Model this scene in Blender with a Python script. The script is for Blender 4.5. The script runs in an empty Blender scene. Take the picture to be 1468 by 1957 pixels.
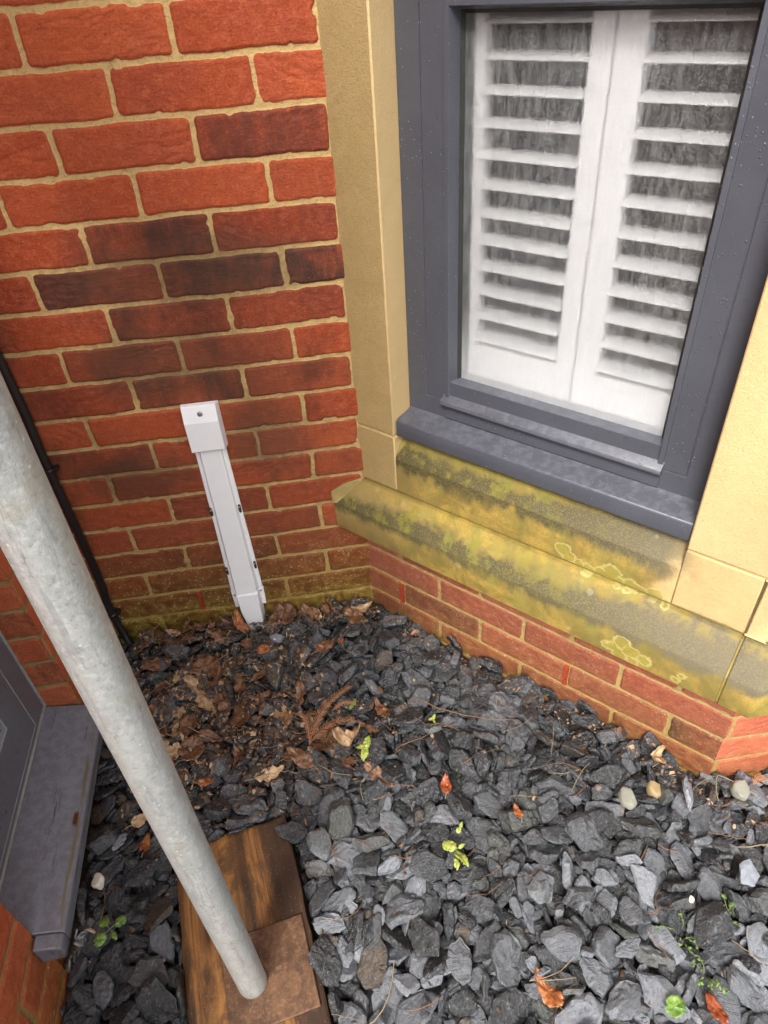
import bpy, bmesh, math
import numpy as np
from mathutils import Vector, Quaternion, Matrix
from mathutils.bvhtree import BVHTree

SC = bpy.context.scene
COL = SC.collection
R = math.radians

# ------------------------------------------------------------------ camera, sky, sun, exposure
cam = bpy.data.cameras.new('camera')
cam.sensor_fit = 'VERTICAL'; cam.sensor_height = 36.0; cam.sensor_width = 27.0
cam.lens = 24.19; cam.clip_start = 0.02; cam.clip_end = 500
camo = bpy.data.objects.new('camera', cam); COL.objects.link(camo)
camo.location = (-0.0635, -1.2986, 1.3081)
camo.rotation_euler = (0.8878, 0.0591, -0.1324)
SC.camera = camo

SUN_EL, SUN_AZ = R(49), R(204)        # azimuth clockwise from +Y
world = bpy.data.worlds.new('World'); SC.world = world; world.use_nodes = True
wn = world.node_tree; wn.nodes.clear()
wo = wn.nodes.new('ShaderNodeOutputWorld'); wb = wn.nodes.new('ShaderNodeBackground')
sky = wn.nodes.new('ShaderNodeTexSky'); sky.sky_type = 'NISHITA'; sky.sun_disc = False
sky.sun_elevation = SUN_EL; sky.sun_rotation = SUN_AZ; sky.dust_density = 4.0
hs = wn.nodes.new('ShaderNodeHueSaturation'); hs.inputs['Saturation'].default_value = 0.38
wn.links.new(sky.outputs[0], hs.inputs['Color']); wn.links.new(hs.outputs[0], wb.inputs[0])
wb.inputs[1].default_value = 0.15
wn.links.new(wb.outputs[0], wo.inputs[0])
sl = bpy.data.lights.new('sun', 'SUN'); sl.energy = 1.9; sl.angle = R(16); sl.color = (1.0, 0.965, 0.92)
so = bpy.data.objects.new('sun', sl); COL.objects.link(so)
sd_ = Vector((math.sin(SUN_AZ) * math.cos(SUN_EL), math.cos(SUN_AZ) * math.cos(SUN_EL), math.sin(SUN_EL)))
so.rotation_euler = sd_.to_track_quat('Z', 'Y').to_euler()
so.location = (0, -3, 5)
SC.view_settings.view_transform = 'Standard'; SC.view_settings.look = 'None'
SC.view_settings.exposure = 1.2; SC.view_settings.gamma = 1.0
SC.cycles.use_denoising = True
SC.cycles.max_bounces = 10; SC.cycles.transmission_bounces = 8; SC.cycles.transparent_max_bounces = 12

# ------------------------------------------------------------------ numpy noise
def _h(ix, iy, iz, seed):
    h = (ix.astype(np.int64) * 73856093) ^ (iy.astype(np.int64) * 19349663) ^ (iz.astype(np.int64) * 83492791) ^ (seed * 2654435761)
    h = (h ^ (h >> 13)) * 1274126177 & 0xffffffff
    h = (h ^ (h >> 16)) * 2246822519 & 0xffffffff
    return ((h ^ (h >> 15)) & 0xffffff) / float(0xffffff) * 2 - 1
def vn(x, y, z=0.0, seed=0):
    x, y, z = np.broadcast_arrays(np.asarray(x, float), np.asarray(y, float), np.asarray(z, float))
    ix, iy, iz = np.floor(x), np.floor(y), np.floor(z)
    fx, fy, fz = x - ix, y - iy, z - iz
    fx = fx * fx * (3 - 2 * fx); fy = fy * fy * (3 - 2 * fy); fz = fz * fz * (3 - 2 * fz)
    o = 0
    for a in (0, 1):
        for b in (0, 1):
            for c in (0, 1):
                o = o + _h(ix + a, iy + b, iz + c, seed) * (fx if a else 1 - fx) * (fy if b else 1 - fy) * (fz if c else 1 - fz)
    return o
def fb(x, y, z=0.0, seed=0, o=4):
    s = 0; a = 1.0; t = 0
    for i in range(o):
        s = s + a * vn(x * 2 ** i, y * 2 ** i, z * 2 ** i if np.ndim(z) else z * 2 ** i, seed + i * 17); t += a; a *= .5
    return s / t
def sstep(a, b, x):
    t = np.clip((x - a) / (b - a), 0, 1); return t * t * (3 - 2 * t)

# ------------------------------------------------------------------ object helpers
def empty(name, label, cat, loc=(0, 0, 0), rz=0.0, group=None, kind=None):
    o = bpy.data.objects.new(name, None); COL.objects.link(o)
    o.location = loc; o.rotation_euler = (0, 0, rz); o.empty_display_size = .05
    return tag(o, label, cat, group, kind)
def tag(o, label=None, cat=None, group=None, kind=None):
    if label: o['label'] = label
    if cat: o['category'] = cat
    if group: o['group'] = group
    if kind: o['kind'] = kind
    return o
def mesh_obj(name, me, mats, parent=None, loc=None, rot=None):
    o = bpy.data.objects.new(name, me); COL.objects.link(o)
    for m in (mats if isinstance(mats, (list, tuple)) else [mats]):
        if me.materials.find(m.name) < 0: me.materials.append(m)
    if parent: o.parent = parent
    if loc is not None: o.location = loc
    if rot is not None: o.rotation_euler = rot
    return o
def bm_obj(name, bm, mat, parent=None, smooth=None, bevel=0, loc=None, rot=None, seg=2):
    bmesh.ops.recalc_face_normals(bm, faces=bm.faces)
    me = bpy.data.meshes.new(name); bm.to_mesh(me); bm.free()
    if smooth is not None:
        me.shade_smooth()
        if smooth < 180: me.set_sharp_from_angle(angle=R(smooth))
    o = mesh_obj(name, me, mat, parent, loc, rot)
    if bevel:
        b = o.modifiers.new('bevel', 'BEVEL'); b.width = bevel; b.segments = seg; b.limit_method = 'ANGLE'; b.angle_limit = R(30)
        if smooth is None: me.shade_smooth(); me.set_sharp_from_angle(angle=R(50))
    return o
def np_mesh(name, V, F, attrs=None, smooth=True):
    V = np.asarray(V, np.float32); F = np.asarray(F, np.int32)
    me = bpy.data.meshes.new(name)
    me.vertices.add(len(V)); me.vertices.foreach_set('co', V.ravel())
    k = F.shape[1]
    me.loops.add(F.size); me.loops.foreach_set('vertex_index', F.ravel())
    me.polygons.add(len(F)); me.polygons.foreach_set('loop_start', np.arange(len(F), dtype=np.int32) * k)
    me.polygons.foreach_set('loop_total', np.full(len(F), k, np.int32))
    me.update(calc_edges=True); me.validate()
    for n, a in (attrs or {}).items():
        at = me.attributes.new(n, 'FLOAT', 'POINT'); at.data.foreach_set('value', np.asarray(a, np.float32).ravel())
    if smooth: me.shade_smooth()
    return me
def box(bm, x0, x1, y0, y1, z0, z1):
    vs = [bm.verts.new((x, y, z)) for x in (x0, x1) for y in (y0, y1) for z in (z0, z1)]
    for f in ((0, 1, 3, 2), (4, 6, 7, 5), (0, 4, 5, 1), (2, 3, 7, 6), (0, 2, 6, 4), (1, 5, 7, 3)):
        bm.faces.new([vs[i] for i in f])
def loft(bm, rings, cap=True, closed=True):
    R_ = [[bm.verts.new(p) for p in r] for r in rings]
    n = len(R_[0])
    for a, b in zip(R_, R_[1:]):
        for i in range(n if closed else n - 1):
            bm.faces.new((a[i], a[(i + 1) % n], b[(i + 1) % n], b[i]))
    if cap:
        bm.faces.new(R_[0]); bm.faces.new(R_[-1])
    return R_
def sweep(bm, path, prof, end0=None, end1=None):
    """path: plan points (x,y), profile: (D outward, z); outward = right hand side of travel; mitred"""
    P = [Vector((p[0], p[1])) for p in path]; rings = []
    for i, p in enumerate(P):
        d0 = (p - P[i - 1]).normalized() if i else None
        d1 = (P[i + 1] - p).normalized() if i < len(P) - 1 else None
        d0 = d0 or d1; d1 = d1 or d0
        n0 = Vector((d0.y, -d0.x)); n1 = Vector((d1.y, -d1.x))
        m = (n0 + n1).normalized(); k = 1 / m.dot(n0)
        rings.append([(p.x + m.x * D * k, p.y + m.y * D * k, z) for D, z in prof])
    loft(bm, rings)
def frame_sweep(bm, x0, z0, x1, z1, prof, yf=-1):
    """rectangular mitred frame, prof: (inset, D)"""
    rings = []
    for (cx, cz, sx, sz) in ((x0, z0, 1, 1), (x1, z0, -1, 1), (x1, z1, -1, -1), (x0, z1, 1, -1)):
        rings.append([(cx + sx * i, yf * D, cz + sz * i) for i, D in prof])
    V = [[bm.verts.new(p) for p in r] for r in rings]
    n = len(prof)
    for a in range(4):
        A, B = V[a], V[(a + 1) % 4]
        for i in range(n):
            bm.faces.new((A[i], A[(i + 1) % n], B[(i + 1) % n], B[i]))
def tube_pts(pts, rad, seg=10, jit=0.0, rs=None):
    rings = []; pts = [Vector(p) for p in pts]
    up = Vector((0, 0, 1))
    for i, p in enumerate(pts):
        d = (pts[min(i + 1, len(pts) - 1)] - pts[max(i - 1, 0)]).normalized()
        a = d.cross(up if abs(d.z) < .9 else Vector((1, 0, 0))).normalized(); b = d.cross(a)
        r = rad[i] if isinstance(rad, (list, tuple)) else rad
        rings.append([p + (a * math.cos(t * 2 * math.pi / seg) + b * math.sin(t * 2 * math.pi / seg)) * r for t in range(seg)])
    return rings
def tube(bm, pts, rad, seg=10):
    loft(bm, tube_pts(pts, rad, seg))

# ------------------------------------------------------------------ material helpers
class M_:
    def __init__(s, name):
        s.m = bpy.data.materials.new(name); s.m.use_nodes = True; s.t = s.m.node_tree; s.t.nodes.clear()
        s.out = s.t.nodes.new('ShaderNodeOutputMaterial')
        s.bsdf = s.t.nodes.new('ShaderNodeBsdfPrincipled'); s.t.links.new(s.bsdf.outputs[0], s.out.inputs[0])
        s.geo = None
    def set(s, sock, v):
        if hasattr(v, 'is_output') or isinstance(v, bpy.types.NodeSocket): s.t.links.new(v, sock)
        elif isinstance(v, (tuple, list)) and len(v) == 3 and sock.type == 'RGBA': sock.default_value = (*v, 1)
        else: sock.default_value = v
    def P(s, **k):
        for n, v in k.items(): s.set(s.bsdf.inputs[n.replace('_', ' ')], v)
    def pos(s, sc=None, obj=False):
        if obj:
            n = s.t.nodes.new('ShaderNodeTexCoord'); o = n.outputs['Object']
        else:
            n = s.t.nodes.new('ShaderNodeNewGeometry'); o = n.outputs['Position']
        if sc is not None:
            m = s.t.nodes.new('ShaderNodeVectorMath'); m.operation = 'MULTIPLY'; s.set(m.inputs[0], o); m.inputs[1].default_value = sc if not np.isscalar(sc) else (sc,) * 3; o = m.outputs[0]
        return o
    def sep(s, v):
        n = s.t.nodes.new('ShaderNodeSeparateXYZ'); s.set(n.inputs[0], v); return n.outputs
    def normal(s):
        n = s.t.nodes.new('ShaderNodeNewGeometry'); return n.outputs['Normal']
    def noise(s, vec, scale=5, detail=4, rough=.55, dist=0, col=False):
        n = s.t.nodes.new('ShaderNodeTexNoise'); s.set(n.inputs['Vector'], vec); n.inputs['Scale'].default_value = scale
        n.inputs['Detail'].default_value = detail; n.inputs['Roughness'].default_value = rough; n.inputs['Distortion'].default_value = dist
        return n.outputs[1 if col else 0]
    def vor(s, vec, scale=5, feat='F1', out='Distance', rnd=1.0):
        n = s.t.nodes.new('ShaderNodeTexVoronoi'); n.feature = feat; s.set(n.inputs['Vector'], vec); n.inputs['Scale'].default_value = scale
        n.inputs['Randomness'].default_value = rnd
        return n.outputs[out]
    def wave(s, vec, scale=5, dist=2, det=2, dirn='Y'):
        n = s.t.nodes.new('ShaderNodeTexWave'); n.bands_direction = dirn; s.set(n.inputs['Vector'], vec); n.inputs['Scale'].default_value = scale
        n.inputs['Distortion'].default_value = dist; n.inputs['Detail'].default_value = det; return n.outputs['Fac']
    def attr(s, name):
        n = s.t.nodes.new('ShaderNodeAttribute'); n.attribute_name = name; return n.outputs['Fac']
    def objrnd(s):
        n = s.t.nodes.new('ShaderNodeObjectInfo'); return n.outputs['Random']
    def math(s, op, a, b=0.0, c=0.0, clamp=False):
        n = s.t.nodes.new('ShaderNodeMath'); n.operation = op; n.use_clamp = clamp
        s.set(n.inputs[0], a); s.set(n.inputs[1], b)
        if op in ('MULTIPLY_ADD',): s.set(n.inputs[2], c)
        return n.outputs[0]
    def mul(s, a, b): return s.math('MULTIPLY', a, b)
    def add(s, a, b): return s.math('ADD', a, b)
    def ss(s, v, a, b, lo=0.0, hi=1.0):
        n = s.t.nodes.new('ShaderNodeMapRange'); n.interpolation_type = 'SMOOTHSTEP'; s.set(n.inputs[0], v)
        n.inputs[1].default_value = a; n.inputs[2].default_value = b; n.inputs[3].default_value = lo; n.inputs[4].default_value = hi
        return n.outputs[0]
    def mix(s, f, a, b, blend='MIX'):
        n = s.t.nodes.new('ShaderNodeMix'); n.data_type = 'RGBA'; n.blend_type = blend
        s.set(n.inputs[0], f); s.set(n.inputs[6], a); s.set(n.inputs[7], b); return n.outputs[2]
    def comb(s, x, y, z):
        n = s.t.nodes.new('ShaderNodeCombineXYZ'); s.set(n.inputs[0], x); s.set(n.inputs[1], y); s.set(n.inputs[2], z); return n.outputs[0]
    def bump(s, h, strength=.5, dist=.001, prev=None):
        n = s.t.nodes.new('ShaderNodeBump'); n.inputs['Strength'].default_value = strength; n.inputs['Distance'].default_value = dist
        s.set(n.inputs['Height'], h)
        if prev is not None: s.set(n.inputs['Normal'], prev)
        return n.outputs[0]
    def nrm(s, n): s.set(s.bsdf.inputs['Normal'], n)

def mat_brick(name, warm=0.0, algae=1.0, soot=1.0, hue=None, aj=0.0, damp=.42, morcol=(.60, .415, .17)):
    m = M_(name); p = m.pos(); X, Y, Z = m.sep(p)
    sd, r1, r2, dk = m.attr('sd'), m.attr('r1'), m.attr('r2'), m.attr('dk')
    n1 = m.noise(p, 9, 5, .6); n2 = m.noise(p, 60, 5, .65); n3 = m.noise(p, 260, 3, .6); n4 = m.noise(p, 24, 4, .6, 1.5)
    a = hue or ((.29, .045, .015), (.46, .094, .030))
    base = m.mix(r1, a[0], a[1])
    base = m.mix(m.ss(n1, .35, .7), base, m.mix(.45, base, (.28, .058, .034)))
    base = m.mix(m.mul(m.ss(n2, .45, .72), .40), base, (.58, .17, .078))
    base = m.mix(m.mul(m.ss(n3, .50, .68), .38), base, (.17, .038, .019))
    base = m.mix(m.mul(m.ss(n3, .46, .34), .22), base, (.62, .20, .10))
    pit = m.ss(m.vor(p, 210), .20, .10); base = m.mix(m.mul(pit, m.mul(m.ss(n4, .48, .6), .7)), base, (.06, .018, .012))
    # dark fired / sooty patches
    sp = m.pos((14, 14, 4)); st = m.noise(sp, 4, 5, .72)
    big = m.noise(p, 7, 3, .5, .3)
    gm = m.ss(m.add(m.mul(st, .35), m.add(m.mul(big, .55), m.mul(n3, .22))), .43, .66)
    dkf = m.mul(m.math('MULTIPLY', dk, gm, clamp=True), soot)
    base = m.mix(m.mul(dk, .30 * soot), base, m.mix(n2, (.085, .026, .018), (.17, .048, .026)))
    base = m.mix(m.math('MINIMUM', m.mul(dkf, 1.1), .90), base, m.mix(m.ss(n3, .4, .65), (.026, .018, .018), (.080, .040, .028)))
    dampz = m.ss(m.add(Z, m.mul(m.add(big, -.5), .55)), .95, .25)
    base = m.mix(m.mul(dampz, damp), base, m.mix(n2, (.13, .036, .014), (.24, .075, .028)))
    stn = m.mul(m.ss(m.noise(m.pos((5, 5, 2)), 1.6, 5, .6), .50, .66), m.ss(Z, 1.15, .8))
    base = m.mix(m.mul(stn, 1.3 * damp), base, (.075, .028, .016))
    # hairline white lime specks low down
    low = m.ss(Z, .30, .0)
    spk = m.mul(m.ss(m.vor(p, 150), .30, .16), m.mul(m.ss(n4, .44, .56), m.ss(Z, .36, .02)))
    # mortar
    mor = m.mix(n2, (morcol[0]*.72, morcol[1]*.70, morcol[2]*.66), (morcol[0]*1.12, morcol[1]*1.12, morcol[2]*1.2))
    mor = m.mix(m.mul(m.ss(n3, .5, .75), .6), mor, (.22, .14, .06))
    mor = m.mix(m.mul(m.ss(Z, 1.2, .5), m.mul(m.ss(n4, .4, .65), .55)), mor, (.20, .135, .055))
    mor = m.mix(m.mul(dampz, .45), mor, (.26, .185, .075))
    mask = m.ss(m.add(sd, m.mul(m.add(n2, -.5), .0028)), -.0014, -.0004)
    c = m.mix(mask, mor, base)
    # soot and damp stains that run over bricks and joints alike
    if damp > .2:
        def blot(cx, cz, rx, rz):
            a_ = m.mul(m.add(X, -cx), 1 / rx); b_ = m.mul(m.add(Z, -cz), 1 / rz)
            r_ = m.math('SQRT', m.add(m.mul(a_, a_), m.mul(b_, b_)))
            return m.ss(m.add(r_, m.add(m.mul(m.add(st, -.5), 1.5), m.mul(m.add(n4, -.5), .7))), 1.15, .45)
        bl = m.math('MAXIMUM', m.math('MAXIMUM', blot(-.27, .875, .26, .085), blot(-.36, .70, .20, .09)), m.math('MAXIMUM', blot(-.50, .44, .16, .07), blot(-.20, .50, .10, .12)))
        c = m.mix(m.mul(bl, .52), c, m.mix(n3, (.040, .022, .016), (.11, .060, .034)))
    # damp and algae growing up from the ground
    ag = m.mul(m.ss(m.add(Z, m.mul(m.add(n4, -.5), .16 )), .30 + aj, .04 + aj), algae)
    c = m.mix(m.mul(ag, .62), c, m.mix(mask, (.27, .18, .040), m.mix(m.ss(n4, .35, .6), (.065, .036, .010), (.15, .10, .020))))
    ag2 = m.mul(m.ss(m.add(Z, m.mul(m.add(n1, -.5), .10)), .07 + aj, -.04 + aj), algae)
    c = m.mix(m.mul(ag2, m.ss(n2, .35, .6, .25, .75)), c, m.mix(m.ss(n4, .35, .6), (.085, .055, .010), (.27, .21, .03)))
    c = m.mix(m.mul(spk, .7 if damp > .2 else .35), c, (.50, .45, .35))
    m.P(Base_Color=c, Roughness=m.mix(low, m.ss(n2, .3, .7, .62, .82), m.ss(n2, .3, .7, .30, .62)))
    m.bsdf.inputs['Specular IOR Level'].default_value = .18
    cr = m.noise(m.pos((1, 1, 2.4)), 55, 6, .68, 1.2)
    b = m.bump(m.add(m.mul(cr, 1.0), m.add(m.mul(n3, .30), m.add(m.mul(n2, .5), m.mul(pit, -.5)))), .8, .0020)
    m.nrm(b); return m.m

def mat_stone(name, kind):
    m = M_(name); p = m.pos(obj=True); X, Y, Z = m.sep(p)
    n1 = m.noise(p, 7, 5, .6); n2 = m.noise(p, 40, 5, .65); n3 = m.noise(p, 420, 3, .7); n4 = m.noise(p, 16, 5, .62, .8)
    nz = m.sep(m.normal())[2]
    clean = m.mix(n1, (.53, .365, .165), (.65, .475, .24))
    clean = m.mix(m.mul(m.ss(n3, .48, .7), .5), clean, (.50, .34, .13))
    clean = m.mix(m.mul(m.ss(n2, .6, .78), .35), clean, (.76, .61, .36))
    pits = m.ss(m.vor(p, 90), .10, .05)
    c = m.mix(m.mul(pits, m.mul(m.ss(n4, .5, .62), .7)), clean, (.28, .17, .06))
    if kind == 'damp':  # inner corner shade painted into the front face; reveal keeps the clean tone
        shaded = m.mix(n4, (.33, .225, .088), (.45, .325, .14))
        shaded = m.mix(m.mul(m.ss(n3, .45, .7), .6), shaded, (.20, .145, .055))
        c = m.mix(m.ss(m.add(X, m.mul(m.add(n4, -.5), .004)), .0992, .0960), c, shaded)
    if kind == 'mossy':
        # yellow green film over whole sill, thinning to the clean right hand end of the upper block
        nb = m.noise(p, 11, 4, .6, .6)
        film = m.mix(m.ss(n4, .35, .65), (.19, .128, .014), (.42, .275, .042))
        film = m.mix(m.mul(m.ss(nb, .43, .60), .75), film, (.135, .112, .013))
        film = m.mix(m.mul(m.ss(n3, .42, .66), .6), film, (.13, .095, .024))
        wv = m.noise(m.pos((14, 14, 4), obj=True), 1.6, 5, .62)
        film = m.mix(m.mul(m.ss(wv, .46, .66), .60), film, (.21, .20, .030))
        left = m.ss(X, .26, .02)
        film = m.mix(m.mul(left, .65), film, m.mix(n2, (.26, .18, .06), (.30, .21, .075)))
        right = m.mul(m.ss(m.add(X, m.mul(m.add(n4, -.5), .10)), .64, .74), m.ss(Z, .355, .365))
        c = m.mix(m.add(.93, m.mul(right, -.80)), c, film)
        # dark growth on weathered slopes, spilling over the arris
        drip = m.noise(m.pos((13, 13, 6), obj=True), 1.5, 6, .68)
        wob = m.add(m.mul(m.add(n4, -.5), .050), m.mul(m.add(nb, -.5), .040))
        rgt = m.mul(m.ss(X, .45, .75), .030)
        hi1 = m.math('SUBTRACT', m.add(.330, rgt), m.add(Z, wob)); hi2 = m.math('SUBTRACT', m.add(.478, rgt), m.add(Z, wob))
        e1 = m.mul(m.ss(m.add(Z, m.mul(m.add(drip, -.5), .11)), .268, .300), m.ss(hi1, -.012, .012))
        e2 = m.mul(m.mul(m.ss(m.add(Z, m.mul(m.add(drip, -.5), .13)), .412, .446), m.ss(hi2, -.012, .012)), m.ss(m.add(X, m.mul(n4, .08)), .80, .70))
        e = m.math('MAXIMUM', e1, e2); e = m.math('MULTIPLY', m.mul(e, 1.15), m.ss(nb, .76, .54, .60, 1.0), clamp=True)
        dark = m.mix(n2, (.026, .022, .008), (.090, .072, .020))
        dark = m.mix(m.ss(X, .35, .85), dark, m.mix(n2, (.075, .062, .040), (.17, .145, .092)))
        dark = m.mix(m.mul(m.ss(n3, .46, .64), .6), dark, (.22, .18, .075))
        c = m.mix(m.mul(e, m.ss(n4, .24, .48, .6, .97)), c, dark)
        # bright moss
        ms = m.mul(m.ss(m.noise(p, 22, 5, .7, .4), .50, .62), m.mul(m.ss(X, .75, .2), m.ss(nz, .0, .5)))
        c = m.mix(m.mul(ms, .85), c, m.mix(n2, (.13, .125, .014), (.26, .23, .028)))
        band = m.mul(m.ss(m.math('ABSOLUTE', m.add(Z, -.350)), .018, .0), m.ss(n2, .40, .6))
        c = m.mix(m.mul(band, .4), c, (.34, .25, .04))
        # crusty lichen colonies: pale rim, yellow green middle
        def colony(cs, wob):
            d = None
            for cx, cz, r in cs:
                a_ = m.add(X, -cx); b_ = m.mul(m.add(Z, -cz), 1.15)
                q_ = m.add(m.math('SQRT', m.add(m.mul(a_, a_), m.mul(b_, b_))), -r)
                d = q_ if d is None else m.math('MINIMUM', d, q_)
            d = m.add(d, m.add(m.mul(m.add(n2, -.5), wob), m.mul(m.add(n4, -.5), wob)))
            return m.ss(m.math('ABSOLUTE', d), .0038, .0010), m.ss(d, .0, -.002)
        for cs, zlo, zhi in (([(.503, .388, .015), (.519, .374, .014), (.540, .368, .013), (.560, .366, .015), (.583, .370, .014), (.604, .380, .017), (.622, .366, .012), (.640, .365, .013), (.660, .364, .011), (.690, .370, .015), (.712, .362, .011)], .34, .42),
                             ([(.644, .250, .013), (.664, .272, .014), (.682, .256, .015), (.664, .236, .013), (.690, .236, .012), (.710, .250, .013), (.772, .240, .006), (.778, .256, .006)], .2, .3)):
            rim, ins = colony(cs, .030)
            c = m.mix(m.mul(ins, .55), c, m.mix(n2, (.22, .19, .022), (.36, .31, .045)))
            c = m.mix(m.mul(rim, m.ss(n2, .30, .50, .15, .65)), c, (.46, .39, .15))
        spots = m.mul(m.ss(m.vor(p, 19), .16, .10), m.ss(n1, .50, .58))
        c = m.mix(m.mul(spots, .14), c, (.62, .60, .48))
    m.P(Base_Color=c, Roughness=m.ss(n2, .3, .7, .62, .85) if kind != 'clean' else .82)
    b = m.bump(m.add(m.mul(n3, 1.0), m.add(m.mul(n2, 1.2), m.mul(pits, -.8))), .8, .0016)
    m.nrm(b); return m.m

def mat_paint(name, col, rough=.42, wear=0.0, drops=True, spec=.5):
    m = M_(name); p = m.pos(obj=True)
    n1 = m.noise(p, 6, 4, .6); n2 = m.noise(p, 70, 4, .6); n3 = m.noise(p, 500, 2, .6)
    c = m.mix(m.mul(m.ss(n1, .35, .7), .35), col, tuple(min(1, v * 1.35 + .01) for v in col))
    c = m.mix(m.mul(m.ss(n2, .55, .8), .35), c, tuple(v * .55 for v in col))
    c = m.mix(m.mul(m.ss(m.vor(p, 75), .085, .05), m.ss(n1, .50, .6)), c, (.018, .018, .02))
    c = m.mix(m.mul(m.ss(m.vor(m.pos(1, obj=True), 130), .10, .06), m.ss(n1, .5, .42)), c, (.42, .42, .44))
    h = m.mul(n3, .35)
    nz = m.sep(m.normal())[2]
    c = m.mix(m.mul(m.ss(nz, .25, .6), m.ss(n2, .42, .62, .05, .40)), c, tuple(min(1, v * 1.8 + .02) for v in col))
    c = m.mix(m.mul(m.ss(n3, .55, .70), .30), c, tuple(v * 1.5 + .01 for v in col))
    X_, Y_, Z_ = m.sep(p)
    if wear:
        wd = m.noise(m.pos((60, 5, 60), obj=True), 1.2, 5, .7)
        crk = m.ss(m.noise(m.pos((75, 3.2, 75), obj=True), 1.0, 6, .78), .590, .615)
        c = m.mix(m.mul(crk, .7), c, (.018, .017, .017))
        c = m.mix(m.mul(m.ss(wd, .56, .7), .35), c, (.19, .19, .20))
        lipm = m.mul(m.ss(m.math('ABSOLUTE', m.add(X_, -.0385)), .0055, .0015), m.ss(wd, .44, .54))
        c = m.mix(m.mul(lipm, .8), c, m.mix(n2, (.16, .13, .045), (.07, .05, .03)))
        spot = m.mul(m.ss(m.math('ABSOLUTE', m.add(X_, -.034)), .006, .002), m.ss(m.math('ABSOLUTE', m.add(Y_, .575)), .018, .008))
        c = m.mix(spot, c, (.085, .022, .010))
        h = m.add(h, m.add(m.mul(wd, 2.2), m.mul(crk, -1.6)))
    if drops:
        d = m.ss(m.vor(p, 170), .34, .05)
        h = m.add(h, m.mul(m.mul(d, m.ss(n2, .50, .60)), 1.1))
    m.P(Base_Color=c, Roughness=m.ss(n2, .3, .7, rough * .8, rough * 1.25)); m.bsdf.inputs['Specular IOR Level'].default_value = spec
    m.nrm(m.bump(h, .6, .0008)); return m.m

def simple(name, col, rough=.6, var=.3, scale=40, bumpd=.0006, metallic=0, spec=.5, bstr=.5):
    m = M_(name); p = m.pos(obj=True); n = m.noise(p, scale, 5, .62); n2 = m.noise(p, scale * .15, 3, .6)
    c = m.mix(n, tuple(v * (1 - var) for v in col), tuple(min(1, v * (1 + var)) for v in col))
    c = m.mix(m.mul(m.ss(n2, .4, .65), var), c, tuple(v * .6 for v in col))
    m.P(Base_Color=c, Roughness=rough, Metallic=metallic); m.bsdf.inputs['Specular IOR Level'].default_value = spec
    m.nrm(m.bump(n, bstr, bumpd)); return m.m

def mat_slate():
    m = M_('wet_slate'); p = m.pos(); rn = m.attr('rnd'); rn2 = m.attr('rnd2')
    vec = m.t.nodes.new('ShaderNodeVectorMath'); vec.operation = 'ADD'; m.set(vec.inputs[0], p); m.set(vec.inputs[1], m.comb(m.mul(rn, 9), m.mul(rn2, 7), 0)); q = vec.outputs[0]
    n1 = m.noise(q, 30, 5, .62, .6); n2 = m.noise(q, 150, 5, .7); n3 = m.noise(q, 600, 2, .6)
    br = m.math('POWER', rn, 2.5)
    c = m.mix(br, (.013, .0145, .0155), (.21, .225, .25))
    c = m.mix(m.ss(rn2, .93, .99), c, (.085, .062, .042))
    c = m.mix(m.mul(m.ss(rn2, .12, .03), .55), c, (.075, .080, .060))
    c = m.mix(m.mul(m.ss(n1, .42, .72), .55), c, m.mix(br, (.030, .032, .034), (.27, .285, .305)))
    c = m.mix(m.mul(m.ss(n2, .54, .72), .55), c, (.20, .205, .21)); c = m.mix(m.mul(m.ss(n2, .46, .34), .5), c, (.018, .019, .020))
    c = m.mix(m.mul(m.mul(m.ss(m.attr('edge'), .35, 1.0), m.ss(n2, .36, .60)), .55), c, m.mix(br, (.07, .074, .078), (.30, .31, .32)))
    # pale scratches and quartz veins
    vn_ = m.math('ABSOLUTE', m.add(m.noise(q, 26, 2, .5, 2.5), -.5))
    c = m.mix(m.mul(m.mul(m.ss(vn_, .010, .002), m.ss(n1, .45, .6)), .6), c, (.34, .33, .32))
    c = m.mix(m.mul(m.ss(n3, .66, .76), .4), c, (.24, .24, .24))
    rough = m.math('ADD', m.ss(n1, .3, .7, .10, .36), m.mul(rn, .12))
    vr = m.t.nodes.new('ShaderNodeVectorRotate'); vr.rotation_type = 'Z_AXIS'; m.set(vr.inputs['Vector'], q); m.set(vr.inputs['Angle'], m.mul(rn2, 37.0))
    vs = m.t.nodes.new('ShaderNodeVectorMath'); vs.operation = 'MULTIPLY'; m.set(vs.inputs[0], vr.outputs[0]); vs.inputs[1].default_value = (1, 4.2, 2)
    w = m.noise(vs.outputs[0], 42, 6, .72, .8)
    c = m.mix(m.mul(m.ss(w, .54, .66), .40), c, m.mix(br, (.055, .058, .061), (.36, .37, .39)))
    c = m.mix(m.mul(m.ss(w, .44, .34), .55), c, (.014, .015, .016))
    m.P(Base_Color=c, Roughness=rough); m.bsdf.inputs['Specular IOR Level'].default_value = .75
    m.nrm(m.bump(m.add(m.mul(n2, .9), m.add(m.mul(w, 1.6), m.mul(n3, .3))), .9, .0026)); return m.m

def mat_leaf(name, cols, rough=.45, trans=.15):
    m = M_(name); p = m.pos(obj=True); r = m.objrnd(); g = m.pos()
    n1 = m.noise(g, 60, 4, .6); n2 = m.noise(g, 300, 3, .6); rr = m.attr('rnd')
    c = m.mix(m.ss(n1, .35, .65), cols[0], cols[1])
    c = m.mix(m.mul(m.ss(m.noise(g, 130, 4, .7), .5, .66), .7), c, cols[2])
    m.P(Base_Color=c, Roughness=rough); m.nrm(m.bump(m.add(n2, n1), .6, .0008))
    return m.m

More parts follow.
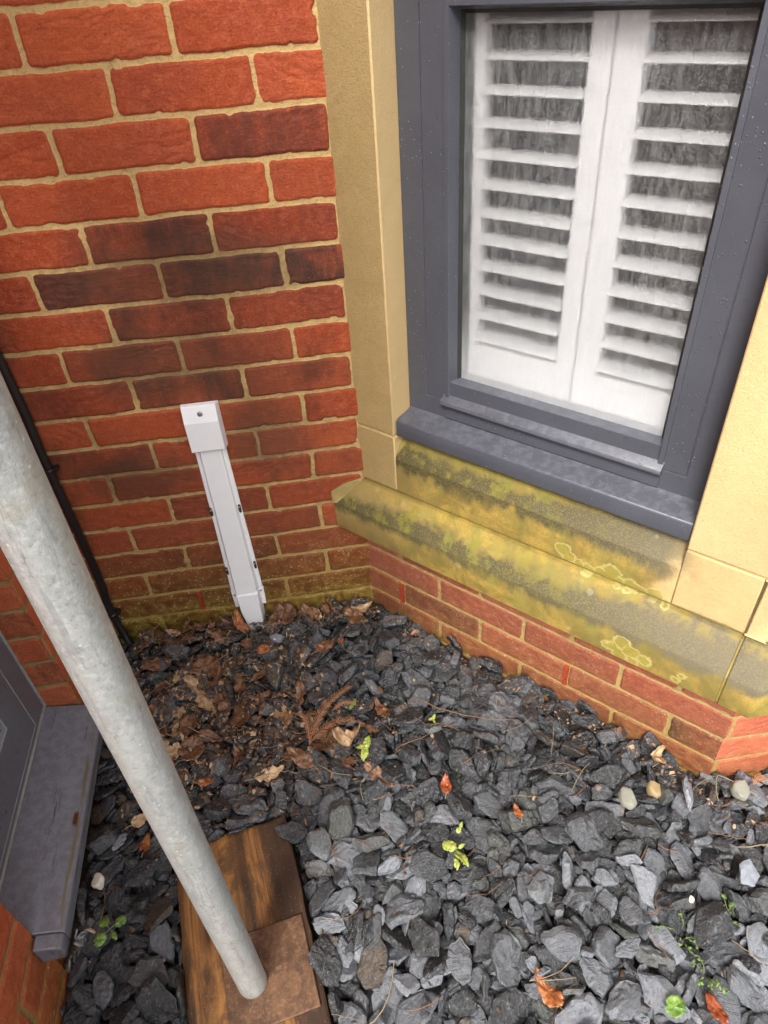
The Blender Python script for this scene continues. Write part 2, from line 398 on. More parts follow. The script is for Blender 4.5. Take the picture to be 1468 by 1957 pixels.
# ------------------------------------------------------------------ materials
MB = mat_brick('weathered_red_brick')
MBP = mat_brick('plinth_brick', hue=((.27, .085, .052), (.42, .135, .085)), aj=-.08, algae=.7, damp=.08)
MBF = mat_brick('front_brick', hue=((.50, .13, .075), (.60, .17, .095)), aj=-.09, algae=.5, damp=0)
MBL = mat_brick('left_brick', hue=((.48, .10, .035), (.62, .16, .06)), aj=-.09, algae=.6, soot=.9, damp=.1, morcol=(.33, .24, .10))
MS_M = mat_stone('mossy_sandstone', 'mossy'); MS_SH = mat_stone('shaded_sandstone', 'damp'); MS_C = mat_stone('clean_sandstone', 'clean')
M_MOR = simple('buff_mortar', (.46, .33, .14), .85, .35, 60, .001)
M_MORG = simple('algae_mortar', (.25, .19, .045), .8, .45, 60, .001)
M_FR = mat_paint('charcoal_window_paint', (.062, .065, .079), .38)
M_FR2 = mat_paint('weathered_charcoal_paint', (.128, .132, .150), .36, wear=1.0)
M_FR3 = mat_paint('lifted_charcoal_paint', (.112, .115, .134), .34)  # charcoal lifted in colour to offset the weak light on the left frame
M_GAS = simple('black_gasket_grime', (.022, .022, .018), .7, .8, 160, .0008)
M_WH = simple('white_shutter_paint', (.94, .95, .955), .5, .015, 20, .0002)
M_UP = simple('white_coated_steel', (.80, .805, .81), .35, .05, 30, .0003)
M_UPD = simple('slot_dark', (.035, .028, .02), .7, .5, 100)  # dark solid that stands for the slot openings
M_SCR = simple('screw_zinc', (.45, .44, .42), .35, .3, 90, .0003, metallic=.8)
M_CAB = simple('black_cable_sheath', (.012, .012, .013), .32, .5, 60, .0004)
M_DARK = simple('dark_room', (.030, .028, .026), .8, .4, 3)
M_VENT = simple('red_plastic_vent', (.30, .045, .020), .5, .3, 60, .0004)
M_SL = mat_slate()
M_PLAST = simple('roof_slab', (.3, .28, .25), .8, .2, 5)

def mat_pole():
    m = M_('galvanised_steel'); p = m.pos(obj=True); a = m.pos((1, 1, .5), obj=True); Z = m.sep(p)[2]
    n1 = m.noise(a, 42, 6, .66); n2 = m.noise(p, 170, 5, .7); n3 = m.noise(m.pos((85, 85, 6), obj=True), 1, 5, .75); n4 = m.noise(p, 15, 4, .65)
    c = m.mix(m.ss(n1, .30, .70), (.34, .35, .335), (.44, .45, .43))
    c = m.mix(m.mul(m.ss(n2, .50, .64), .55), c, (.54, .55, .53))
    c = m.mix(m.mul(m.ss(n2, .45, .34), .45), c, (.20, .21, .20))
    c = m.mix(m.mul(m.ss(n3, .57, .64), .45), c, (.22, .235, .235))
    c = m.mix(m.mul(m.ss(n4, .56, .70), .4), c, (.36, .31, .20))
    scr = m.ss(m.math('ABSOLUTE', m.add(m.noise(m.pos((34, 34, 9), obj=True), 1, 2, .5, 1.5), -.5)), .010, .003)
    c = m.mix(m.mul(m.mul(scr, m.ss(n4, .45, .6)), .5), c, (.12, .12, .11))
    c = m.mix(m.mul(m.ss(m.vor(p, 58), .10, .06), .75), c, (.64, .62, .56))
    c = m.mix(m.mul(m.ss(m.add(Z, m.mul(n4, .03)), .035, .0), .55), c, (.17, .13, .09))
    m.P(Base_Color=c, Metallic=.22, Roughness=m.ss(n2, .3, .7, .34, .58))
    m.nrm(m.bump(m.add(m.mul(n1, .8), m.add(m.mul(n2, .8), m.mul(n3, .4))), .7, .0013)); return m.m
def mat_wood():
    m = M_('wet_plywood_board'); X, Y, Z = m.sep(m.pos(obj=True)); p = m.pos(obj=True)
    g = m.noise(m.pos((38, 2.2, 38), obj=True), 1.6, 6, .68, .8); g2 = m.noise(m.pos((160, 8, 160), obj=True), 1.5, 4, .7)
    n = m.noise(p, 9, 5, .6, .5); n2 = m.noise(p, 200, 3, .6)
    c = m.mix(m.ss(g, .30, .68), (.042, .021, .010), (.34, .15, .044))
    c = m.mix(m.mul(m.ss(g2, .5, .7), .55), c, (.030, .017, .010))
    lt = m.mul(m.ss(n, .44, .62), m.mul(m.ss(X, .02, .06), m.ss(X, .13, .10)))
    c = m.mix(m.mul(lt, .7), c, m.mix(g2, (.52, .255, .075), (.33, .145, .042)))
    dk = m.ss(m.noise(m.pos((9, 3, 9), obj=True), 1.4, 5, .7, .6), .50, .64)
    c = m.mix(m.mul(dk, .72), c, (.030, .018, .012))
    rim = m.math('MAXIMUM', m.ss(X, .018, .004), m.ss(X, .160, .172))
    c = m.mix(m.mul(m.ss(m.add(X, m.mul(m.add(n, -.5), .06)), .176, .19), .65), c, (.045, .026, .016)); c = m.mix(m.mul(rim, .65), c, (.035, .020, .012))
    c = m.mix(m.mul(m.ss(m.vor(p, 160), .14, .08), .6), c, (.40, .30, .16))
    m.P(Base_Color=c, Roughness=m.ss(n, .3, .7, .38, .6)); m.bsdf.inputs['Specular IOR Level'].default_value = .4
    m.nrm(m.bump(m.add(m.mul(g, 1.4), m.add(g2, m.mul(n2, .4))), .7, .0014)); return m.m
def mat_rust():
    m = M_('rusty_steel_plate'); p = m.pos(obj=True); n1 = m.noise(p, 16, 5, .65); n2 = m.noise(p, 110, 5, .7); n3 = m.noise(p, 500, 2, .6)
    c = m.mix(m.ss(n1, .3, .68), (.070, .034, .018), (.165, .085, .042))
    c = m.mix(m.mul(m.ss(n2, .48, .68), .6), c, (.27, .15, .085))
    c = m.mix(m.mul(m.ss(m.noise(p, 30, 4, .6, 1), .52, .66), .6), c, (.055, .032, .022))
    c = m.mix(m.mul(m.ss(n3, .58, .72), .5), c, (.32, .22, .13))
    c = m.mix(m.mul(m.ss(n2, .44, .36), .5), c, (.060, .035, .020))
    m.P(Base_Color=c, Roughness=.5, Metallic=.15); m.nrm(m.bump(m.add(n2, m.mul(n3, .5)), .7, .0008)); return m.m
def mat_glass():
    m = M_('rain_wet_misted_glass'); p = m.pos(obj=True); X, Y, Z = m.sep(p)
    n1 = m.noise(p, 5, 4, .6); n2 = m.noise(p, 330, 3, .7); run = m.noise(m.pos((120, 120, 9), obj=True), 1.2, 4, .65)
    v = m.vor(m.pos((1, 1, .72), obj=True), 210); v2 = m.vor(p, 95)
    top = m.ss(Z, .95, 1.15)
    clear = m.mul(m.ss(m.add(X, m.mul(m.add(n1, -.5), .12)), .42, .66), m.ss(m.add(Z, m.mul(X, .25)), 1.10, 1.32))
    h = m.add(m.mul(m.ss(v, .55, .05), 1.0), m.mul(m.mul(m.ss(v2, .32, .02), m.ss(n1, .45, .6)), 2.0))
    h = m.add(h, m.mul(run, .4))
    b = m.bump(h, .30, .0008)
    rf = m.t.nodes.new('ShaderNodeBsdfRefraction'); rf.inputs['IOR'].default_value = 1.2
    m.set(rf.inputs['Roughness'], m.ss(clear, 0, 1, .40, .16)); m.set(rf.inputs['Normal'], b); rf.inputs['Color'].default_value = (1, 1, 1, 1)
    tp = m.t.nodes.new('ShaderNodeBsdfTransparent'); tm = m.t.nodes.new('ShaderNodeMixShader'); tm.inputs[0].default_value = .30
    m.set(tm.inputs[1], rf.outputs[0]); m.set(tm.inputs[2], tp.outputs[0])
    gl = m.t.nodes.new('ShaderNodeBsdfGlossy'); gl.inputs['Roughness'].default_value = .12; m.set(gl.inputs['Normal'], b); gl.inputs['Color'].default_value = (1, 1, 1, 1)
    df = m.t.nodes.new('ShaderNodeBsdfTranslucent'); df.inputs['Color'].default_value = (.95, .97, .98, 1)
    d2 = m.t.nodes.new('ShaderNodeBsdfDiffuse'); d2.inputs['Color'].default_value = (.92, .94, .95, 1)
    fr = m.t.nodes.new('ShaderNodeFresnel'); fr.inputs['IOR'].default_value = 1.4; m.set(fr.inputs['Normal'], b)
    a = m.t.nodes.new('ShaderNodeMixShader'); m.set(a.inputs[0], fr.outputs[0]); m.set(a.inputs[1], tm.outputs[0]); m.set(a.inputs[2], gl.outputs[0])
    mist = m.t.nodes.new('ShaderNodeMixShader'); mist.inputs[0].default_value = .9; m.set(mist.inputs[1], df.outputs[0]); m.set(mist.inputs[2], d2.outputs[0])
    f = m.ss(m.noise(m.pos((60, 60, 22), obj=True), 1.5, 4, .6), .35, .68, .035, .085); f = m.add(f, m.ss(n2, .47, .62, 0, .065)); f = m.mul(f, m.ss(clear, 0, 1, 1, .8))
    f = m.mul(f, m.ss(run, .35, .62, .8, 1.15)); f = m.add(m.mul(f, 1.25), m.ss(m.add(Z, m.mul(m.add(n1, -.5), .10)), 0.80, .64, 0, .22))
    z = m.t.nodes.new('ShaderNodeMixShader'); m.set(z.inputs[0], f); m.set(z.inputs[1], a.outputs[0]); m.set(z.inputs[2], mist.outputs[0])
    m.t.links.new(z.outputs[0], m.out.inputs[0]); return m.m
def mat_inner():
    m = M_('inner_glass_face'); tp = m.t.nodes.new('ShaderNodeBsdfTransparent'); gl = m.t.nodes.new('ShaderNodeBsdfGlossy'); gl.inputs['Roughness'].default_value = .02
    mx = m.t.nodes.new('ShaderNodeMixShader'); mx.inputs[0].default_value = .03; m.set(mx.inputs[1], tp.outputs[0]); m.set(mx.inputs[2], gl.outputs[0]); m.t.links.new(mx.outputs[0], m.out.inputs[0]); return m.m
M_INNER = mat_inner()
def mat_soil():
    m = M_('dark_wet_soil'); p = m.pos(); n1 = m.noise(p, 30, 6, .7); n2 = m.noise(p, 220, 4, .7)
    c = m.mix(n1, (.012, .009, .007), (.055, .034, .020)); c = m.mix(m.mul(m.ss(n2, .5, .7), .6), c, (.10, .06, .035))
    m.P(Base_Color=c, Roughness=.7); m.nrm(m.bump(m.add(n1, n2), 1, .004)); return m.m
M_POLE = mat_pole(); M_WOOD = mat_wood(); M_RUST = mat_rust(); M_GLASS = mat_glass(); M_SOIL = mat_soil()

# ------------------------------------------------------------------ brickwork height fields
def panel(org, ux, s0, s1, z0, z1, res, perp, dk={}, seed=0, dkr=.15, crease=1.0):
    ux = np.array([ux[0], ux[1]], float); ux /= np.linalg.norm(ux); nx = np.array([ux[1], -ux[0]])
    ns = int(round((s1 - s0) / res)) + 1; nz = int(round((z1 - z0) / res)) + 1
    S, Z = np.meshgrid(np.linspace(s0, s1, ns), np.linspace(z0, z1, nz))
    so = seed * 3.7
    Sw = S + .0016 * vn(S * 28, Z * 28, so, 3) + .0010 * vn(S * 90, Z * 90, so, 4)
    Zw = Z + .0015 * vn(S * 24, Z * 30, so, 5) + .0009 * vn(S * 90, Z * 90, so, 6) + .0018 * vn(S * 5, Z * 5, so, 8)
    k = np.floor(Zw / .075).astype(int)
    off = np.where(k % 2 == 0, perp[0], perp[1])
    off = off + .002 * _h(k, k * 0 + 3, k * 0, seed + 9)
    t = (Sw - off) / .225; j = np.floor(t).astype(int)
    r1 = _h(k, j, k * 0, seed + 1) * .5 + .5; r2 = _h(k, j, k * 0 + 7, seed + 2) * .5 + .5; r3 = _h(k, j, k * 0 + 5, seed + 3)
    ds = np.minimum(t - j, 1 - (t - j)) * .225 - .005 - .0008 * r3
    zf = Zw - k * .075
    dz = np.minimum(zf, .075 - zf) - .005 + .0007 * r3
    rc = .006
    ax = np.maximum(rc - ds, 0); az = np.maximum(rc - dz, 0)
    sd = np.where((ax > 0) & (az > 0), rc - np.hypot(ax, az), np.minimum(ds, dz))
    chip = np.maximum(0, vn(S * 45, Z * 45, so, 12) - .55) * .012
    sd = sd - chip
    dkv = np.clip(_h(k, j, k * 0 + 11, seed + 4) * dkr, 0, 1)
    for (a, b), v in dk.items(): dkv = np.where((k == a) & (j == b), v, dkv)
    # folds pressed into hand made faces
    u = S * 1.0 + r1 * 13; w = Z + r2 * 7
    ang = (r3 * .7); uu = u * np.cos(ang) + w * np.sin(ang); ww = -u * np.sin(ang) + w * np.cos(ang)
    rid = 1 - np.abs(fb(uu * 20, ww * 62, so, seed + 21, 3)) * 3.2
    cre = np.clip(rid, 0, 1) ** 2 * np.clip(vn(u * 9, w * 14, 1, 33) * 1.6 + .2, 0, 1)
    h = -.0027 * (1 - sstep(-.0006, .0022, sd)) + (.0009 * fb(S * 60, Z * 60, so, 41, 3) - .0016 * cre * crease + .0009 * r3) * sstep(0, .004, sd)
    h = h + np.where(sd < 0, .0011 * fb(S * 120, Z * 120, so, 51, 3), 0)
    V = np.zeros((nz, ns, 3)); V[..., 0] = org[0] + ux[0] * S + nx[0] * h; V[..., 1] = org[1] + ux[1] * S + nx[1] * h; V[..., 2] = Z
    i = np.arange(nz * ns).reshape(nz, ns)
    F = np.stack([i[:-1, :-1], i[:-1, 1:], i[1:, 1:], i[1:, :-1]], -1).reshape(-1, 4)
    return V.reshape(-1, 3), F, dict(sd=sd.ravel(), r1=r1.ravel(), r2=r2.ravel(), dk=dkv.ravel())
def join(parts):
    V = []; F = []; A = {}; n = 0
    for v, f, a in parts:
        V.append(v); F.append(f + n); n += len(v)
        for k_, x in a.items(): A.setdefault(k_, []).append(x)
    return np.concatenate(V), np.concatenate(F), {k_: np.concatenate(x) for k_, x in A.items()}

DK = {(14, 0): .55, (12, -1): .8, (12, 0): .35, (11, 0): 1, (11, -1): .95, (11, -2): .75, (10, -1): .9, (10, 0): .35, (9, -2): .6, (9, -1): .45,
      (8, -1): .9, (8, 0): .5, (8, -2): .4, (7, -1): .35, (6, -2): .7, (6, 0): .2, (6, -1): .2, (5, 0): .55, (5, -2): .35, (3, -1): .55, (3, -2): .45, (2, -1): .65, (2, 0): .35, (2, -2): .5,
      (1, -1): .6, (1, 0): .2, (1, -2): .5, (0, 0): .4, (0, -1): .6, (0, -2): .3, (4, -1): .45, (4, 0): .15}
PA = (-.22, -.1075)
v, f, a = join([panel((0, 0), (1, 0), -.78, .02, -.14, 1.42, .0024, PA, DK, 0), panel((0, 0), (1, 0), -.78, .02, 1.42, 2.7, .008, PA, DK, 0)])
wall = mesh_obj('brick_wall', np_mesh('brick_wall', v, f, a), MB)
tag(wall, 'weathered red brick wall with buff mortar behind the white cable cover', 'wall')

# bay wall under the stone sill : inner facet (45 deg) and front facet
C45 = math.cos(math.pi / 4); U = (C45, -C45)
bayw = empty('bay_wall', 'low red brick plinth of the right bay under the mossy stone sill', 'wall')
v, f, a = panel((0, 0), U, -.004, .880, -.16, .222, .0024, (.1025, .215), {(1, 1): .1, (0, 3): .8, (1, 0): .1, (0, 0): .5}, 5, .25, .6)
mesh_obj('plinth_brickwork', np_mesh('plinth_brickwork', v, f, a), MBP, bayw)
v, f, a = panel((.880 * C45, -.880 * C45), (1, 0), 0, .60, -.16, .222, .0024, (.12, .235), {}, 8, .05, .6)
mesh_obj('plinth_brickwork', np_mesh('plinth_front', v, f, a), MBF, bayw)
def vent(par, org, ux, s, z):
    bm = bmesh.new()
    box(bm, -.0045, .0045, -.0035, .02, 0, .062)
    for i in range(9): box(bm, -.0042, .0042, -.0062, -.0036, .003 + i * .0066, .0066 + i * .0066)
    o = bm_obj('weep_vent', bm, M_VENT, par)
    o.location = (org[0] + ux[0] * s, org[1] + ux[1] * s, z); o.rotation_euler = (0, 0, math.atan2(ux[1], ux[0])); return o
vent(bayw, (0, 0), U, .1025, .006); vent(bayw, (0, 0), U, .5525, .006)
wv = vent(wall, (0, 0), (1, 0), -.445, .006)

# ------------------------------------------------------------------ stone surround of the bay (local frame: x along the wall, -y outward)
ROT = -math.pi / 4
sur = empty('stone_window_surround', 'buff sandstone window surround with mossy double sill and pale jambs', 'window surround', rz=ROT)
F2L = lambda d: (.880 + d * C45, d * C45)
DZ = -.004
low = [(-.10, .2235), (.046, .2235), (.050, .2275), (.050, .300), (.047, .3055), (.002, .3555), (-.10, .3575)]
bm = bmesh.new(); sweep(bm, [(-.075, 0), (.8435, 0)], low); bm_obj('lower_sill_stone', bm, MS_M, sur, bevel=.0025)
bm = bmesh.new(); sweep(bm, [(.8475, 0), (.880, 0), F2L(.35)], low); bm_obj('lower_sill_stone', bm, MS_M, sur, bevel=.0025)
bm = bmesh.new(); sweep(bm, [(.8438, 0), (.8472, 0)], [(D - .003, z + (.0025 if z < .25 else -.002)) for D, z in low]); bm_obj('mortar_joint', bm, M_MORG, sur)
# bed joint between the two sill courses
bm = bmesh.new(); sweep(bm, [(-.06, 0), (.8475, 0), (.880, 0), F2L(.35)], [(-.09, .3585), (-.0075, .3585), (-.0075, .3625), (-.09, .3625)]); bm_obj('mortar_joint', bm, M_MORG, sur)
up = [(-.12, .3630), (DZ, .3630), (DZ, .450), (-.046, .5035), (-.12, .5045)]
bm = bmesh.new(); sweep(bm, [(.1005, 0), (.7175, 0)], up)
bm_obj('upper_sill_stone', bm, MS_M, sur, bevel=.0022)
for a0, a1 in ((-.07, .100), (.718, .8435)):
    bm = bmesh.new(); box(bm, a0, a1, -DZ, .16, .3632, .5045 if a0 < 0 else .4925); bm_obj('stool_stone', bm, MS_SH if a0 < 0 else MS_M, sur, bevel=.0025)
bm = bmesh.new(); sweep(bm, [(.8475, 0), (.880, 0), F2L(.35)], [(-.16, .3632), (DZ, .3632), (DZ, .4925), (-.16, .4925)]); bm_obj('stool_stone', bm, MS_C, sur, bevel=.0025)
# moss filled corner fillet where slope meets the left reveal
bm = bmesh.new()
t_ = [bm.verts.new(p) for p in ((.1003, .0045, .452), (.1003, .044, .5035), (.119, .040, .498))]; b_ = bm.verts.new((.1003, .05, .49))
bm.faces.new(t_); bm.faces.new((t_[0], t_[1], b_)); bm.faces.new((t_[1], t_[2], b_)); bm.faces.new((t_[2], t_[0], b_)); bm_obj('mortar_fillet', bm, M_MORG, sur)
# mortar haunch where the lower sill meets the rear wall
bm = bmesh.new()
vs = [bm.verts.new((C45 * (x - y), C45 * (x + y), z)) for x, y, z in [(-.074, -.0025, .336), (-.075, -.0025, .300), (-.064, -.006, .302), (.0, -.0045, .3570), (.002, -.002, .3640), (-.046, -.0025, .3520)]]
bm.faces.new(vs); bm_obj('mortar_fillet', bm, simple('damp_fillet_mortar', (.33, .245, .085), .85, .5, 70, .0015), sur)
# jambs
for a0, a1, z0, mt in ((-.07, .100, .5085, MS_SH),):
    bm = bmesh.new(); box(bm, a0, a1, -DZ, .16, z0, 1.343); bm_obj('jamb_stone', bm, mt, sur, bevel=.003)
    bm = bmesh.new(); box(bm, a0, a1 - .002, -DZ + .002, .16, .5045, .5085); bm_obj('mortar_joint', bm, M_MOR, sur)
JP = [(-.16, .4965), (DZ, .4965), (DZ, 1.343), (-.16, 1.343)]
bm = bmesh.new(); sweep(bm, [(.718, 0), (.880, 0), F2L(.35)], JP); bm_obj('jamb_stone', bm, MS_C, sur, bevel=.003)
bm = bmesh.new(); sweep(bm, [(.7195, 0), (.880, 0), F2L(.35)], [(-.15, .4927), (DZ - .0025, .4927), (DZ - .0025, .4963), (-.15, .4963)]); bm_obj('mortar_joint', bm, M_MOR, sur)
bm = bmesh.new(); box(bm, .8438, .8472, -DZ + .0025, .15, .3634, .4925); bm_obj('mortar_joint', bm, simple('dirty_joint', (.12, .085, .035), .8, .5, 90), sur)
bm = bmesh.new(); sweep(bm, [(-.07, 0), (.880, 0), F2L(.35)], [(-.16, 1.3465), (DZ, 1.3465), (DZ, 1.60), (-.16, 1.60)]); bm_obj('lintel_stone', bm, MS_C, sur, bevel=.003)
v, f, a = join([panel((-.004 * C45 * 0, 0), U, -.004, .880, 1.604, 2.7, .008, (.1025, .215), {}, 5), panel((.880 * C45, -.880 * C45), (1, 0), 0, .35, 1.604, 2.7, .008, (.12, .235), {}, 8)])
mesh_obj('upper_brickwork', np_mesh('upper_brickwork', v, f, a), MBP, bayw)

# ------------------------------------------------------------------ window in the bay
win = empty('window', 'charcoal framed window with rain misted glass above the mossy stone sill', 'window', rz=ROT)
WX0, WX1 = .101, .7225
bm = bmesh.new()
frame_sweep(bm, WX0, .548, WX1, 1.343, [(0, -.13), (0, -.064), (.045, -.064), (.0455, -.0665), (.047, -.0665), (.0475, -.064), (.0905, -.064), (.0915, -.070), (.0915, -.13)])
bm_obj('outer_frame', bm, M_FR, win, bevel=.0008)
SX0, SX1, SZ0, SZ1 = .1935, .6355, .557, 1.252
# sash
bm = bmesh.new()
for (x0, x1, z0, z1) in ():
    pass
R4 = []
def rect_prof(x0, z0, x1, z1, prof, bot):
    """prof rings for sides/top, bottom inset replaced by bot list"""
    rings = []
    for (cx, cz, sx, sz) in ((x0, z0, 1, 1), (x1, z0, -1, 1), (x1, z1, -1, -1), (x0, z1, 1, -1)):
        rings.append([(cx + sx * i, -D, cz + sz * (bot[n] if sz > 0 else i)) for n, (i, D) in enumerate(prof)])
    V = [[bm.verts.new(p) for p in r] for r in rings]; n = len(prof)
    for a in range(4):
        A, B = V[a], V[(a + 1) % 4]
        for i in range(n): bm.faces.new((A[i], A[(i + 1) % n], B[(i + 1) % n], B[i]))
rect_prof(SX0, SZ0, SX1, SZ1, [(0, -.12), (0, -.0600), (.0085, -.0590), (.0095, -.0610), (.0145, -.0820), (.0145, -.12)], [0, 0, .032, .0335, .064, .064])
bm_obj('sash', bm, M_FR, win, bevel=.0008)
# projecting weather bar along the bottom of the sash
bm = bmesh.new(); sweep(bm, [(.188, 0), (.6375, 0)], [(-.0605, .588), (-.0500, .5885), (-.0475, .5925), (-.0500, .5990), (-.0805, .6215), (-.0830, .6215)])
bm_obj('weather_bar', bm, M_FR, win, bevel=.0012)
bm = bmesh.new(); rect_prof(SX0 + .0147, SZ0 + .0645, SX1 - .0147, SZ1 - .0147, [(-.003, -.12), (-.003, -.0826), (0, -.0826), (.0055, -.0915), (.0055, -.12)], [-.003, -.003, 0, .0075, .0075]); bm_obj('gasket', bm, M_GAS, win)
bm = bmesh.new(); box(bm, SX0 + .017, SX1 - .017, .0905, .0945, SZ0 + .067, SZ1 - .017); gp = bm_obj('glass_pane', bm, [M_GLASS, M_INNER], win)
for pl in gp.data.polygons: pl.material_index = 0 if pl.normal.y < -.9 else 1
# metal drip sill
bm = bmesh.new(); sweep(bm, [(.1015, 0), (.7165, 0)], [(-.075, .5060), (-.0135, .5060), (-.0115, .5080), (-.0115, .5400), (-.0135, .5440), (-.0180, .5455), (-.0560, .5500), (-.0635, .5545), (-.0700, .5545)])
bm_obj('drip_sill', bm, M_FR, win, bevel=.0012)

# dark room behind, and plantation shutters
room = empty('interior_room', 'dark room behind the shutters', 'room', rz=ROT, kind='structure')
bm = bmesh.new()
P8 = [(.03, .145), (.72, .145), (.72, 1.1), (-.5, 1.1)]
for a0, a1, b0, b1 in ((.02, .022, .125, .9), (.76, .762, .125, .9), (.02, .762, .9, .902)): box(bm, a0, a1, b0, b1, .40, 1.45)
box(bm, .02, .762, .125, .9, .40, .402); box(bm, .02, .762, .125, .9, 1.45, 1.452)
bm_obj('room_lining', bm, M_DARK, room)
sh = empty('plantation_shutters', 'pair of white louvred shutters behind the misted window glass', 'shutters', rz=ROT)
bm = bmesh.new()
box(bm, .0225, .0300, .1262, .32, .403, 1.449); box(bm, .752, .7595, .1262, .32, .403, 1.449); box(bm, .031, .751, .1262, .32, .560, .570); box(bm, .031, .751, .1262, .32, 1.38, 1.39)  # unseen white lining, added to bounce light onto the shutters
bm_obj('bounce_lining', bm, M_WH, room)
SY = .134
def shutter(x0, x1, xl0, xl1):
    for a, b in ((x0, xl0), (xl1, x1)):
        bm = bmesh.new(); box(bm, a, b, SY - .014, SY + .014, .575, 1.33); bm_obj('stile', bm, M_WH, sh, bevel=.003)
    bm = bmesh.new(); box(bm, xl0, xl1, SY - .013, SY + .013, .575, .705); bm_obj('bottom_rail', bm, M_WH, sh, bevel=.002)
    bm = bmesh.new(); box(bm, xl0, xl1, SY - .013, SY + .013, 1.238, 1.33); bm_obj('top_rail', bm, M_WH, sh, bevel=.002)
    for k in range(12):
        zc = .7235 + .0455 * k - .001
        bm = bmesh.new(); pr = []
        th = R(7)
        for q in range(14):
            t = q / 14 * 2 * math.pi; yy = .0255 * math.cos(t); zz = .0046 * math.sin(t) * (1 if abs(math.cos(t)) < .9 else .8)
            pr.append((yy * math.cos(th) - zz * math.sin(th), yy * math.sin(th) + zz * math.cos(th)))
        loft(bm, [[(x, SY + y, zc + z) for y, z in pr] for x in (xl0 + .001, xl1 - .001)])
        bm_obj('louvre', bm, M_WH, sh, smooth=60)
shutter(.150, .4315, .2315, .3980); shutter(.4335, .700, .4780, .6580)

# ------------------------------------------------------------------ left bay: brick reveal, wall, weathered sill, window (local frame turned 2.5 deg)
LR = R(2.5); LO = (-.69, 0, 0)
def Lw(x, y): c, s = math.cos(LR), math.sin(LR); return (LO[0] + c * x - s * y, LO[1] + s * x + c * y)
lw = empty('left_bay_wall', 'orange red brick wall around the weathered sill at the left edge', 'wall')
dirC = (math.sin(LR), -math.cos(LR))       # towards the viewer; outward (right hand of travel) must be +x so travel is +y
def pC(s0, s1, z0, z1, res, perp, dk={}, seed=11, x=0.0):   # s measured along +y
    o = Lw(x, 0); return panel(o, (-dirC[0], -dirC[1]), s0, s1, z0, z1, res, perp, dk, seed, .1, .7)
parts = [pC(-.31, .0, -.16, .47, .004, (-.2, -.09)), pC(-.31, .0, .47, 2.7, .008, (-.2, -.09)), pC(-.77, -.31, -.16, .035, .004, (-.2, -.09), x=-.025), pC(-1.5, -.775, -.2, .6, .003, (-.2, -.09)), pC(-1.5, -.775, .6, 2.7, .008, (-.2, -.09)), pC(-.775, -.31, 1.5, 2.7, .008, (-.2, -.09))]
v, f, a = join(parts); mesh_obj('brickwork', np_mesh('brickwork', v, f, a), MBL, lw)
c_, s_ = math.cos(LR), math.sin(LR)
o1 = Lw(-.20, -.31)
v, f, a = join([panel(o1, (c_, s_), 0, .20, .050, 1.5, .0028, (.09, .2), {(2, 0): .9, (4, 0): .8, (3, 0): .5, (1, 0): .3}, 14, .5, .8)])
a['dk'] = np.maximum(a['dk'], .15)
mesh_obj('reveal_brickwork', np_mesh('reveal', v, f, a), MBL, lw)
o2 = Lw(0, -.775); v, f, a = join([panel(o2, (-c_, -s_), 0, .20, .02, 1.5, .0028, (.09, .2), {}, 15, .3, .8)])
mesh_obj('reveal_brickwork', np_mesh('reveal2', v, f, a), MBL, lw)

ls = empty('left_window_sill', 'weathered charcoal wooden sill with flaking front edge beside the pole', 'window sill', loc=LO, rz=LR)
def yprism(bm, prof, y0, y1, n=1):
    loft(bm, [[(x, y0 + (y1 - y0) * i / n, z) for x, z in prof] for i in range(n + 1)])
bm = bmesh.new(); yprism(bm, [(-.12, .03), (.040, .028), (.0455, .033), (.0465, .062), (.042, .0690), (.030, .0735), (-.060, .0925), (-.075, .0955), (-.12, .0955)], -.3125, -.7730, 1)
bm_obj('sill_board', bm, M_FR2, ls, bevel=.002)
bm = bmesh.new(); yprism(bm, [(.003, .0285), (.0405, .0283), (.0458, .0332), (.0462, .0618), (.0415, .0682), (.0295, .0728), (.003, .0780)], -.7735, -.7990, 1)
bm_obj('sill_horn', bm, M_FR2, ls, bevel=.003)
lwn = empty('left_window', 'charcoal window frame above the weathered sill at the left edge', 'window', loc=LO, rz=LR)
def yframe(bm, y0, z0, y1, z1, prof):
    rings = []
    for (cy, cz, sy, sz) in ((y0, z0, -1, 1), (y1, z0, 1, 1), (y1, z1, 1, -1), (y0, z1, -1, -1)):
        rings.append([(x, cy + sy * i, cz + sz * (i if sz < 0 else b)) for i, x, b in prof])
    V = [[bm.verts.new(p) for p in r] for r in rings]; n = len(prof)
    for a in range(4):
        A, B = V[a], V[(a + 1) % 4]
        for i in range(n): bm.faces.new((A[i], A[(i + 1) % n], B[(i + 1) % n], B[i]))
bm = bmesh.new(); yframe(bm, -.3125, .0975, -.7725, 1.48, [(0, -.12, 0), (0, -.068, 0), (.058, -.068, .014), (.060, -.074, .016), (.060, -.12, .016)]); bm_obj('outer_frame', bm, M_FR3, lwn, bevel=.001)
bm = bmesh.new(); yframe(bm, -.3735, .1145, -.7115, 1.42, [(0, -.12, 0), (0, -.066, 0), (.018, -.066, .030), (.056, -.080, .074), (.056, -.12, .074)]); bm_obj('sash', bm, M_FR3, lwn, bevel=.001)
bm = bmesh.new(); yframe(bm, -.3105, .0955, -.7745, 1.482, [(0, -.10, 0), (0, -.064, 0), (.0035, -.0665, .0035), (.0035, -.10, .0035)]); bm_obj('sealant_bead', bm, simple('grey_sealant', (.26, .255, .23), .6, .4, 90), lwn)
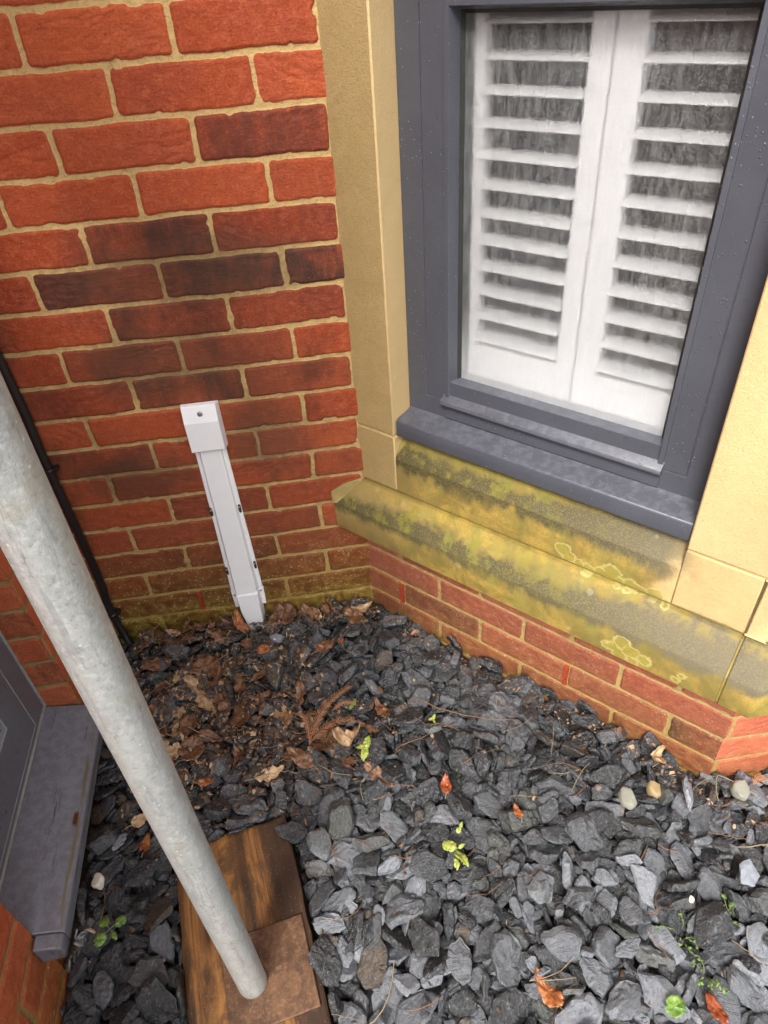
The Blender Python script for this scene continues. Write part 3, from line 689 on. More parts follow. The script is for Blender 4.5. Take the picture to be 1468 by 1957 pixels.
bm = bmesh.new(); yframe(bm, -.3735, .1135, -.7115, 1.42, [(-.002, -.07, -.002), (-.002, -.0655, -.002), (.0015, -.0650, .0015), (.0015, -.07, .0015)]); bm_obj('sash_highlight', bm, simple('sash_highlight_grey', (.30, .31, .33), .5, .4, 90), lwn)  # pale strip painting the highlight along the sash edge
bm = bmesh.new(); yframe(bm, -.4295, .1885, -.6555, 1.364, [(-.002, -.09, -.002), (-.002, -.0795, -.002), (.003, -.0815, .003), (.003, -.09, .003)]); bm_obj('bevel_highlight', bm, simple('bevel_highlight_grey', (.30, .31, .33), .5, .4, 90), lwn)  # pale strip painting the light caught by the sash bevel
bm = bmesh.new(); box(bm, -.096, -.092, -.66, -.425, .184, 1.37); bm_obj('glass_pane', bm, simple('dark_reflective_glass', (.02, .028, .026), .08, .4, 8, .0002, spec=.9), lwn)

# roofs of the recess are far above; nothing else of the house is seen
# ------------------------------------------------------------------ white cable cover on the rear wall
cc = empty('cable_cover', 'white slotted steel cable cover screwed to the red brick wall', 'cable cover', loc=(-.322, 0, 0))
bm = bmesh.new()
# channel: flange / raised centre / flange, widening downwards; raised section grows towards the foot
def chan(z, hw, ri, d): return [(-hw, -.001, z), (-hw, -.0045, z), (-ri - .004, -.0055, z), (-ri, -d, z), (ri, -d, z), (ri + .004, -.0055, z), (hw, -.0045, z), (hw, -.001, z)]
loft(bm, [chan(z, hw, ri, d) for z, hw, ri, d in ((.520, .0335, .0215, .012), (.30, .0365, .0235, .015), (.12, .0395, .0255, .020), (.062, .0405, .0262, .022))])
bm_obj('channel', bm, M_UP, cc, bevel=.0012)
bm = bmesh.new()
loft(bm, [chan(z, hw, ri, d) for z, hw, ri, d in ((.0610, .0420, .0270, .0235), (.000, .0405, .0255, .0260))], cap=True)
bm_obj('foot_bracket', bm, M_UP, cc, bevel=.0012)
bm = bmesh.new()
loft(bm, [[(-.0285, -.004, .058), (-.0270, -.0265, .058), (.0270, -.0265, .058), (.0285, -.004, .058)], [(-.030, -.004, .0), (-.024, -.030, .0), (.026, -.030, .0), (.0325, -.004, .0)], [(-.022, -.004, -.085), (-.008, -.036, -.090), (.026, -.036, -.088), (.029, -.004, -.080)]])
bm_obj('outlet_spout', bm, M_UP, cc, bevel=.0015)
bm = bmesh.new()
loft(bm, [[(-.0375, 0, z), (-.0365, -y, z), (.0345, -y, z), (.0395, 0, z)] for z, y in ((.6060, .0120), (.6045, .0140), (.5700, .0225), (.5000, .0215), (.4975, .0200))])
bm_obj('end_cap', bm, M_UP, cc, smooth=12)
def screw(par, x, y, z, r=.0035):
    bm = bmesh.new(); n = 14
    loft(bm, [[(x + rr * math.cos(t * 2 * math.pi / n), y + yy, z + rr * math.sin(t * 2 * math.pi / n)) for t in range(n)] for rr, yy in ((r, .002), (r, -.0008), (r * .75, -.0016), (r * .35, -.0016), (r * .3, -.0006))])
    bm_obj('screw', bm, M_SCR, par, smooth=40)
screw(cc, .0, -.0190, .589, .0055)
for x, z in ((-.0345, .322), (.0315, .322), (-.0365, .132), (.0350, .140)):
    bm = bmesh.new(); n = 14
    ring = [(x + .0034 * math.cos(t * 2 * math.pi / n), z + .0125 * math.copysign(1, math.sin(t * 2 * math.pi / n)) * (abs(math.sin(t * 2 * math.pi / n)) ** .35)) for t in range(n)]
    loft(bm, [[(a, yy, b) for a, b in ring] for yy in (-.0042, -.0060)]); bm_obj('slot', bm, M_UPD, cc)
    screw(cc, x, -.0068, z + .005, .0026)
screw(cc, -.0345, -.0058, .045, .0030); screw(cc, .0340, -.0058, .050, .0030)

# ------------------------------------------------------------------ black cable in the corner
cab = empty('black_cable', 'black plastic cable clipped down the left corner of the brick wall', 'cable', loc=(-.665, -.014, 0))
rs = np.random.RandomState(3)
pts = [(.0045 * math.sin(z * 5) + (.004 if z > .6 else 0), .002 * math.sin(z * 11), z) for z in np.arange(2.6, .10, -.06)]
pts += [(-.001, -.001, .10), (.001, -.004, .05), (.008, -.012, .0), (.022, -.026, -.045), (.040, -.040, -.075)]
bm = bmesh.new(); tube(bm, pts, .0098, 14); bm_obj('sheath', bm, M_CAB, cab, smooth=60)
for z, x in ((.495, .0045 * math.sin(2.4)), (.048, .0015), (1.05, -.004)):
    bm = bmesh.new(); tube(bm, [(x, 0 if z > .3 else -.004, z + d) for d in (-.006, -.004, .004, .006)], [.0100, .0125, .0125, .0100], 14)
    box(bm, x + .006, x + .018, -.004, .012, z - .004, z + .004); bm_obj('clip', bm, M_CAB, cab, bevel=.0008)

# ------------------------------------------------------------------ sole board, base plate, scaffold pole
AX = np.array([.983, .183]); AY = np.array([.183, -.983]); brz = math.atan2(.183, .983)
board = empty('wooden_sole_board', 'wet brown timber board lying on the slates under the scaffold pole', 'wooden board', loc=(-.468, -.616, -.068), rz=brz)
# local: x across 0..225, y negative towards viewer
bm = bmesh.new()
nx_, ny_ = 46, 120; rsb = np.random.RandomState(4)
xs = np.linspace(0, .222, nx_); ys = np.linspace(0, -.62, ny_)
X_, Y_ = np.meshgrid(xs, ys); Zt = .038 + .0007 * fb(X_ * 130, Y_ * 7, 0, 5, 3) + .0010 * vn(X_ * 18, Y_ * 6, 0, 6)
ed = np.minimum(np.minimum(X_, .222 - X_), -Y_); Zt -= .0035 * (1 - sstep(0, .005, ed))
groove = np.exp(-((X_ - .174 - .0025 * vn(X_ * 0, Y_ * 9, 0, 7)) / .0016) ** 2); Zt -= .0022 * groove
V = [(x, y, z) for x, y, z in zip(X_.ravel() + .0013 * vn(X_ * 0, Y_ * 40, 0, 8).ravel(), (Y_ + .002 * vn(X_ * 50, Y_ * 0, 0, 9) * (Y_ > -.004)).ravel(), Zt.ravel())]
F = [(j * nx_ + i, j * nx_ + i + 1, (j + 1) * nx_ + i + 1, (j + 1) * nx_ + i) for j in range(ny_ - 1) for i in range(nx_ - 1)]
per = [i for i in range(nx_)] + [(j + 1) * nx_ - 1 for j in range(1, ny_)] + [(ny_ - 1) * nx_ + i for i in range(nx_ - 2, -1, -1)] + [j * nx_ for j in range(ny_ - 2, 0, -1)]
n0 = len(V)
for q in per: V.append((V[q][0] + .0008 * math.sin(q), V[q][1], 0.0))
F2 = [(per[i], n0 + i, n0 + (i + 1) % len(per), per[(i + 1) % len(per)]) for i in range(len(per))]
me = bpy.data.meshes.new('timber'); me.from_pydata(V, [], F + F2); me.update()
bm = bmesh.new(); bm.from_mesh(me); bm_obj('timber', bm, M_WOOD, board, smooth=50)
plate_c = np.array([-.468, -.616]) + AX * .1385 + AY * .2680
plate = empty('base_plate', 'square rusty steel base plate on the wet timber board', 'base plate', loc=(plate_c[0], plate_c[1], -.0292), rz=brz)
bm = bmesh.new(); loft(bm, [[(-.074, -.074, z), (.074, -.074, z), (.0745, .074, z), (-.0735, .074, z)] for z in (0, .006)])
bm_obj('steel_square', bm, M_RUST, plate, bevel=.0015)
for x, y in ((.045, .045), (-.052, .05)):
    bm = bmesh.new(); n = 16; loft(bm, [[(x + rr * math.cos(t / n * 2 * math.pi), y + rr * math.sin(t / n * 2 * math.pi), z) for t in range(n)] for rr, z in ((.0052, .0061), (.0048, .0069), (.0036, .0069))]); bm_obj('nail_hole_rim', bm, M_RUST, plate)
pole = empty('scaffold_pole', 'galvanised steel scaffold pole standing on the rusty base plate', 'scaffold pole', loc=(-.3084, -.8632, -.0228))
pdir = Vector((.0149, -.0081, 1)).normalized()
q = pdir.to_track_quat('Z', 'Y'); pole.rotation_mode = 'QUATERNION'; pole.rotation_quaternion = q
bm = bmesh.new(); rings = []; n = 64
for z in list(np.linspace(0, .4, 60)) + list(np.linspace(.42, 2.5, 90)):
    rings.append([((.02415 + .00010 * math.sin(z * 23 + t * .3)) * math.cos(t * 2 * math.pi / n), (.02415) * math.sin(t * 2 * math.pi / n), z) for t in range(n)])
rings = [[(x * 1.0, y, 0.0) for x, y, z in rings[0]]] + rings[1:]
loft(bm, rings, cap=False)
inner = [[(.0205 / .02415 * x, .0205 / .02415 * y, z) for x, y, z in rings[k]] for k in (0, len(rings) - 1)]
loft(bm, inner, cap=False)
bm_obj('tube', bm, M_POLE, pole, smooth=60)
bm = bmesh.new(); loft(bm, [[(r_ * math.cos(t * 2 * math.pi / 40), r_ * math.sin(t * 2 * math.pi / 40), z) for t in range(40)] for r_, z in ((.0256, -.001), (.0252, .0012), (.0242, .0018))], cap=False)
bm_obj('tube_collar', bm, M_RUST, pole, smooth=60)

# resting places of the slate chips: kind, length mm, x y z in half mm, turn (quaternion x y z, hundredths)
CHIPS = [
15,42,-1247,-2125,-199,1,-9,-47,12,92,-868,-1898,-62,27,36,-81,19,48,-847,-1889,-123,68,72,3,3,60,-970,-1720,-132,91,39,6,1,50,-1181,-1472,-182,45,87,7,19,50,-1288,-1252,-193,29,80,49,
23,42,-1305,-1068,-194,2,-6,69,13,66,-1294,-866,-156,-50,-86,1,10,80,-1293,-704,-129,14,7,-28,1,50,-1310,-630,-107,47,81,7,4,92,-1075,-684,-103,3,-47,-87,19,82,-1095,-2276,-134,84,-21,24,
0,74,-1215,-2065,-188,7,-8,-13,8,76,-857,-1734,-56,62,-27,-60,14,66,-1197,-1550,-184,-13,98,-5,23,70,-1090,-1440,-152,-98,-10,-11,2,38,-1254,-1308,-205,89,41,4,12,44,-933,-1219,-121,68,10,31,
23,60,-1238,-1109,-172,-16,-11,-87,15,74,-1234,-802,-150,5,0,-60,21,48,-1096,-748,-132,-27,-44,62,13,46,-1057,-2218,-153,4,-7,-40,3,22,-1101,-2232,-163,32,-5,-12,0,92,-868,-2017,-100,0,-14,98,
23,42,-886,-1715,-109,79,24,11,6,24,-1279,-1864,-205,79,-59,-3,1,54,-905,-1649,-124,4,-5,-26,16,36,-911,-1534,-133,-77,62,-6,16,80,-1028,-1484,-147,90,39,11,16,26,-1053,-1118,-156,30,-54,-77,
17,88,-1134,-893,-146,9,-2,-17,5,52,-1097,-31,-118,-1,3,-19,13,50,-848,-2215,-118,33,93,-7,14,26,-1063,-2161,-160,-87,44,-16,21,38,-807,-2098,-122,2,1,-40,23,54,-869,-1813,-116,82,56,2,
11,34,-881,-1757,-123,-14,98,-3,5,88,-955,-1538,-94,-83,51,7,23,42,-929,-1447,-126,-91,39,-7,12,86,-924,-1037,-137,3,-2,-88,7,76,-1048,-752,-149,1,3,-81,5,52,-922,-287,-122,45,-19,-8,
10,20,-849,-2305,-124,-10,98,-2,17,48,-823,-2183,-104,95,-1,-14,5,30,-474,-2181,-115,-2,1,37,1,52,-658,-1128,-147,69,70,9,5,56,-763,-373,-149,-3,0,82,13,68,-615,-450,-147,5,5,-98,
8,84,-632,-384,-128,18,-33,-89,11,92,-683,-343,-122,-80,-55,20,1,38,-445,-1188,-160,94,-30,-2,10,34,-312,-2002,-130,-76,-63,7,10,26,-347,-1880,-128,61,-60,-20,10,50,-294,-1428,-140,98,-3,4,
3,62,-281,-917,-167,-91,38,3,18,92,-295,-189,-130,50,84,-14,22,34,-215,-2036,-134,-96,23,-3,11,88,-217,-1537,-128,-1,-9,-97,1,92,-195,-1281,-154,98,10,0,14,60,-206,-477,-145,-2,-2,-24,
17,64,-199,-423,-108,-4,94,26,6,92,-131,-130,-114,12,-6,-81,2,58,-11,-2284,-132,97,-7,5,19,72,-82,-1914,-131,99,9,2,13,78,-60,-1752,-130,-8,2,-71,11,86,-114,-1025,-150,-1,-13,-96,
20,34,-127,-318,-139,6,1,-60,10,68,-100,-252,-122,45,-88,-2,8,46,-87,-102,-125,-3,1,-68,8,40,17,-2296,-143,-3,-1,-6,14,82,95,-1785,-139,-7,-15,78,20,38,49,-1609,-157,84,52,-4,
13,62,112,-1553,-152,-3,-2,97,7,92,10,-650,-138,-14,-2,-28,5,92,11,-441,-109,65,-49,-39,10,82,188,-722,-153,-1,3,-26,11,86,216,-562,-124,-88,45,-3,22,44,209,-427,-130,-1,-1,-22,
1,84,107,-308,-116,2,0,-1,3,70,115,-206,-113,-10,98,-1,7,50,274,-2277,-145,-55,82,-7,12,92,297,-429,-114,1,0,87,0,40,321,-2250,-154,2,3,59,19,34,410,-960,-139,-34,15,-64,
3,26,402,-711,-118,-45,50,2,21,46,391,-594,-127,-1,1,94,8,66,472,-1149,-138,-58,80,-5,5,42,513,-985,-117,39,-69,15,21,92,588,-2118,-171,1,2,18,17,68,610,-1939,-164,4,1,-65,
14,74,672,-1120,-104,-36,-33,60,3,44,808,-2300,-113,41,-73,30,15,52,847,-1335,-140,-37,90,-3,16,78,813,-1015,-127,0,1,48,1,34,911,-2222,-147,93,-33,-4,16,90,1030,-1735,-149,0,1,-98,
11,42,1036,-2211,-135,48,1,-14,23,36,1034,-1522,-150,-2,2,-97,0,86,1074,-1438,-141,48,-86,-8,15,86,1041,-1224,-142,0,-1,31,1,48,1143,-2283,-144,-1,-2,-99,4,54,1155,-1454,-142,1,0,72,
15,52,1159,-1232,-142,32,-93,4,3,20,1259,-2305,-156,-92,36,4,4,34,1258,-2170,-163,-3,2,-49,23,92,1196,-1981,-146,3,5,47,17,62,1414,-1757,-149,4,-1,-89,20,88,1534,-1836,-135,22,-96,-8,
12,60,1496,-1739,-147,1,0,69,17,76,1495,-1562,-131,-16,97,6,23,58,1661,-1356,-133,-51,85,-2,13,42,1627,-1541,-143,5,99,-6,1,78,2086,-1467,-108,-45,-32,66,19,92,1956,-2152,-133,82,-55,0,
7,36,2112,-2172,-134,-38,-62,35,10,58,-259,-2258,-130,-3,0,87,10,60,-936,-2077,-128,12,0,-98,20,38,-958,-2006,-134,-92,36,-4,12,50,-1086,-1732,-157,-18,19,-79,4,58,-1116,-1541,-159,-4,3,-80,
1,70,-669,-1002,-137,-11,-15,6,2,50,-1239,-949,-176,82,55,7,15,56,-1139,-803,-137,3,34,92,23,60,-977,-315,-126,-15,-44,87,16,74,-1324,-388,-127,0,-1,66,2,76,-1313,-271,-136,4,0,-75,
9,92,-925,-176,-135,-1,0,68,19,48,-796,-2154,-107,83,-40,-4,11,92,-1037,-1856,-108,-16,5,-53,3,42,-1111,-1703,-168,69,70,6,14,44,-1267,-1487,-198,-3,99,-3,5,50,-1225,-1344,-182,71,39,24,
15,92,-1255,-1195,-200,-2,-5,97,23,74,-1159,-1153,-159,74,65,-7,2,52,-1055,-732,-127,80,-56,-14,19,68,-1270,-747,-119,-4,-98,-14,3,44,-1191,-526,-134,2,2,-91,19,92,-1177,-322,-123,10,-8,-40,
1,68,-1151,-208,-130,98,-3,2,10,64,-894,-108,-105,34,93,-1,16,34,-569,-2305,-117,3,43,89,16,76,-876,-2136,-113,-8,-9,16,2,92,-937,-1932,-96,-26,-39,76,19,82,-1192,-1662,-147,-19,32,-16,
20,70,-1138,-1351,-176,66,72,5,4,50,-1203,-1249,-177,-11,-10,23,4,68,-1104,-1227,-166,-98,-1,-13,3,80,-1073,-1065,-153,-4,-10,48,6,74,-1032,-807,-131,21,19,-3,15,20,-1119,-716,-119,79,-59,2,
1,44,-919,-2233,-116,1,13,98,10,90,-962,-1822,-118,6,-17,-25,2,50,-1005,-1787,-107,-85,51,0,16,34,-905,-2100,-122,46,8,26,5,26,-320,-1355,-133,65,3,73,6,90,-1009,-1264,-121,-34,89,20,
8,28,-968,-1017,-143,32,-46,-80,3,36,-511,-1107,-108,-70,-70,7,21,54,-993,-688,-132,-61,77,7,13,92,-1042,-489,-151,-70,70,-1,18,92,-840,-118,-125,-7,-15,92,7,50,-971,-1821,-87,83,-47,-9,
4,64,-772,-992,-149,-97,-17,0,7,82,-843,-252,-127,1,1,-3,13,34,-437,-2293,-121,-95,-26,7,13,44,-595,-1113,-155,45,88,-7,12,92,-682,-873,-138,-26,-94,-6,15,84,-586,-536,-130,-22,-12,59,
7,26,-667,-412,-94,40,28,46,17,92,-568,-1078,-131,-7,2,-27,11,56,-570,-365,-144,-46,76,-41,23,48,-420,-1255,-151,-69,-71,3,8,38,-311,-1949,-131,-2,2,-95,17,60,-290,-1755,-120,-27,1,47,
4,92,-344,-1618,-127,3,1,59,18,72,-371,-1467,-137,0,1,-8,2,92,-282,-436,-120,-75,57,10,5,48,-272,-275,-128,1,41,88,13,40,-247,-89,-134,22,-35,-74,12,60,-166,-2252,-133,41,-90,0,
14,60,-289,-2168,-127,-3,0,-81,14,50,-201,-991,-160,-6,-17,-8,7,92,-69,-877,-158,-33,-93,-2,15,58,-208,-393,-124,-89,-38,-15,21,60,-24,-2274,-120,-15,-9,-48,23,92,-52,-2165,-102,-89,-38,11,
11,72,-115,-1989,-115,53,1,15,8,50,-24,-1854,-133,-12,-4,-98,23,42,-38,-152,-116,-1,-1,97,23,54,18,-2241,-114,68,-49,-13,8,92,105,-2102,-111,16,97,8,17,92,32,-1023,-147,0,-5,-94,
13,46,-25,-506,-127,62,52,37,23,64,-30,-310,-99,36,-74,-48,13,64,160,-2003,-143,12,98,-12,9,76,100,-1938,-133,-79,-47,16,3,62,152,-1353,-141,-3,-12,-76,19,84,173,-361,-99,-97,-3,9,
14,58,263,-2241,-135,-9,4,93,11,60,260,-771,-139,-91,-21,-2,8,66,369,-2204,-151,9,5,-74,5,38,383,-1089,-138,-50,11,32,4,72,390,-825,-139,-2,-1,12,13,92,344,-545,-115,-35,91,-10,
20,52,461,-2280,-167,-1,3,53,19,76,467,-1374,-134,-37,6,52,22,58,453,-926,-131,16,-12,-42,17,26,448,-769,-131,7,36,-88,12,38,613,-2298,-166,99,7,2,7,88,610,-1150,-130,0,-3,77,
3,78,550,-921,-106,1,-6,-22,5,66,670,-724,-108,0,4,-52,15,92,802,-1674,-132,11,-10,93,7,92,576,-1631,-136,-1,16,-96,19,92,748,-1130,-116,-8,3,40,11,56,699,-811,-114,7,-99,2,
11,76,1021,-1987,-132,4,-96,17,5,92,779,-1339,-112,-13,-58,76,23,92,847,-1466,-116,-87,35,12,11,80,885,-1383,-135,-74,-37,16,16,78,935,-1262,-140,3,4,95,23,48,1006,-1105,-139,-2,3,-86,
2,36,995,-2295,-143,97,-19,-8,13,74,1121,-1904,-166,-3,2,65,18,92,1100,-1531,-127,13,5,95,14,24,1104,-2309,-133,-51,39,24,4,68,1209,-1567,-126,-7,-24,63,7,58,1194,-1353,-123,20,-30,-80,
1,40,1242,-2220,-157,35,92,3,5,60,1307,-2110,-149,41,81,30,21,48,1280,-2004,-176,0,3,56,17,76,1262,-1409,-129,0,4,83,3,92,1431,-2099,-144,2,19,-93,12,92,1365,-1760,-125,-9,-38,91,
13,82,1343,-1611,-141,3,-4,-93,10,44,1461,-1769,-120,29,38,24,1,66,1442,-1658,-139,-6,-9,97,16,92,1595,-1702,-138,-98,14,-1,6,34,1841,-1604,-145,3,-3,-33,8,86,1628,-1666,-113,-58,-79,12,
20,46,1587,-1600,-144,96,22,-5,23,38,1758,-2294,-155,-2,-1,14,1,82,1734,-2195,-154,10,98,4,22,54,1742,-2238,-113,-18,24,90,10,40,1837,-2222,-132,78,-51,16,14,50,1885,-2136,-134,-21,-20,64,
7,50,2034,-2077,-142,33,-93,7,23,38,-370,-2179,-104,37,5,61,11,46,-783,-1178,-86,26,-8,20,23,92,-769,-1070,-87,33,-88,20,14,58,-1150,-739,-125,-1,1,-91,16,64,-1335,-789,-123,-49,49,-47,
5,56,-969,-764,-123,-43,34,-44,3,50,-1174,-565,-116,48,73,46,5,42,-1346,-276,-113,-44,-39,64,14,92,-1186,-2228,-161,95,5,24,15,64,-1100,-1976,-151,-32,93,9,9,92,-1105,-1892,-161,-3,-11,17,
21,42,-1273,-1730,-197,4,-14,-88,13,92,-1229,-1426,-169,-12,-12,22,20,34,-1261,-1382,-201,8,-3,-23,21,50,-852,-1209,-107,-69,-7,4,14,74,-1115,-1061,-131,-3,-28,-18,5,56,-1271,-429,-113,64,45,29,
10,78,-1118,-458,-115,0,-6,-48,5,28,-1173,-397,-134,44,71,-53,13,52,-1073,-2291,-150,6,89,-40,9,34,-1100,-2197,-169,-11,-8,77,4,60,-1079,-2101,-155,-97,-13,-13,13,38,-1120,-1951,-172,7,97,-5,
18,58,-1160,-1767,-180,12,-1,-97,16,88,-1037,-1420,-110,1,-98,9,7,30,-911,-1008,-114,93,3,5,11,92,-1041,-980,-130,0,41,90,15,44,-1100,-768,-122,-27,-43,63,22,50,-1089,-181,-122,2,39,68,
18,64,-692,-2243,-119,-15,98,1,5,68,-850,-2070,-69,5,-66,34,11,46,-843,-1964,-93,57,-4,-3,19,76,-1056,-1733,-113,60,72,-9,18,44,-893,-1662,-100,5,-11,96,7,38,-563,-1153,-143,-70,-2,13,
22,92,-899,-911,-130,-7,-5,22,19,78,-998,-599,-134,89,29,3,23,84,-967,-487,-92,-89,36,24,7,66,-1000,-342,-119,42,-3,-26,20,58,-972,-222,-128,-19,17,92,21,84,-370,-1706,-45,-15,19,-51,
3,92,-871,-1151,-103,-97,9,5,23,50,-904,-759,-128,53,-83,-10,3,74,-654,-474,-131,-18,-30,92,21,70,-486,-368,-135,13,-19,40,11,46,-470,-186,-131,-10,-73,53,2,40,-608,-118,-131,33,-93,-9,
15,72,-392,-43,-116,22,-22,94,19,70,-258,-1982,-124,88,46,2,22,38,-324,-1918,-119,-7,7,63,13,68,-216,-1475,-115,-1,-38,-89,1,76,-312,-328,-110,2,-4,7,11,46,-282,-95,-131,23,-1,34,
9,50,-157,-2043,-114,-58,-75,-12,8,86,-156,-1691,-117,-18,-11,-26,20,66,-197,-1585,-123,-45,-81,-13,12,92,-281,-734,-123,-24,-6,-9,1,56,-119,-2149,-107,-60,-30,54,8,52,-35,-2038,-121,-5,-7,93,
19,58,-128,-1957,-85,-32,15,84,12,92,-56,-980,-122,-12,-6,-48,13,66,-67,-576,-129,-8,97,3,0,44,-36,-197,-123,91,39,0,17,20,111,-124,-112,-74,-26,-59,17,66,85,-2203,-128,1,3,98,
22,34,23,-2051,-125,80,-46,-36,0,92,68,-1677,-128,93,16,-11,3,92,41,-1119,-123,35,-11,11,6,56,43,-986,-117,-7,-1,62,2,50,7,-517,-105,29,-7,68,4,48,0,-232,-111,-24,-26,42,
14,54,160,-2282,-128,-15,-34,85,14,44,130,-2034,-128,10,45,-88,1,54,141,-1965,-126,-15,1,57,4,48,118,-1592,-127,-13,-47,34,0,90,152,-1295,-124,-2,-11,-55,1,56,190,-845,-122,58,-68,-37,
2,88,129,-609,-124,96,22,14,4,66,246,-378,-75,-83,-53,4,10,46,170,-276,-103,72,-3,-46,19,46,226,-1398,-145,-24,38,-88,22,52,278,-1228,-141,-97,-19,-5,1,36,284,-430,-90,20,-97,-6,
18,40,229,-323,-117,2,-10,28,19,46,361,-2288,-149,-4,10,-33,4,50,367,-942,-144,-1,5,88,4,34,334,-809,-126,-19,8,96,21,64,344,-626,-114,-4,30,-94,14,44,503,-2287,-151,3,-13,88,
5,92,494,-1520,-120,71,66,17,11,92,423,-1151,-102,36,3,50,18,78,458,-1022,-106,67,-73,-1,0,34,400,-986,-122,16,0,69,1,92,622,-2068,-142,-5,-1,-99,15,76,563,-1336,-135,-62,-77,7,
17,82,510,-1233,-111,2,21,15,1,32,535,-1100,-138,2,-1,-81,1,80,605,-864,-80,1,22,55,1,44,758,-2175,-136,-7,-8,77,9,82,729,-1772,-141,95,-19,2,11,64,708,-1608,-116,-89,-2,13,
22,46,954,-1327,-138,-5,-97,-17,3,54,767,-1510,-124,-79,57,15,0,46,828,-1169,-137,15,8,-19,7,48,920,-2299,-139,-3,0,-2,12,52,868,-2059,-152,98,10,0,6,60,1099,-2018,-129,-51,78,30,
1,92,903,-1575,-130,15,-20,92,21,60,953,-1415,-145,53,-80,-23,19,54,1036,-2287,-133,95,28,-6,23,48,1096,-2129,-133,55,28,65,18,76,1032,-1682,-145,85,3,7,11,48,1042,-1559,-150,20,-97,2,
13,80,1131,-1891,-134,7,-17,-97,15,62,971,-1689,-129,47,-43,-64,17,64,1204,-1673,-123,8,9,33,9,62,1205,-1496,-125,-27,8,16,8,20,1186,-2301,-152,-1,-1,48,5,72,1185,-2152,-134,11,85,46,
7,62,1250,-1538,-141,-8,7,-35,19,74,1371,-1315,-136,1,1,96,1,72,1433,-2244,-132,22,-94,22,4,80,1359,-2194,-143,-17,96,15,13,60,1322,-2015,-141,-35,-55,-72,8,26,1382,-1550,-148,-1,-2,88,
16,32,1484,-2268,-171,-73,67,-2,0,62,1560,-2020,-127,-1,-3,-56,6,46,1601,-1923,-142,-23,-31,84,15,92,1709,-1660,-138,80,-58,6,13,72,1755,-2287,-130,4,-2,-99,8,92,1676,-2127,-141,-6,17,97,
7,92,1701,-1963,-132,90,-17,-7,2,62,1879,-2267,-132,21,8,72,1,44,1841,-2182,-132,-13,4,78,0,92,1831,-2013,-138,-22,96,-3,16,90,1985,-2010,-138,-1,0,-31,9,50,2035,-2303,-133,-3,84,-52,
17,40,-787,-2202,-72,-14,-10,-71,12,34,-795,-2112,-96,81,46,-27,8,32,-1286,-1936,-181,62,15,73,19,38,-401,-1507,-112,10,-24,-83,23,34,-344,-1836,-126,-4,3,81,12,82,-20,-1804,-112,-87,-45,10,
5,78,-125,-1484,-106,-29,31,-88,11,92,-284,-1061,-114,0,35,89,0,44,-1262,-1308,-194,85,48,2,14,26,-511,-1140,-149,-43,22,40,20,52,-526,-1066,-93,15,-16,-38,7,34,-1328,-1011,-182,60,-45,-49,
7,44,-1261,-671,-111,1,10,31,20,40,-1294,-578,-125,-3,4,-12,18,60,-1298,-512,-108,8,-25,-93,9,72,-1329,-389,-106,-75,65,-2,0,40,-1301,-95,-133,3,0,-36,20,92,-241,-2135,-48,4,3,92,
7,58,-202,-1961,-102,-86,37,-27,15,40,-1096,-2016,-141,47,-10,57,7,58,-1244,-1912,-193,-6,-8,94,8,32,-1276,-1819,-202,-38,-91,2,19,44,-1196,-1305,-166,-4,4,-41,3,40,-1125,-1153,-127,29,-94,10,
22,92,-516,-943,-134,-15,11,45,6,52,-1284,-800,-106,6,-60,-77,20,92,-1146,-793,-97,-2,1,-56,0,92,-1213,-455,-125,-2,3,59,18,58,-1243,-216,-121,77,56,4,11,74,-1244,-78,-120,-66,-74,-1,
19,40,-780,-2222,-104,-18,-71,-66,10,32,-901,-2207,-113,-17,17,60,2,36,-980,-2049,-141,-66,73,0,14,34,-1055,-1755,-137,-98,-6,-11,1,60,68,-1875,-78,11,94,16,23,90,-267,-1390,-118,-13,5,67,
13,52,-965,-1361,-130,18,92,-31,12,44,-1147,-1290,-167,84,-52,7,13,46,-470,-1130,-137,-22,69,-42,21,86,-1207,-1125,-132,-2,-10,-94,1,38,-1139,-633,-125,-57,70,-11,22,36,-1121,-632,-139,0,-21,67,
0,54,-1151,-549,-121,36,-9,-43,13,92,-1091,-397,-102,-15,-26,-92,4,70,-1095,-73,-104,-78,49,13,16,42,-514,-2210,-121,-56,82,-2,20,30,-882,-2172,-120,-4,95,-27,2,50,-1131,-2066,-171,0,-3,-59,
21,38,-1052,-1668,-157,-1,-10,15,1,62,-199,-1620,-100,12,23,27,18,30,-556,-928,-72,85,-48,-2,19,92,-399,-1068,-89,-81,36,33,22,36,-939,-1314,-121,-23,11,-69,0,92,-710,-1164,-110,2,80,-56,
16,58,-973,-940,-111,19,-36,-69,7,92,-1022,-860,-110,-68,62,-14,15,34,-996,-702,-123,24,-96,-8,0,92,-969,-173,-106,96,17,11,5,28,-612,-2284,-113,-20,47,-63,4,20,-833,-2161,-92,-14,28,53,
2,52,-345,-1792,-124,-34,-80,43,9,70,-152,-1888,-126,18,-30,-86,3,58,-826,-990,-117,-39,-15,-27,17,50,-1010,-580,-115,-23,30,89,20,66,-826,-502,-151,-94,-29,5,20,60,-877,-187,-113,89,42,-3,
21,54,-811,-47,-115,-24,-4,-82,1,24,-713,-2228,-106,-3,99,5,1,92,-821,-727,-126,-39,-10,-52,8,60,-769,-450,-162,0,-3,95,1,38,-837,-243,-97,-7,13,-80,22,32,-483,-1094,-116,-72,-48,42,
5,92,-685,-706,-127,93,30,9,23,92,-473,-103,-105,21,-14,-21,13,46,-674,-112,-131,42,87,-20,13,92,-415,-1139,-139,82,54,-13,23,92,-544,-754,-117,-83,42,-4,1,92,-492,-584,-129,12,0,77,
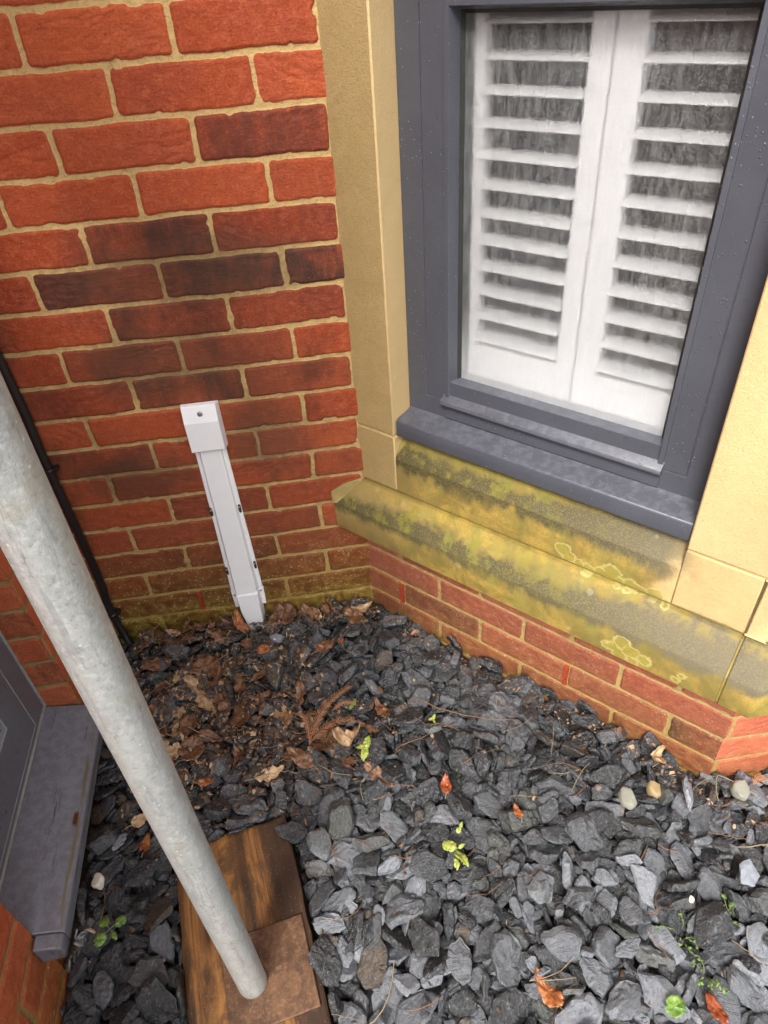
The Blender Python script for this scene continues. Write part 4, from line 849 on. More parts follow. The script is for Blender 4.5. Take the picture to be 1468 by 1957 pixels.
0,56,-438,-41,-70,-18,11,85,15,36,-658,-166,-107,30,-3,15,11,52,-444,-811,-119,-1,22,-29,8,92,-351,-86,-108,16,31,32,9,50,55,-1776,-118,18,-23,-58,13,40,-285,-1606,-108,6,8,-51,
15,34,-396,-1537,-127,2,-29,20,9,92,-329,-1506,-109,25,1,-94,2,48,-222,-1272,-130,-3,9,98,19,44,-270,-633,-146,-17,2,-2,8,92,-278,-530,-127,-87,44,-8,1,54,-315,-236,-96,-25,-20,88,
0,54,-245,-39,-116,-73,-19,-6,3,52,-49,-1717,-109,19,-97,-3,1,44,37,-1845,-128,98,-12,-4,12,44,-151,-1648,-108,20,-94,-8,4,48,-117,-722,-125,52,69,-42,14,40,-232,-603,-125,-29,37,-82,
13,92,-114,-522,-111,11,30,-93,5,52,-166,-34,-116,-40,-7,-10,4,92,-255,-2061,-105,-78,59,7,3,34,-69,-2108,-128,17,-1,33,17,74,-21,-1937,-103,8,4,88,4,54,-85,-1054,-100,-95,1,-6,
5,52,-3,-875,-148,-47,-86,-13,3,36,-146,-476,-132,-55,67,-5,3,52,-143,-344,-113,44,-40,-76,14,32,79,-116,-121,1,-2,73,23,42,35,-79,-112,16,98,-2,1,32,41,-2297,-115,-22,39,-87,
14,66,104,-2199,-99,-3,7,97,14,54,34,-1991,-100,32,-6,33,17,76,175,-1859,-112,-14,10,28,19,72,217,-1541,-125,-9,-6,15,13,78,15,-1585,-106,-76,-51,10,10,72,68,-1033,-95,93,-33,-3,
22,78,35,-590,-112,0,10,20,22,64,-77,-402,-137,0,-1,59,3,20,50,-111,-114,18,52,-77,7,64,146,-1104,-150,-4,-98,3,10,58,105,-524,-144,-3,0,90,12,32,157,-239,-103,42,-38,79,
9,62,232,-2256,-116,-5,-3,56,12,52,250,-2123,-137,-17,35,-53,20,56,152,-1919,-114,-26,-93,20,6,92,278,-1770,-148,15,97,7,17,54,331,-1678,-136,-98,-3,-15,12,36,183,-1407,-131,-61,45,-52,
5,68,259,-1303,-123,67,-71,-5,20,78,208,-1036,-150,28,12,38,23,60,265,-803,-121,30,11,-17,5,50,340,-496,-75,-47,-42,29,16,52,299,-2296,-123,-28,-35,-87,1,88,466,-2141,-145,-59,77,19,
0,50,583,-1967,-147,-66,72,13,7,58,576,-1897,-138,-8,-30,19,16,70,448,-1340,-122,5,-23,-92,17,64,407,-1051,-90,-55,-3,81,12,38,545,-867,-103,43,22,-8,4,64,421,-2283,-140,-14,-2,24,
17,36,616,-1555,-119,19,-58,-45,1,78,610,-1363,-111,0,-2,95,18,72,596,-1163,-110,33,93,9,4,62,537,-1073,-116,28,-92,22,7,46,653,-860,-126,-95,28,-5,3,56,734,-757,-92,-59,41,-2,
7,84,719,-2259,-136,-7,3,0,8,36,775,-1747,-144,48,11,-71,22,64,698,-1533,-102,21,96,1,22,72,702,-1454,-112,-3,-18,62,23,58,774,-1124,-66,-79,3,8,22,54,689,-1043,-130,-1,0,-40,
23,54,921,-1690,-126,-19,-10,95,18,64,760,-1390,-98,31,26,-89,4,48,835,-1096,-128,-18,7,-50,3,52,846,-1031,-113,-38,41,-79,14,62,969,-2244,-132,12,-7,97,6,78,880,-1995,-123,29,12,93,
3,58,872,-1375,-82,-32,82,42,3,40,971,-1249,-122,-2,-99,8,13,40,974,-1138,-134,46,84,19,12,68,1050,-1805,-149,-19,5,2,11,74,1067,-1611,-130,59,-13,2,15,62,1035,-1394,-124,-20,12,96,
13,86,1099,-1276,-107,17,-97,9,20,70,1143,-2086,-121,-82,48,-24,2,50,1167,-1953,-112,1,6,-9,12,34,1075,-1884,-122,-29,-54,74,0,36,1097,-1696,-165,30,-7,9,23,92,1187,-2229,-94,-14,-38,11,
18,66,1254,-2113,-149,-28,-14,89,9,46,1406,-2008,-119,75,13,16,22,40,1305,-2284,-159,49,-86,2,3,92,1348,-1950,-147,6,-7,-26,3,58,1354,-1820,-140,23,-16,26,21,46,1391,-1486,-146,12,98,2,
1,66,1620,-2234,-163,2,-1,-55,18,64,1693,-1810,-141,10,98,6,9,52,1687,-1582,-138,-40,87,-22,17,54,1713,-2040,-140,-98,2,0,1,56,1819,-2259,-102,67,-35,-34,9,22,1948,-2029,-145,35,-5,-26,
12,64,1816,-1982,-113,81,57,5,17,50,2036,-2221,-138,98,-13,-7,12,92,233,-1645,-138,-3,40,-90,13,22,-801,-2064,-116,15,56,78,9,68,-263,-1613,-78,22,-17,-79,3,54,-344,-1824,-57,-44,28,-63,
17,52,-1087,-1301,-146,16,82,40,9,32,-349,-1095,-110,-59,-65,-19,6,74,-614,-761,-111,31,-49,-43,3,30,-1328,-873,-141,52,13,-78,8,42,-1308,-787,-82,-23,86,-42,11,42,-1271,-618,-117,-46,82,-23,
5,62,-1325,-486,-81,-56,-52,48,7,26,-1287,-379,-115,37,13,-73,5,60,-1306,-205,-103,4,-34,-91,20,88,-1328,-133,-93,-51,72,-38,7,46,250,-1821,-115,-84,5,3,9,24,-794,-2032,-89,-30,43,-45,
13,32,-56,-1883,-41,-54,81,-15,15,38,-1306,-1528,-185,-48,54,-39,10,92,-971,-1455,-57,72,-62,25,13,68,-1014,-1139,-134,-12,92,-15,3,48,-1005,-1065,-133,-48,81,-14,9,50,-953,-839,-85,-98,-8,11,
6,32,-1306,-844,-91,6,-10,-75,3,52,-1214,-699,-111,71,68,-7,4,48,-1205,-429,-105,-10,0,-96,13,42,-1198,-244,-89,34,-54,-32,3,74,692,-1959,-115,-44,79,40,8,42,-306,-1963,-103,-2,4,-96,
1,66,-380,-1373,-111,21,-55,72,16,86,-971,-1637,-104,14,-4,-46,19,88,-849,-1065,-109,-35,21,-18,11,42,-457,-1119,-96,11,12,89,11,80,-1245,-824,-115,-3,-4,5,22,50,-1042,-722,-88,34,-54,-75,
3,28,-1212,-693,-93,-24,-3,-13,15,36,-1197,-593,-104,-65,-74,1,17,46,-1093,-602,-105,-35,-1,-46,10,48,-1058,-201,-110,-45,-11,-87,17,46,-1179,-71,-108,9,-1,-94,17,66,-225,-1920,-66,-27,86,-26,
21,62,-970,-1937,-113,61,64,37,21,86,-271,-1843,-134,2,0,-86,23,92,-278,-1204,-63,-53,80,19,2,44,-784,-1139,-109,-39,24,-55,16,52,-740,-981,-129,-98,-11,-1,8,64,-957,-857,-101,-3,3,-77,
5,70,-928,-671,-110,-12,-95,-26,11,44,-947,-548,-137,-22,42,48,8,36,-976,-521,-133,65,-71,-17,4,36,-388,-2167,-112,-17,29,-88,3,36,-348,-1723,-145,-99,9,3,20,72,-360,-1570,-87,-1,-12,-10,
10,28,51,-1608,-124,-46,-68,15,19,48,-562,-1058,-82,-77,52,-31,4,48,-792,-956,-111,-29,24,89,7,92,-829,-377,-109,7,4,64,3,36,-832,-150,-94,-10,-94,-30,19,38,-816,-24,-101,-18,-1,-22,
15,40,-638,-2290,-107,-17,-21,93,9,58,-730,-929,-123,8,2,97,9,74,-848,-804,-113,17,-93,27,4,24,-732,-565,-90,5,-29,12,5,62,-732,-166,-112,-5,88,42,2,58,-777,-63,-112,-16,-11,-92,
4,44,-481,-1031,-103,-32,2,94,14,56,-500,-898,-128,-18,-8,-38,2,38,-640,-254,-120,21,-2,93,23,36,-647,-146,-112,8,27,-87,17,40,-506,-833,-109,43,14,6,3,56,-448,-573,-105,-65,-71,19,
6,46,-489,-474,-131,70,46,-21,17,40,-564,-119,-125,-9,20,-51,11,82,-406,-1290,-112,-11,16,-81,18,42,-395,-783,-108,-74,-56,-33,22,68,-388,-681,-131,-9,1,-97,17,78,-462,-262,-82,-27,-30,85,
7,60,-240,-13,-108,-59,-27,-28,18,92,-171,-1824,-112,34,-90,-20,17,58,6,-1496,-112,76,58,22,13,74,-77,-1282,-119,10,-7,-78,1,52,-458,-691,-78,69,-23,-12,13,68,-285,-366,-75,-20,91,-30,
23,60,-387,-259,-98,-6,8,98,5,80,-323,-129,-76,-22,-93,10,3,78,-191,-2183,-105,86,48,-9,9,48,-210,-1999,-105,48,61,60,8,50,-178,-1957,-65,25,-91,29,22,56,-11,-1218,-139,82,56,-4,
23,66,-165,-1074,-120,13,86,43,13,86,-201,-867,-149,82,54,-9,22,52,-156,-630,-115,-34,-85,-32,2,54,-202,-624,-130,7,15,43,21,44,-254,-319,-60,62,66,-3,22,36,-230,-306,-136,-19,-21,-19,
9,62,-156,-44,-84,-41,-89,-15,12,52,-189,-2173,-80,97,-15,-4,1,30,-135,-2119,-118,-55,65,-48,2,44,18,-1946,-76,47,85,-2,12,50,58,-1751,-101,-42,89,-11,9,66,177,-1597,-118,-48,82,19,
21,60,-42,-1740,-87,-1,4,55,15,66,-119,-1579,-137,-7,-22,64,21,54,-26,-1298,-136,96,24,-4,7,50,-78,-1135,-120,-12,24,-60,2,92,-149,-956,-123,-20,-8,52,14,56,-90,-678,-124,14,97,-3,
23,52,-80,-278,-91,90,39,-4,3,50,-122,-184,-59,-14,95,23,1,84,70,-2267,-41,48,78,-29,17,50,61,-2109,-89,15,-3,-74,16,60,2,-2092,-121,30,-8,30,14,68,168,-1753,-124,-82,-51,15,
17,54,300,-1517,-98,67,72,10,2,62,61,-1468,-122,-22,-15,57,22,62,88,-1312,-109,-12,98,-8,11,92,38,-954,-79,-21,21,76,23,72,-182,-484,-70,91,12,24,10,76,28,-327,-102,5,-17,40,
12,48,23,-158,-118,0,-1,-78,8,44,198,-2248,-102,87,-46,12,23,44,235,-2179,-114,-54,-5,-82,19,76,62,-2041,-83,44,-79,39,3,52,146,-1437,-117,-46,-13,53,21,68,158,-1227,-109,-7,-4,-60,
5,38,224,-860,-122,-28,48,-56,22,92,-94,-452,-122,-4,-18,80,19,54,127,-330,-72,42,-77,46,19,42,124,-276,-83,-94,31,2,16,40,249,-2294,-128,33,93,-7,3,62,325,-2153,-133,-32,-15,1,
15,92,323,-1491,-119,14,2,-30,1,26,307,-1295,-106,42,-85,-13,17,58,288,-845,-114,31,36,-36,11,80,506,-554,-77,-10,2,-43,22,74,435,-1612,-125,-19,-4,-36,18,46,411,-1434,-134,-34,-7,-14,
10,92,338,-1341,-128,-6,-7,-62,20,92,337,-1141,-118,-72,61,-15,8,66,359,-1018,-117,-19,-14,49,10,66,530,-1999,-126,2,94,23,16,44,641,-1519,-106,-62,56,-29,7,80,428,-1865,-144,20,11,-3,
22,42,418,-1407,-108,50,-43,-47,0,38,455,-1047,-89,3,5,87,11,38,431,-873,-123,-13,23,96,18,68,561,-1528,-143,-25,-8,90,3,62,579,-1448,-134,-18,-10,94,19,44,596,-1339,-86,1,3,96,
7,58,560,-947,-78,4,5,-72,18,30,763,-802,-102,8,-86,-35,21,52,676,-1570,-88,-9,2,98,11,74,735,-1051,-86,15,68,59,13,68,819,-2158,-119,-78,46,-27,4,50,873,-1820,-142,-24,-16,93,
21,52,820,-1491,-93,13,-28,78,20,60,783,-1250,-129,-1,1,-72,3,48,910,-1048,-111,-19,23,90,11,50,879,-2244,-125,24,1,88,5,70,891,-2174,-115,-8,1,93,23,90,920,-2121,-107,83,-8,-18,
22,56,946,-1617,-127,-10,21,-96,9,92,943,-1440,-125,-1,26,-57,22,56,982,-1348,-107,73,-63,21,5,60,993,-1052,-119,-43,-14,-12,15,44,1090,-2270,-124,-2,4,29,3,56,1004,-1926,-131,-49,-6,-23,
4,38,1068,-1790,-132,79,58,-14,16,38,1037,-1732,-130,1,1,5,16,64,1014,-1340,-126,2,-29,-92,23,38,1164,-2307,-105,71,10,-12,13,26,1137,-2016,-103,-93,34,6,5,86,1122,-1737,-120,30,-5,86,
5,38,1154,-1615,-148,-46,-24,15,5,28,1180,-1275,-134,37,-86,-32,15,72,1503,-2026,-99,-8,4,18,11,36,1276,-1996,-149,-12,36,-48,3,50,1295,-1869,-146,97,10,1,10,46,1429,-1723,-118,-3,17,97,
6,38,1318,-1548,-140,-26,-7,-89,5,28,1263,-1480,-103,1,64,11,8,24,1227,-2163,-103,81,-56,-2,10,58,1408,-2054,-116,22,-22,-81,18,52,1364,-1859,-127,13,-2,-61,0,66,1331,-1680,-130,24,-11,-45,
2,92,1447,-1904,-128,11,-6,87,7,30,1494,-1712,-128,-79,60,-4,3,38,1550,-2294,-165,-15,23,-90,13,36,1557,-2067,-120,36,-12,-19,3,68,1626,-1970,-119,41,84,22,1,90,1646,-1825,-112,5,10,-52,
16,36,1754,-2289,-111,-7,-7,94,21,42,1769,-2189,-107,38,58,57,6,40,1723,-2051,-124,-98,-8,4,9,42,1734,-1846,-125,-28,-93,17,8,46,1805,-2311,-74,73,0,3,21,38,1822,-2115,-139,-12,38,-68,
15,54,1988,-2234,-113,17,11,-97,20,36,-1162,-2110,-184,11,-6,-74,20,48,268,-1984,-102,-41,90,3,4,48,341,-1842,-73,-67,-19,2,19,54,-325,-1650,-99,-77,-62,-4,9,86,231,-2010,-120,6,18,97,
2,36,-1131,-1708,-157,17,-10,-97,22,50,-943,-1390,-100,5,0,47,15,38,-1089,-1162,-148,-26,52,-68,7,84,-132,-912,-98,5,15,97,23,48,-1215,-922,-140,39,-36,-19,22,36,-1022,-1021,-110,-39,87,28,
23,54,-1082,-807,-73,-86,38,15,19,52,-1326,-579,-102,-77,53,-32,2,40,-1354,-453,-107,59,40,60,18,42,-1268,-161,-79,-10,-98,-3,11,54,-982,-2150,-111,-32,72,-51,13,40,-207,-2312,-123,-2,66,-74,
18,92,-1214,-1815,-180,68,68,18,12,92,-854,-1959,-43,4,-33,80,4,46,-45,-1371,-142,-15,9,-96,23,44,-1049,-1552,-138,10,64,-73,23,48,-1000,-1598,-135,-67,72,-4,5,38,-1259,-1312,-167,-22,8,79,
7,78,-1304,-1318,-176,-30,-55,42,8,58,-720,-985,-106,-96,-2,-2,1,38,-471,-1033,-118,62,71,16,9,66,-1180,-995,-174,9,3,-92,3,30,-608,-1152,-142,86,12,31,9,66,-1196,-605,-119,8,2,87,
0,56,-1268,-479,-81,20,14,61,1,42,-1229,-175,-116,-28,-8,-31,16,60,-999,-2250,-140,-56,81,-8,10,46,-793,-2135,-96,-48,-80,34,7,40,-305,-2012,-97,-35,-48,10,22,72,88,-1764,-59,2,-1,-78,
2,92,-979,-1636,-84,-96,22,-1,7,60,-1059,-1506,-132,-10,-9,96,8,66,-958,-1072,-98,-6,6,42,15,48,-601,-958,-107,-66,-73,-2,5,84,-832,-915,-70,-48,-74,-45,22,52,-905,-903,-92,-99,2,6,
5,60,-661,-561,-110,92,-4,18,0,58,-1102,-621,-114,-33,-21,-85,17,92,-1070,-529,-70,-19,-38,89,2,64,-1044,-306,-89,-39,-49,-40,9,58,-1078,-136,-113,16,-1,-26,9,56,-866,-2283,-118,6,-7,-95,
16,52,-1016,-2043,-139,74,60,20,13,30,-1004,-1937,-136,-36,-35,67,5,30,408,-1584,-111,-6,21,94,10,30,-290,-1553,-75,-57,-80,-3,2,74,-692,-1099,-110,-31,-16,53,14,50,-632,-739,-105,-48,60,-40,
8,74,-815,-839,-93,1,12,-16,1,66,-965,-727,-66,31,76,-46,2,26,-987,-169,-93,13,-14,-95,18,80,-994,-101,-94,-7,-1,-92,20,22,-924,-2307,-128,3,97,-19,9,64,-1009,-2113,-135,-15,-17,41,
17,50,-299,-1723,-96,58,-74,15,4,40,-766,-1138,-89,85,9,-10,18,26,-236,-965,-107,-81,57,-10,18,66,-632,-930,-124,14,-14,96,4,56,-900,-769,-76,-49,-47,72,21,62,-636,-621,-111,-48,2,0,
3,54,-790,-451,-121,-78,-39,22,22,48,-903,-346,-102,16,1,-90,10,62,-894,-212,-95,-9,8,54,5,36,-866,-26,-100,45,64,-43,19,44,-545,-2265,-118,70,-70,0,7,48,-210,-1160,-91,56,-5,-11,
2,50,-822,-184,-122,-12,-5,98,6,62,-752,-224,-98,7,-9,-80,4,40,-786,-120,-103,-8,-2,-94,1,66,-406,-971,-113,15,36,-87,2,66,-575,-820,-120,-51,76,22,5,38,-599,-661,-120,42,50,54,
3,60,-809,-649,-138,96,1,-2,12,62,-531,-426,-126,-16,22,-18,1,66,-425,-879,-96,48,81,27,6,40,-577,-774,-107,-94,8,-15,17,58,-453,-433,-119,-10,21,-26,20,58,-534,-159,-121,2,13,-49,
2,64,-288,-1300,-105,-11,8,-95,21,92,-374,-1299,-92,-7,-97,-5,23,40,-140,-852,-106,35,86,3,11,40,-508,-637,-99,39,45,72,17,46,-406,-640,-100,85,43,-22,22,52,-358,-440,-151,-76,-64,-1,
6,44,-492,-315,-70,5,-8,-60,1,72,-434,-179,-85,-2,-35,92,5,30,-528,-19,-125,-10,49,-16,13,38,-102,-1900,-106,15,-98,3,23,50,-244,-1665,-110,-16,15,-78,2,42,-278,-1584,-93,-53,-83,-1,
16,92,-123,-1391,-111,-14,-4,11,0,64,-117,-1322,-105,14,-12,-48,4,66,-265,-961,-132,92,-34,11,21,62,-265,-827,-116,-13,7,-15,18,32,-315,-464,-102,-2,-21,66,8,90,-321,-358,-59,23,-26,-90,
5,40,-275,-200,-76,-2,-89,36,2,38,-266,-129,-122,45,28,-60,10,40,-230,-2267,-104,-1,-49,86,20,32,275,-2253,-118,-51,85,-1,0,48,54,-1919,-107,-66,-66,30,16,48,-144,-1744,-112,0,68,71,
17,42,-148,-1560,-93,11,-15,95,14,44,-24,-1325,-107,41,-84,29,11,52,-160,-1228,-121,-4,56,82,3,62,-210,-586,-102,-13,27,10,17,60,-193,-271,-103,-20,6,65,14,74,-214,-98,-107,20,-9,71,
18,64,-97,-2279,-110,22,96,6,4,40,305,-2281,-92,-4,25,78,10,34,-83,-2023,-112,7,-11,0,8,28,58,-1939,-81,20,0,-94,1,42,38,-1746,-85,5,99,-5,14,84,-117,-1653,-85,-44,-80,37,
7,48,-58,-1453,-124,9,-14,-50,5,70,88,-1409,-87,56,-66,-36,18,92,-136,-1113,-88,6,31,-87,13,44,-7,-909,-113,-26,55,-65,7,86,-89,-821,-114,-8,11,-62,6,54,-57,-462,-79,39,1,-60,
14,36,-28,-87,-121,-93,-35,-3,15,24,83,-2301,-129,-46,-79,-37,15,48,373,-2129,-123,74,59,-11,14,34,-5,-2094,-104,-93,7,-2,2,56,41,-1915,-115,-40,15,-67,13,40,-107,-1732,-147,0,4,-74,
7,28,194,-1795,-80,18,14,5,20,54,79,-1523,-89,-41,-4,-90,20,92,58,-1247,-105,-4,-3,-11,8,42,77,-452,-121,37,1,-69,0,26,-54,-384,-119,77,62,6,8,30,11,-115,-112,92,-21,22,
18,66,75,-2204,-53,76,-55,26,11,42,712,-2307,-132,-71,-6,-4,9,44,211,-1848,-101,2,-97,17,11,58,111,-1809,-92,-14,85,-45,15,64,138,-1667,-104,-1,13,91,16,76,152,-1509,-117,9,-19,-88,
5,38,148,-1088,-120,-13,-10,69,0,92,122,-773,-138,8,-19,-96,23,56,198,-525,-81,-8,-5,-81,9,74,121,-443,-119,-8,-26,92,2,74,119,-2280,-110,21,-33,28,3,64,593,-2059,-102,-75,62,-15,
14,76,267,-1926,-123,-2,2,70,6,92,358,-1800,-137,19,11,24,12,70,250,-1678,-125,0,-19,16,14,38,389,-1375,-95,27,21,-92,8,82,225,-1137,-138,5,12,70,10,54,340,-994,-116,-27,-14,59,
7,42,304,-720,-102,-65,-40,9,7,44,231,-462,-120,36,2,1,20,50,342,-2265,-124,-92,-37,-2,11,50,331,-1926,-134,-2,4,62,13,72,352,-1582,-91,-79,-54,-2,8,44,375,-1453,-101,-34,-85,28,
8,50,383,-1061,-71,47,-32,-77,0,80,351,-674,-103,6,-5,76,16,64,435,-502,-118,-73,-67,0,3,72,405,-2217,-120,30,94,2,9,46,780,-2106,-98,-8,8,-21,8,68,550,-1907,-130,71,63,23,
8,56,628,-1845,-133,-14,24,94,5,82,522,-1723,-98,-40,30,-27,22,32,479,-885,-93,-67,72,-6,13,92,589,-681,-86,-94,21,-20,22,92,481,-608,-108,-5,-5,-96,15,48,513,-2218,-155,-31,84,-37,
13,60,681,-1927,-123,-16,22,-95,10,68,583,-1732,-133,1,-2,85,14,74,582,-1619,-98,-68,70,15,11,44,593,-1515,-111,58,-65,16,19,48,632,-1320,-83,26,28,90,13,28,483,-1110,-122,-12,1,89,
6,64,591,-1031,-121,-19,12,-30,13,48,798,-836,-91,0,-4,91,12,36,714,-817,-88,-31,-18,38,18,28,795,-2280,-148,78,11,17,12,80,716,-2147,-123,0,-8,5,13,62,569,-2283,-137,26,8,-3,
6,92,764,-1869,-125,51,81,-21,21,34,635,-1620,-102,37,-6,-74,21,36,577,-1449,-115,15,-19,-36,20,52,723,-1268,-128,-30,-37,-86,12,40,719,-1200,-87,-31,-91,-7,22,72,783,-999,-90,-2,-22,-32,
11,42,807,-2197,-106,67,-50,-16,14,74,819,-2032,-131,-1,-9,85,11,92,982,-1867,-120,-11,-8,-7,10,40,770,-1587,-118,82,45,-33,5,90,849,-1747,-121,3,32,-76,14,84,870,-1572,-87,-64,-70,-8,
21,20,889,-1601,-91,13,28,-58,8,68,724,-1369,-61,-96,-18,-12,14,36,832,-1130,-114,-83,-24,-30,18,38,803,-951,-129,-1,0,-96,21,70,864,-884,-75,-6,-72,47,15,46,937,-2261,-103,1,-51,44,
22,20,939,-2199,-124,69,-16,64,14,58,952,-2047,-119,-86,47,11,19,74,1167,-1623,-94,71,31,37,20,42,994,-1428,-132,57,-10,-50,12,92,911,-1118,-123,63,-75,-4,4,58,1047,-2279,-107,-86,48,-6,
4,66,1037,-2142,-118,-5,4,-78,10,54,1046,-2026,-113,0,29,-71,9,52,1036,-1801,-122,12,-18,-49,0,48,1011,-1493,-128,55,82,5,21,28,999,-1386,-125,14,-13,-96,23,34,1058,-1310,-70,-71,25,-20,
18,20,1053,-1803,-69,-2,-5,-78,14,86,1187,-1980,-95,47,-86,-4,15,42,1099,-1934,-115,-90,-36,-5,10,54,1173,-1827,-135,-24,84,1,8,46,1237,-1577,-77,-11,0,81,2,48,1197,-1555,-107,22,-20,-32,
10,60,1184,-1445,-118,-25,-95,11,1,30,1196,-1231,-131,77,-57,-18,5,84,1275,-2110,-78,-51,-39,-14,7,32,1322,-2111,-117,-58,-77,13,0,92,1296,-2053,-118,-20,79,40,14,92,1255,-1828,-134,-5,11,90,
1,60,1344,-1515,-104,-35,-83,-37,4,72,1324,-1469,-116,-45,81,36,17,50,1368,-2214,-95,-8,-62,63,8,46,1567,-1985,-102,-29,20,5,5,28,1344,-1773,-103,0,54,82,6,48,1410,-1702,-115,94,-26,6,
5,28,1528,-1409,-137,6,-51,83,0,44,1455,-2003,-122,-17,44,-50,22,78,1314,-1831,-103,97,-20,3,0,34,1558,-1841,-116,33,23,8,13,82,1541,-1670,-109,2,-14,-68,18,38,1522,-2288,-172,96,24,-2,
0,52,1515,-2146,-163,-6,17,93,21,32,1651,-2110,-127,-7,13,95,17,84,1731,-1959,-91,-25,-16,-71,6,92,1775,-2116,-116,40,30,76,19,20,1768,-2021,-124,13,43,-69,13,44,1761,-1864,-143,-3,3,-8,
12,74,1895,-2244,-116,82,-49,-22,17,52,1852,-2141,-118,91,-35,2,8,78,1862,-2001,-99,21,1,58,18,36,1936,-2298,-145,-4,1,1,14,48,1928,-2201,-116,35,21,-86,6,66,2064,-2289,-109,30,84,-30,
4,44,-431,-2201,-118,-1,-2,77,14,36,-1205,-2128,-184,17,-7,63,17,74,441,-1777,-33,13,92,33,1,48,356,-1398,-83,91,-12,32,10,92,367,-2235,-78,37,-14,-85,8,92,240,-1783,-66,0,15,-76,
2,92,-1088,-1626,-141,13,95,9,16,46,-984,-1322,-131,28,-9,-3,5,26,-979,-1296,-109,-3,94,26,23,38,-1308,-1127,-182,-51,26,81,1,68,639,-990,-66,23,28,88,12,22,-1324,-919,-170,-14,-25,46,
10,60,-1179,-720,-88,-55,64,-51,0,92,-48,-778,-49,50,-82,25,17,36,-1243,-594,-79,-75,-59,23,22,90,-900,-539,-96,-96,10,18,6,48,-1330,-350,-80,-33,-13,-92,3,32,-1102,-2112,-142,15,3,-94,
0,92,-751,-2275,-100,-3,3,99,19,58,-103,-1802,-66,95,-13,-16,10,26,137,-1356,-105,-45,-83,-28,19,40,-1282,-1179,-176,24,-95,-11,20,50,-185,-906,-116,56,79,-18,6,46,-1264,-1018,-171,-29,9,1,
0,68,-963,-812,-72,91,-10,-9,2,92,-779,-527,-112,-52,-77,-33,10,48,-1041,-612,-73,-73,-50,-39,23,92,-1091,-285,-65,-13,-43,-42,22,72,-945,-41,-88,89,-10,-6,1,40,-885,-2292,-102,14,98,0,
5,34,-1069,-2046,-149,70,2,12,12,28,10,-1879,-130,-12,-96,-4,4,92,-266,-1324,-81,-7,3,-94,4,42,-1029,-1321,-109,-47,61,58,13,80,-1208,-1228,-135,9,-21,27,11,54,-1122,-1225,-140,0,-17,40,
21,60,-434,-1050,-131,-26,93,11,23,60,-914,-981,-90,3,26,-94,7,62,-349,-685,-89,-73,-27,-12,4,52,-933,-603,-99,-82,33,23,2,46,-861,-386,-89,-2,97,14,3,30,-1092,-163,-102,-28,3,-42,
14,66,-1161,-148,-113,-9,-9,-32,3,42,-942,-64,-127,-88,46,2,16,28,85,-1330,-67,3,-1,-54,5,42,-142,-1022,-86,17,-25,93,21,38,170,-1319,-95,-26,95,2,12,48,-906,-1509,-98,58,-54,-22,
2,92,-1006,-1172,-104,13,-24,36,23,58,-934,-779,-73,35,64,65,19,42,-763,-763,-136,59,63,5,22,74,-697,-490,-95,16,-9,-35,3,66,-782,-561,-94,-4,54,-71,23,52,-952,-265,-80,-6,-27,-21,
23,52,-1031,-174,-81,-48,-14,-20,1,36,-935,-108,-82,-4,-2,-93,10,70,-974,-2287,-120,-1,37,-91,1,44,-139,-2203,-70,17,26,-53,7,56,-50,-1610,-97,83,36,37,12,44,-198,-1498,-66,62,73,-3,
14,70,-471,-1234,-47,98,-12,-11,20,46,-891,-838,-76,49,-3,-79,14,58,-855,-287,-74,42,89,-4,20,54,-815,-89,-84,17,-5,-93,12,38,-649,-2296,-98,24,-13,-19,14,40,-457,-982,-102,-67,63,7,
17,52,-726,-915,-95,4,-7,96,19,52,-737,-638,-105,-53,83,-3,23,38,-772,-211,-85,16,-5,-96,3,50,-762,-12,-100,-28,-66,-65,0,92,-614,-912,-86,-2,4,49,22,72,-675,-488,-120,36,0,-65,
8,32,-535,-344,-118,24,-2,-19,18,36,-641,-240,-106,90,-33,-25,21,50,-494,-885,-98,9,-15,-63,14,92,-471,-748,-78,36,14,91,10,46,-447,-661,-103,-31,-1,-53,14,92,-287,-512,-86,-73,-65,-18,
9,70,-498,-395,-94,-15,-16,-16,12,72,-573,-202,-106,-96,18,-18,4,80,-548,-128,-77,-98,-2,-11,4,72,-375,-842,-98,42,87,15,4,50,-376,-747,-118,-18,-18,64,19,24,-444,-487,-125,-11,-93,17,
6,50,-477,-352,-98,1,-44,65,22,34,-354,-185,-80,-52,-75,-1,23,46,106,-1987,-72,-76,19,-6,11,46,-13,-1798,-80,-92,-13,8,2,32,-101,-1435,-93,-22,15,44,12,86,-39,-1429,-86,-43,2,32,
9,82,-277,-1236,-124,15,-6,-9,16,68,-205,-1025,-108,88,-21,15,21,56,-290,-977,-107,36,92,7,17,80,-257,-876,-87,16,-3,31,22,56,-272,-699,-109,-24,4,42,1,48,-289,-595,-94,-75,36,39,
13,54,-300,-506,-58,-8,-23,95,13,78,-403,-357,-66,41,-9,-87,9,74,-236,-160,-82,10,83,-46,11,54,-112,-2050,-91,-78,-53,6,7,78,652,-2080,-106,-70,-70,8,10,66,-105,-1512,-87,-87,-9,31,
21,34,-78,-1519,-105,45,-11,80,20,32,-23,-1058,-86,0,-79,-56,0,56,-153,-546,-104,60,11,-47,4,32,-281,-436,-99,14,-29,73,21,60,-182,-320,-78,63,-11,14,2,38,-184,-239,-95,-22,10,36,
5,66,-114,-2279,-74,-44,15,3,16,56,18,-2186,-86,59,-78,3,19,92,76,-1609,-103,45,54,38,5,54,12,-1660,-83,-45,78,-36,20,72,-28,-1504,-92,17,-4,-81,1,68,1,-1367,-92,-12,-41,-68,
13,76,-4,-1153,-111,32,1,-3,15,78,-44,-1027,-68,60,76,-20,5,66,-43,-867,-75,59,11,-49,0,64,-106,-683,-106,85,-50,3,8,54,-109,-347,-80,15,7,12,9,50,-137,-231,-115,73,61,-15,
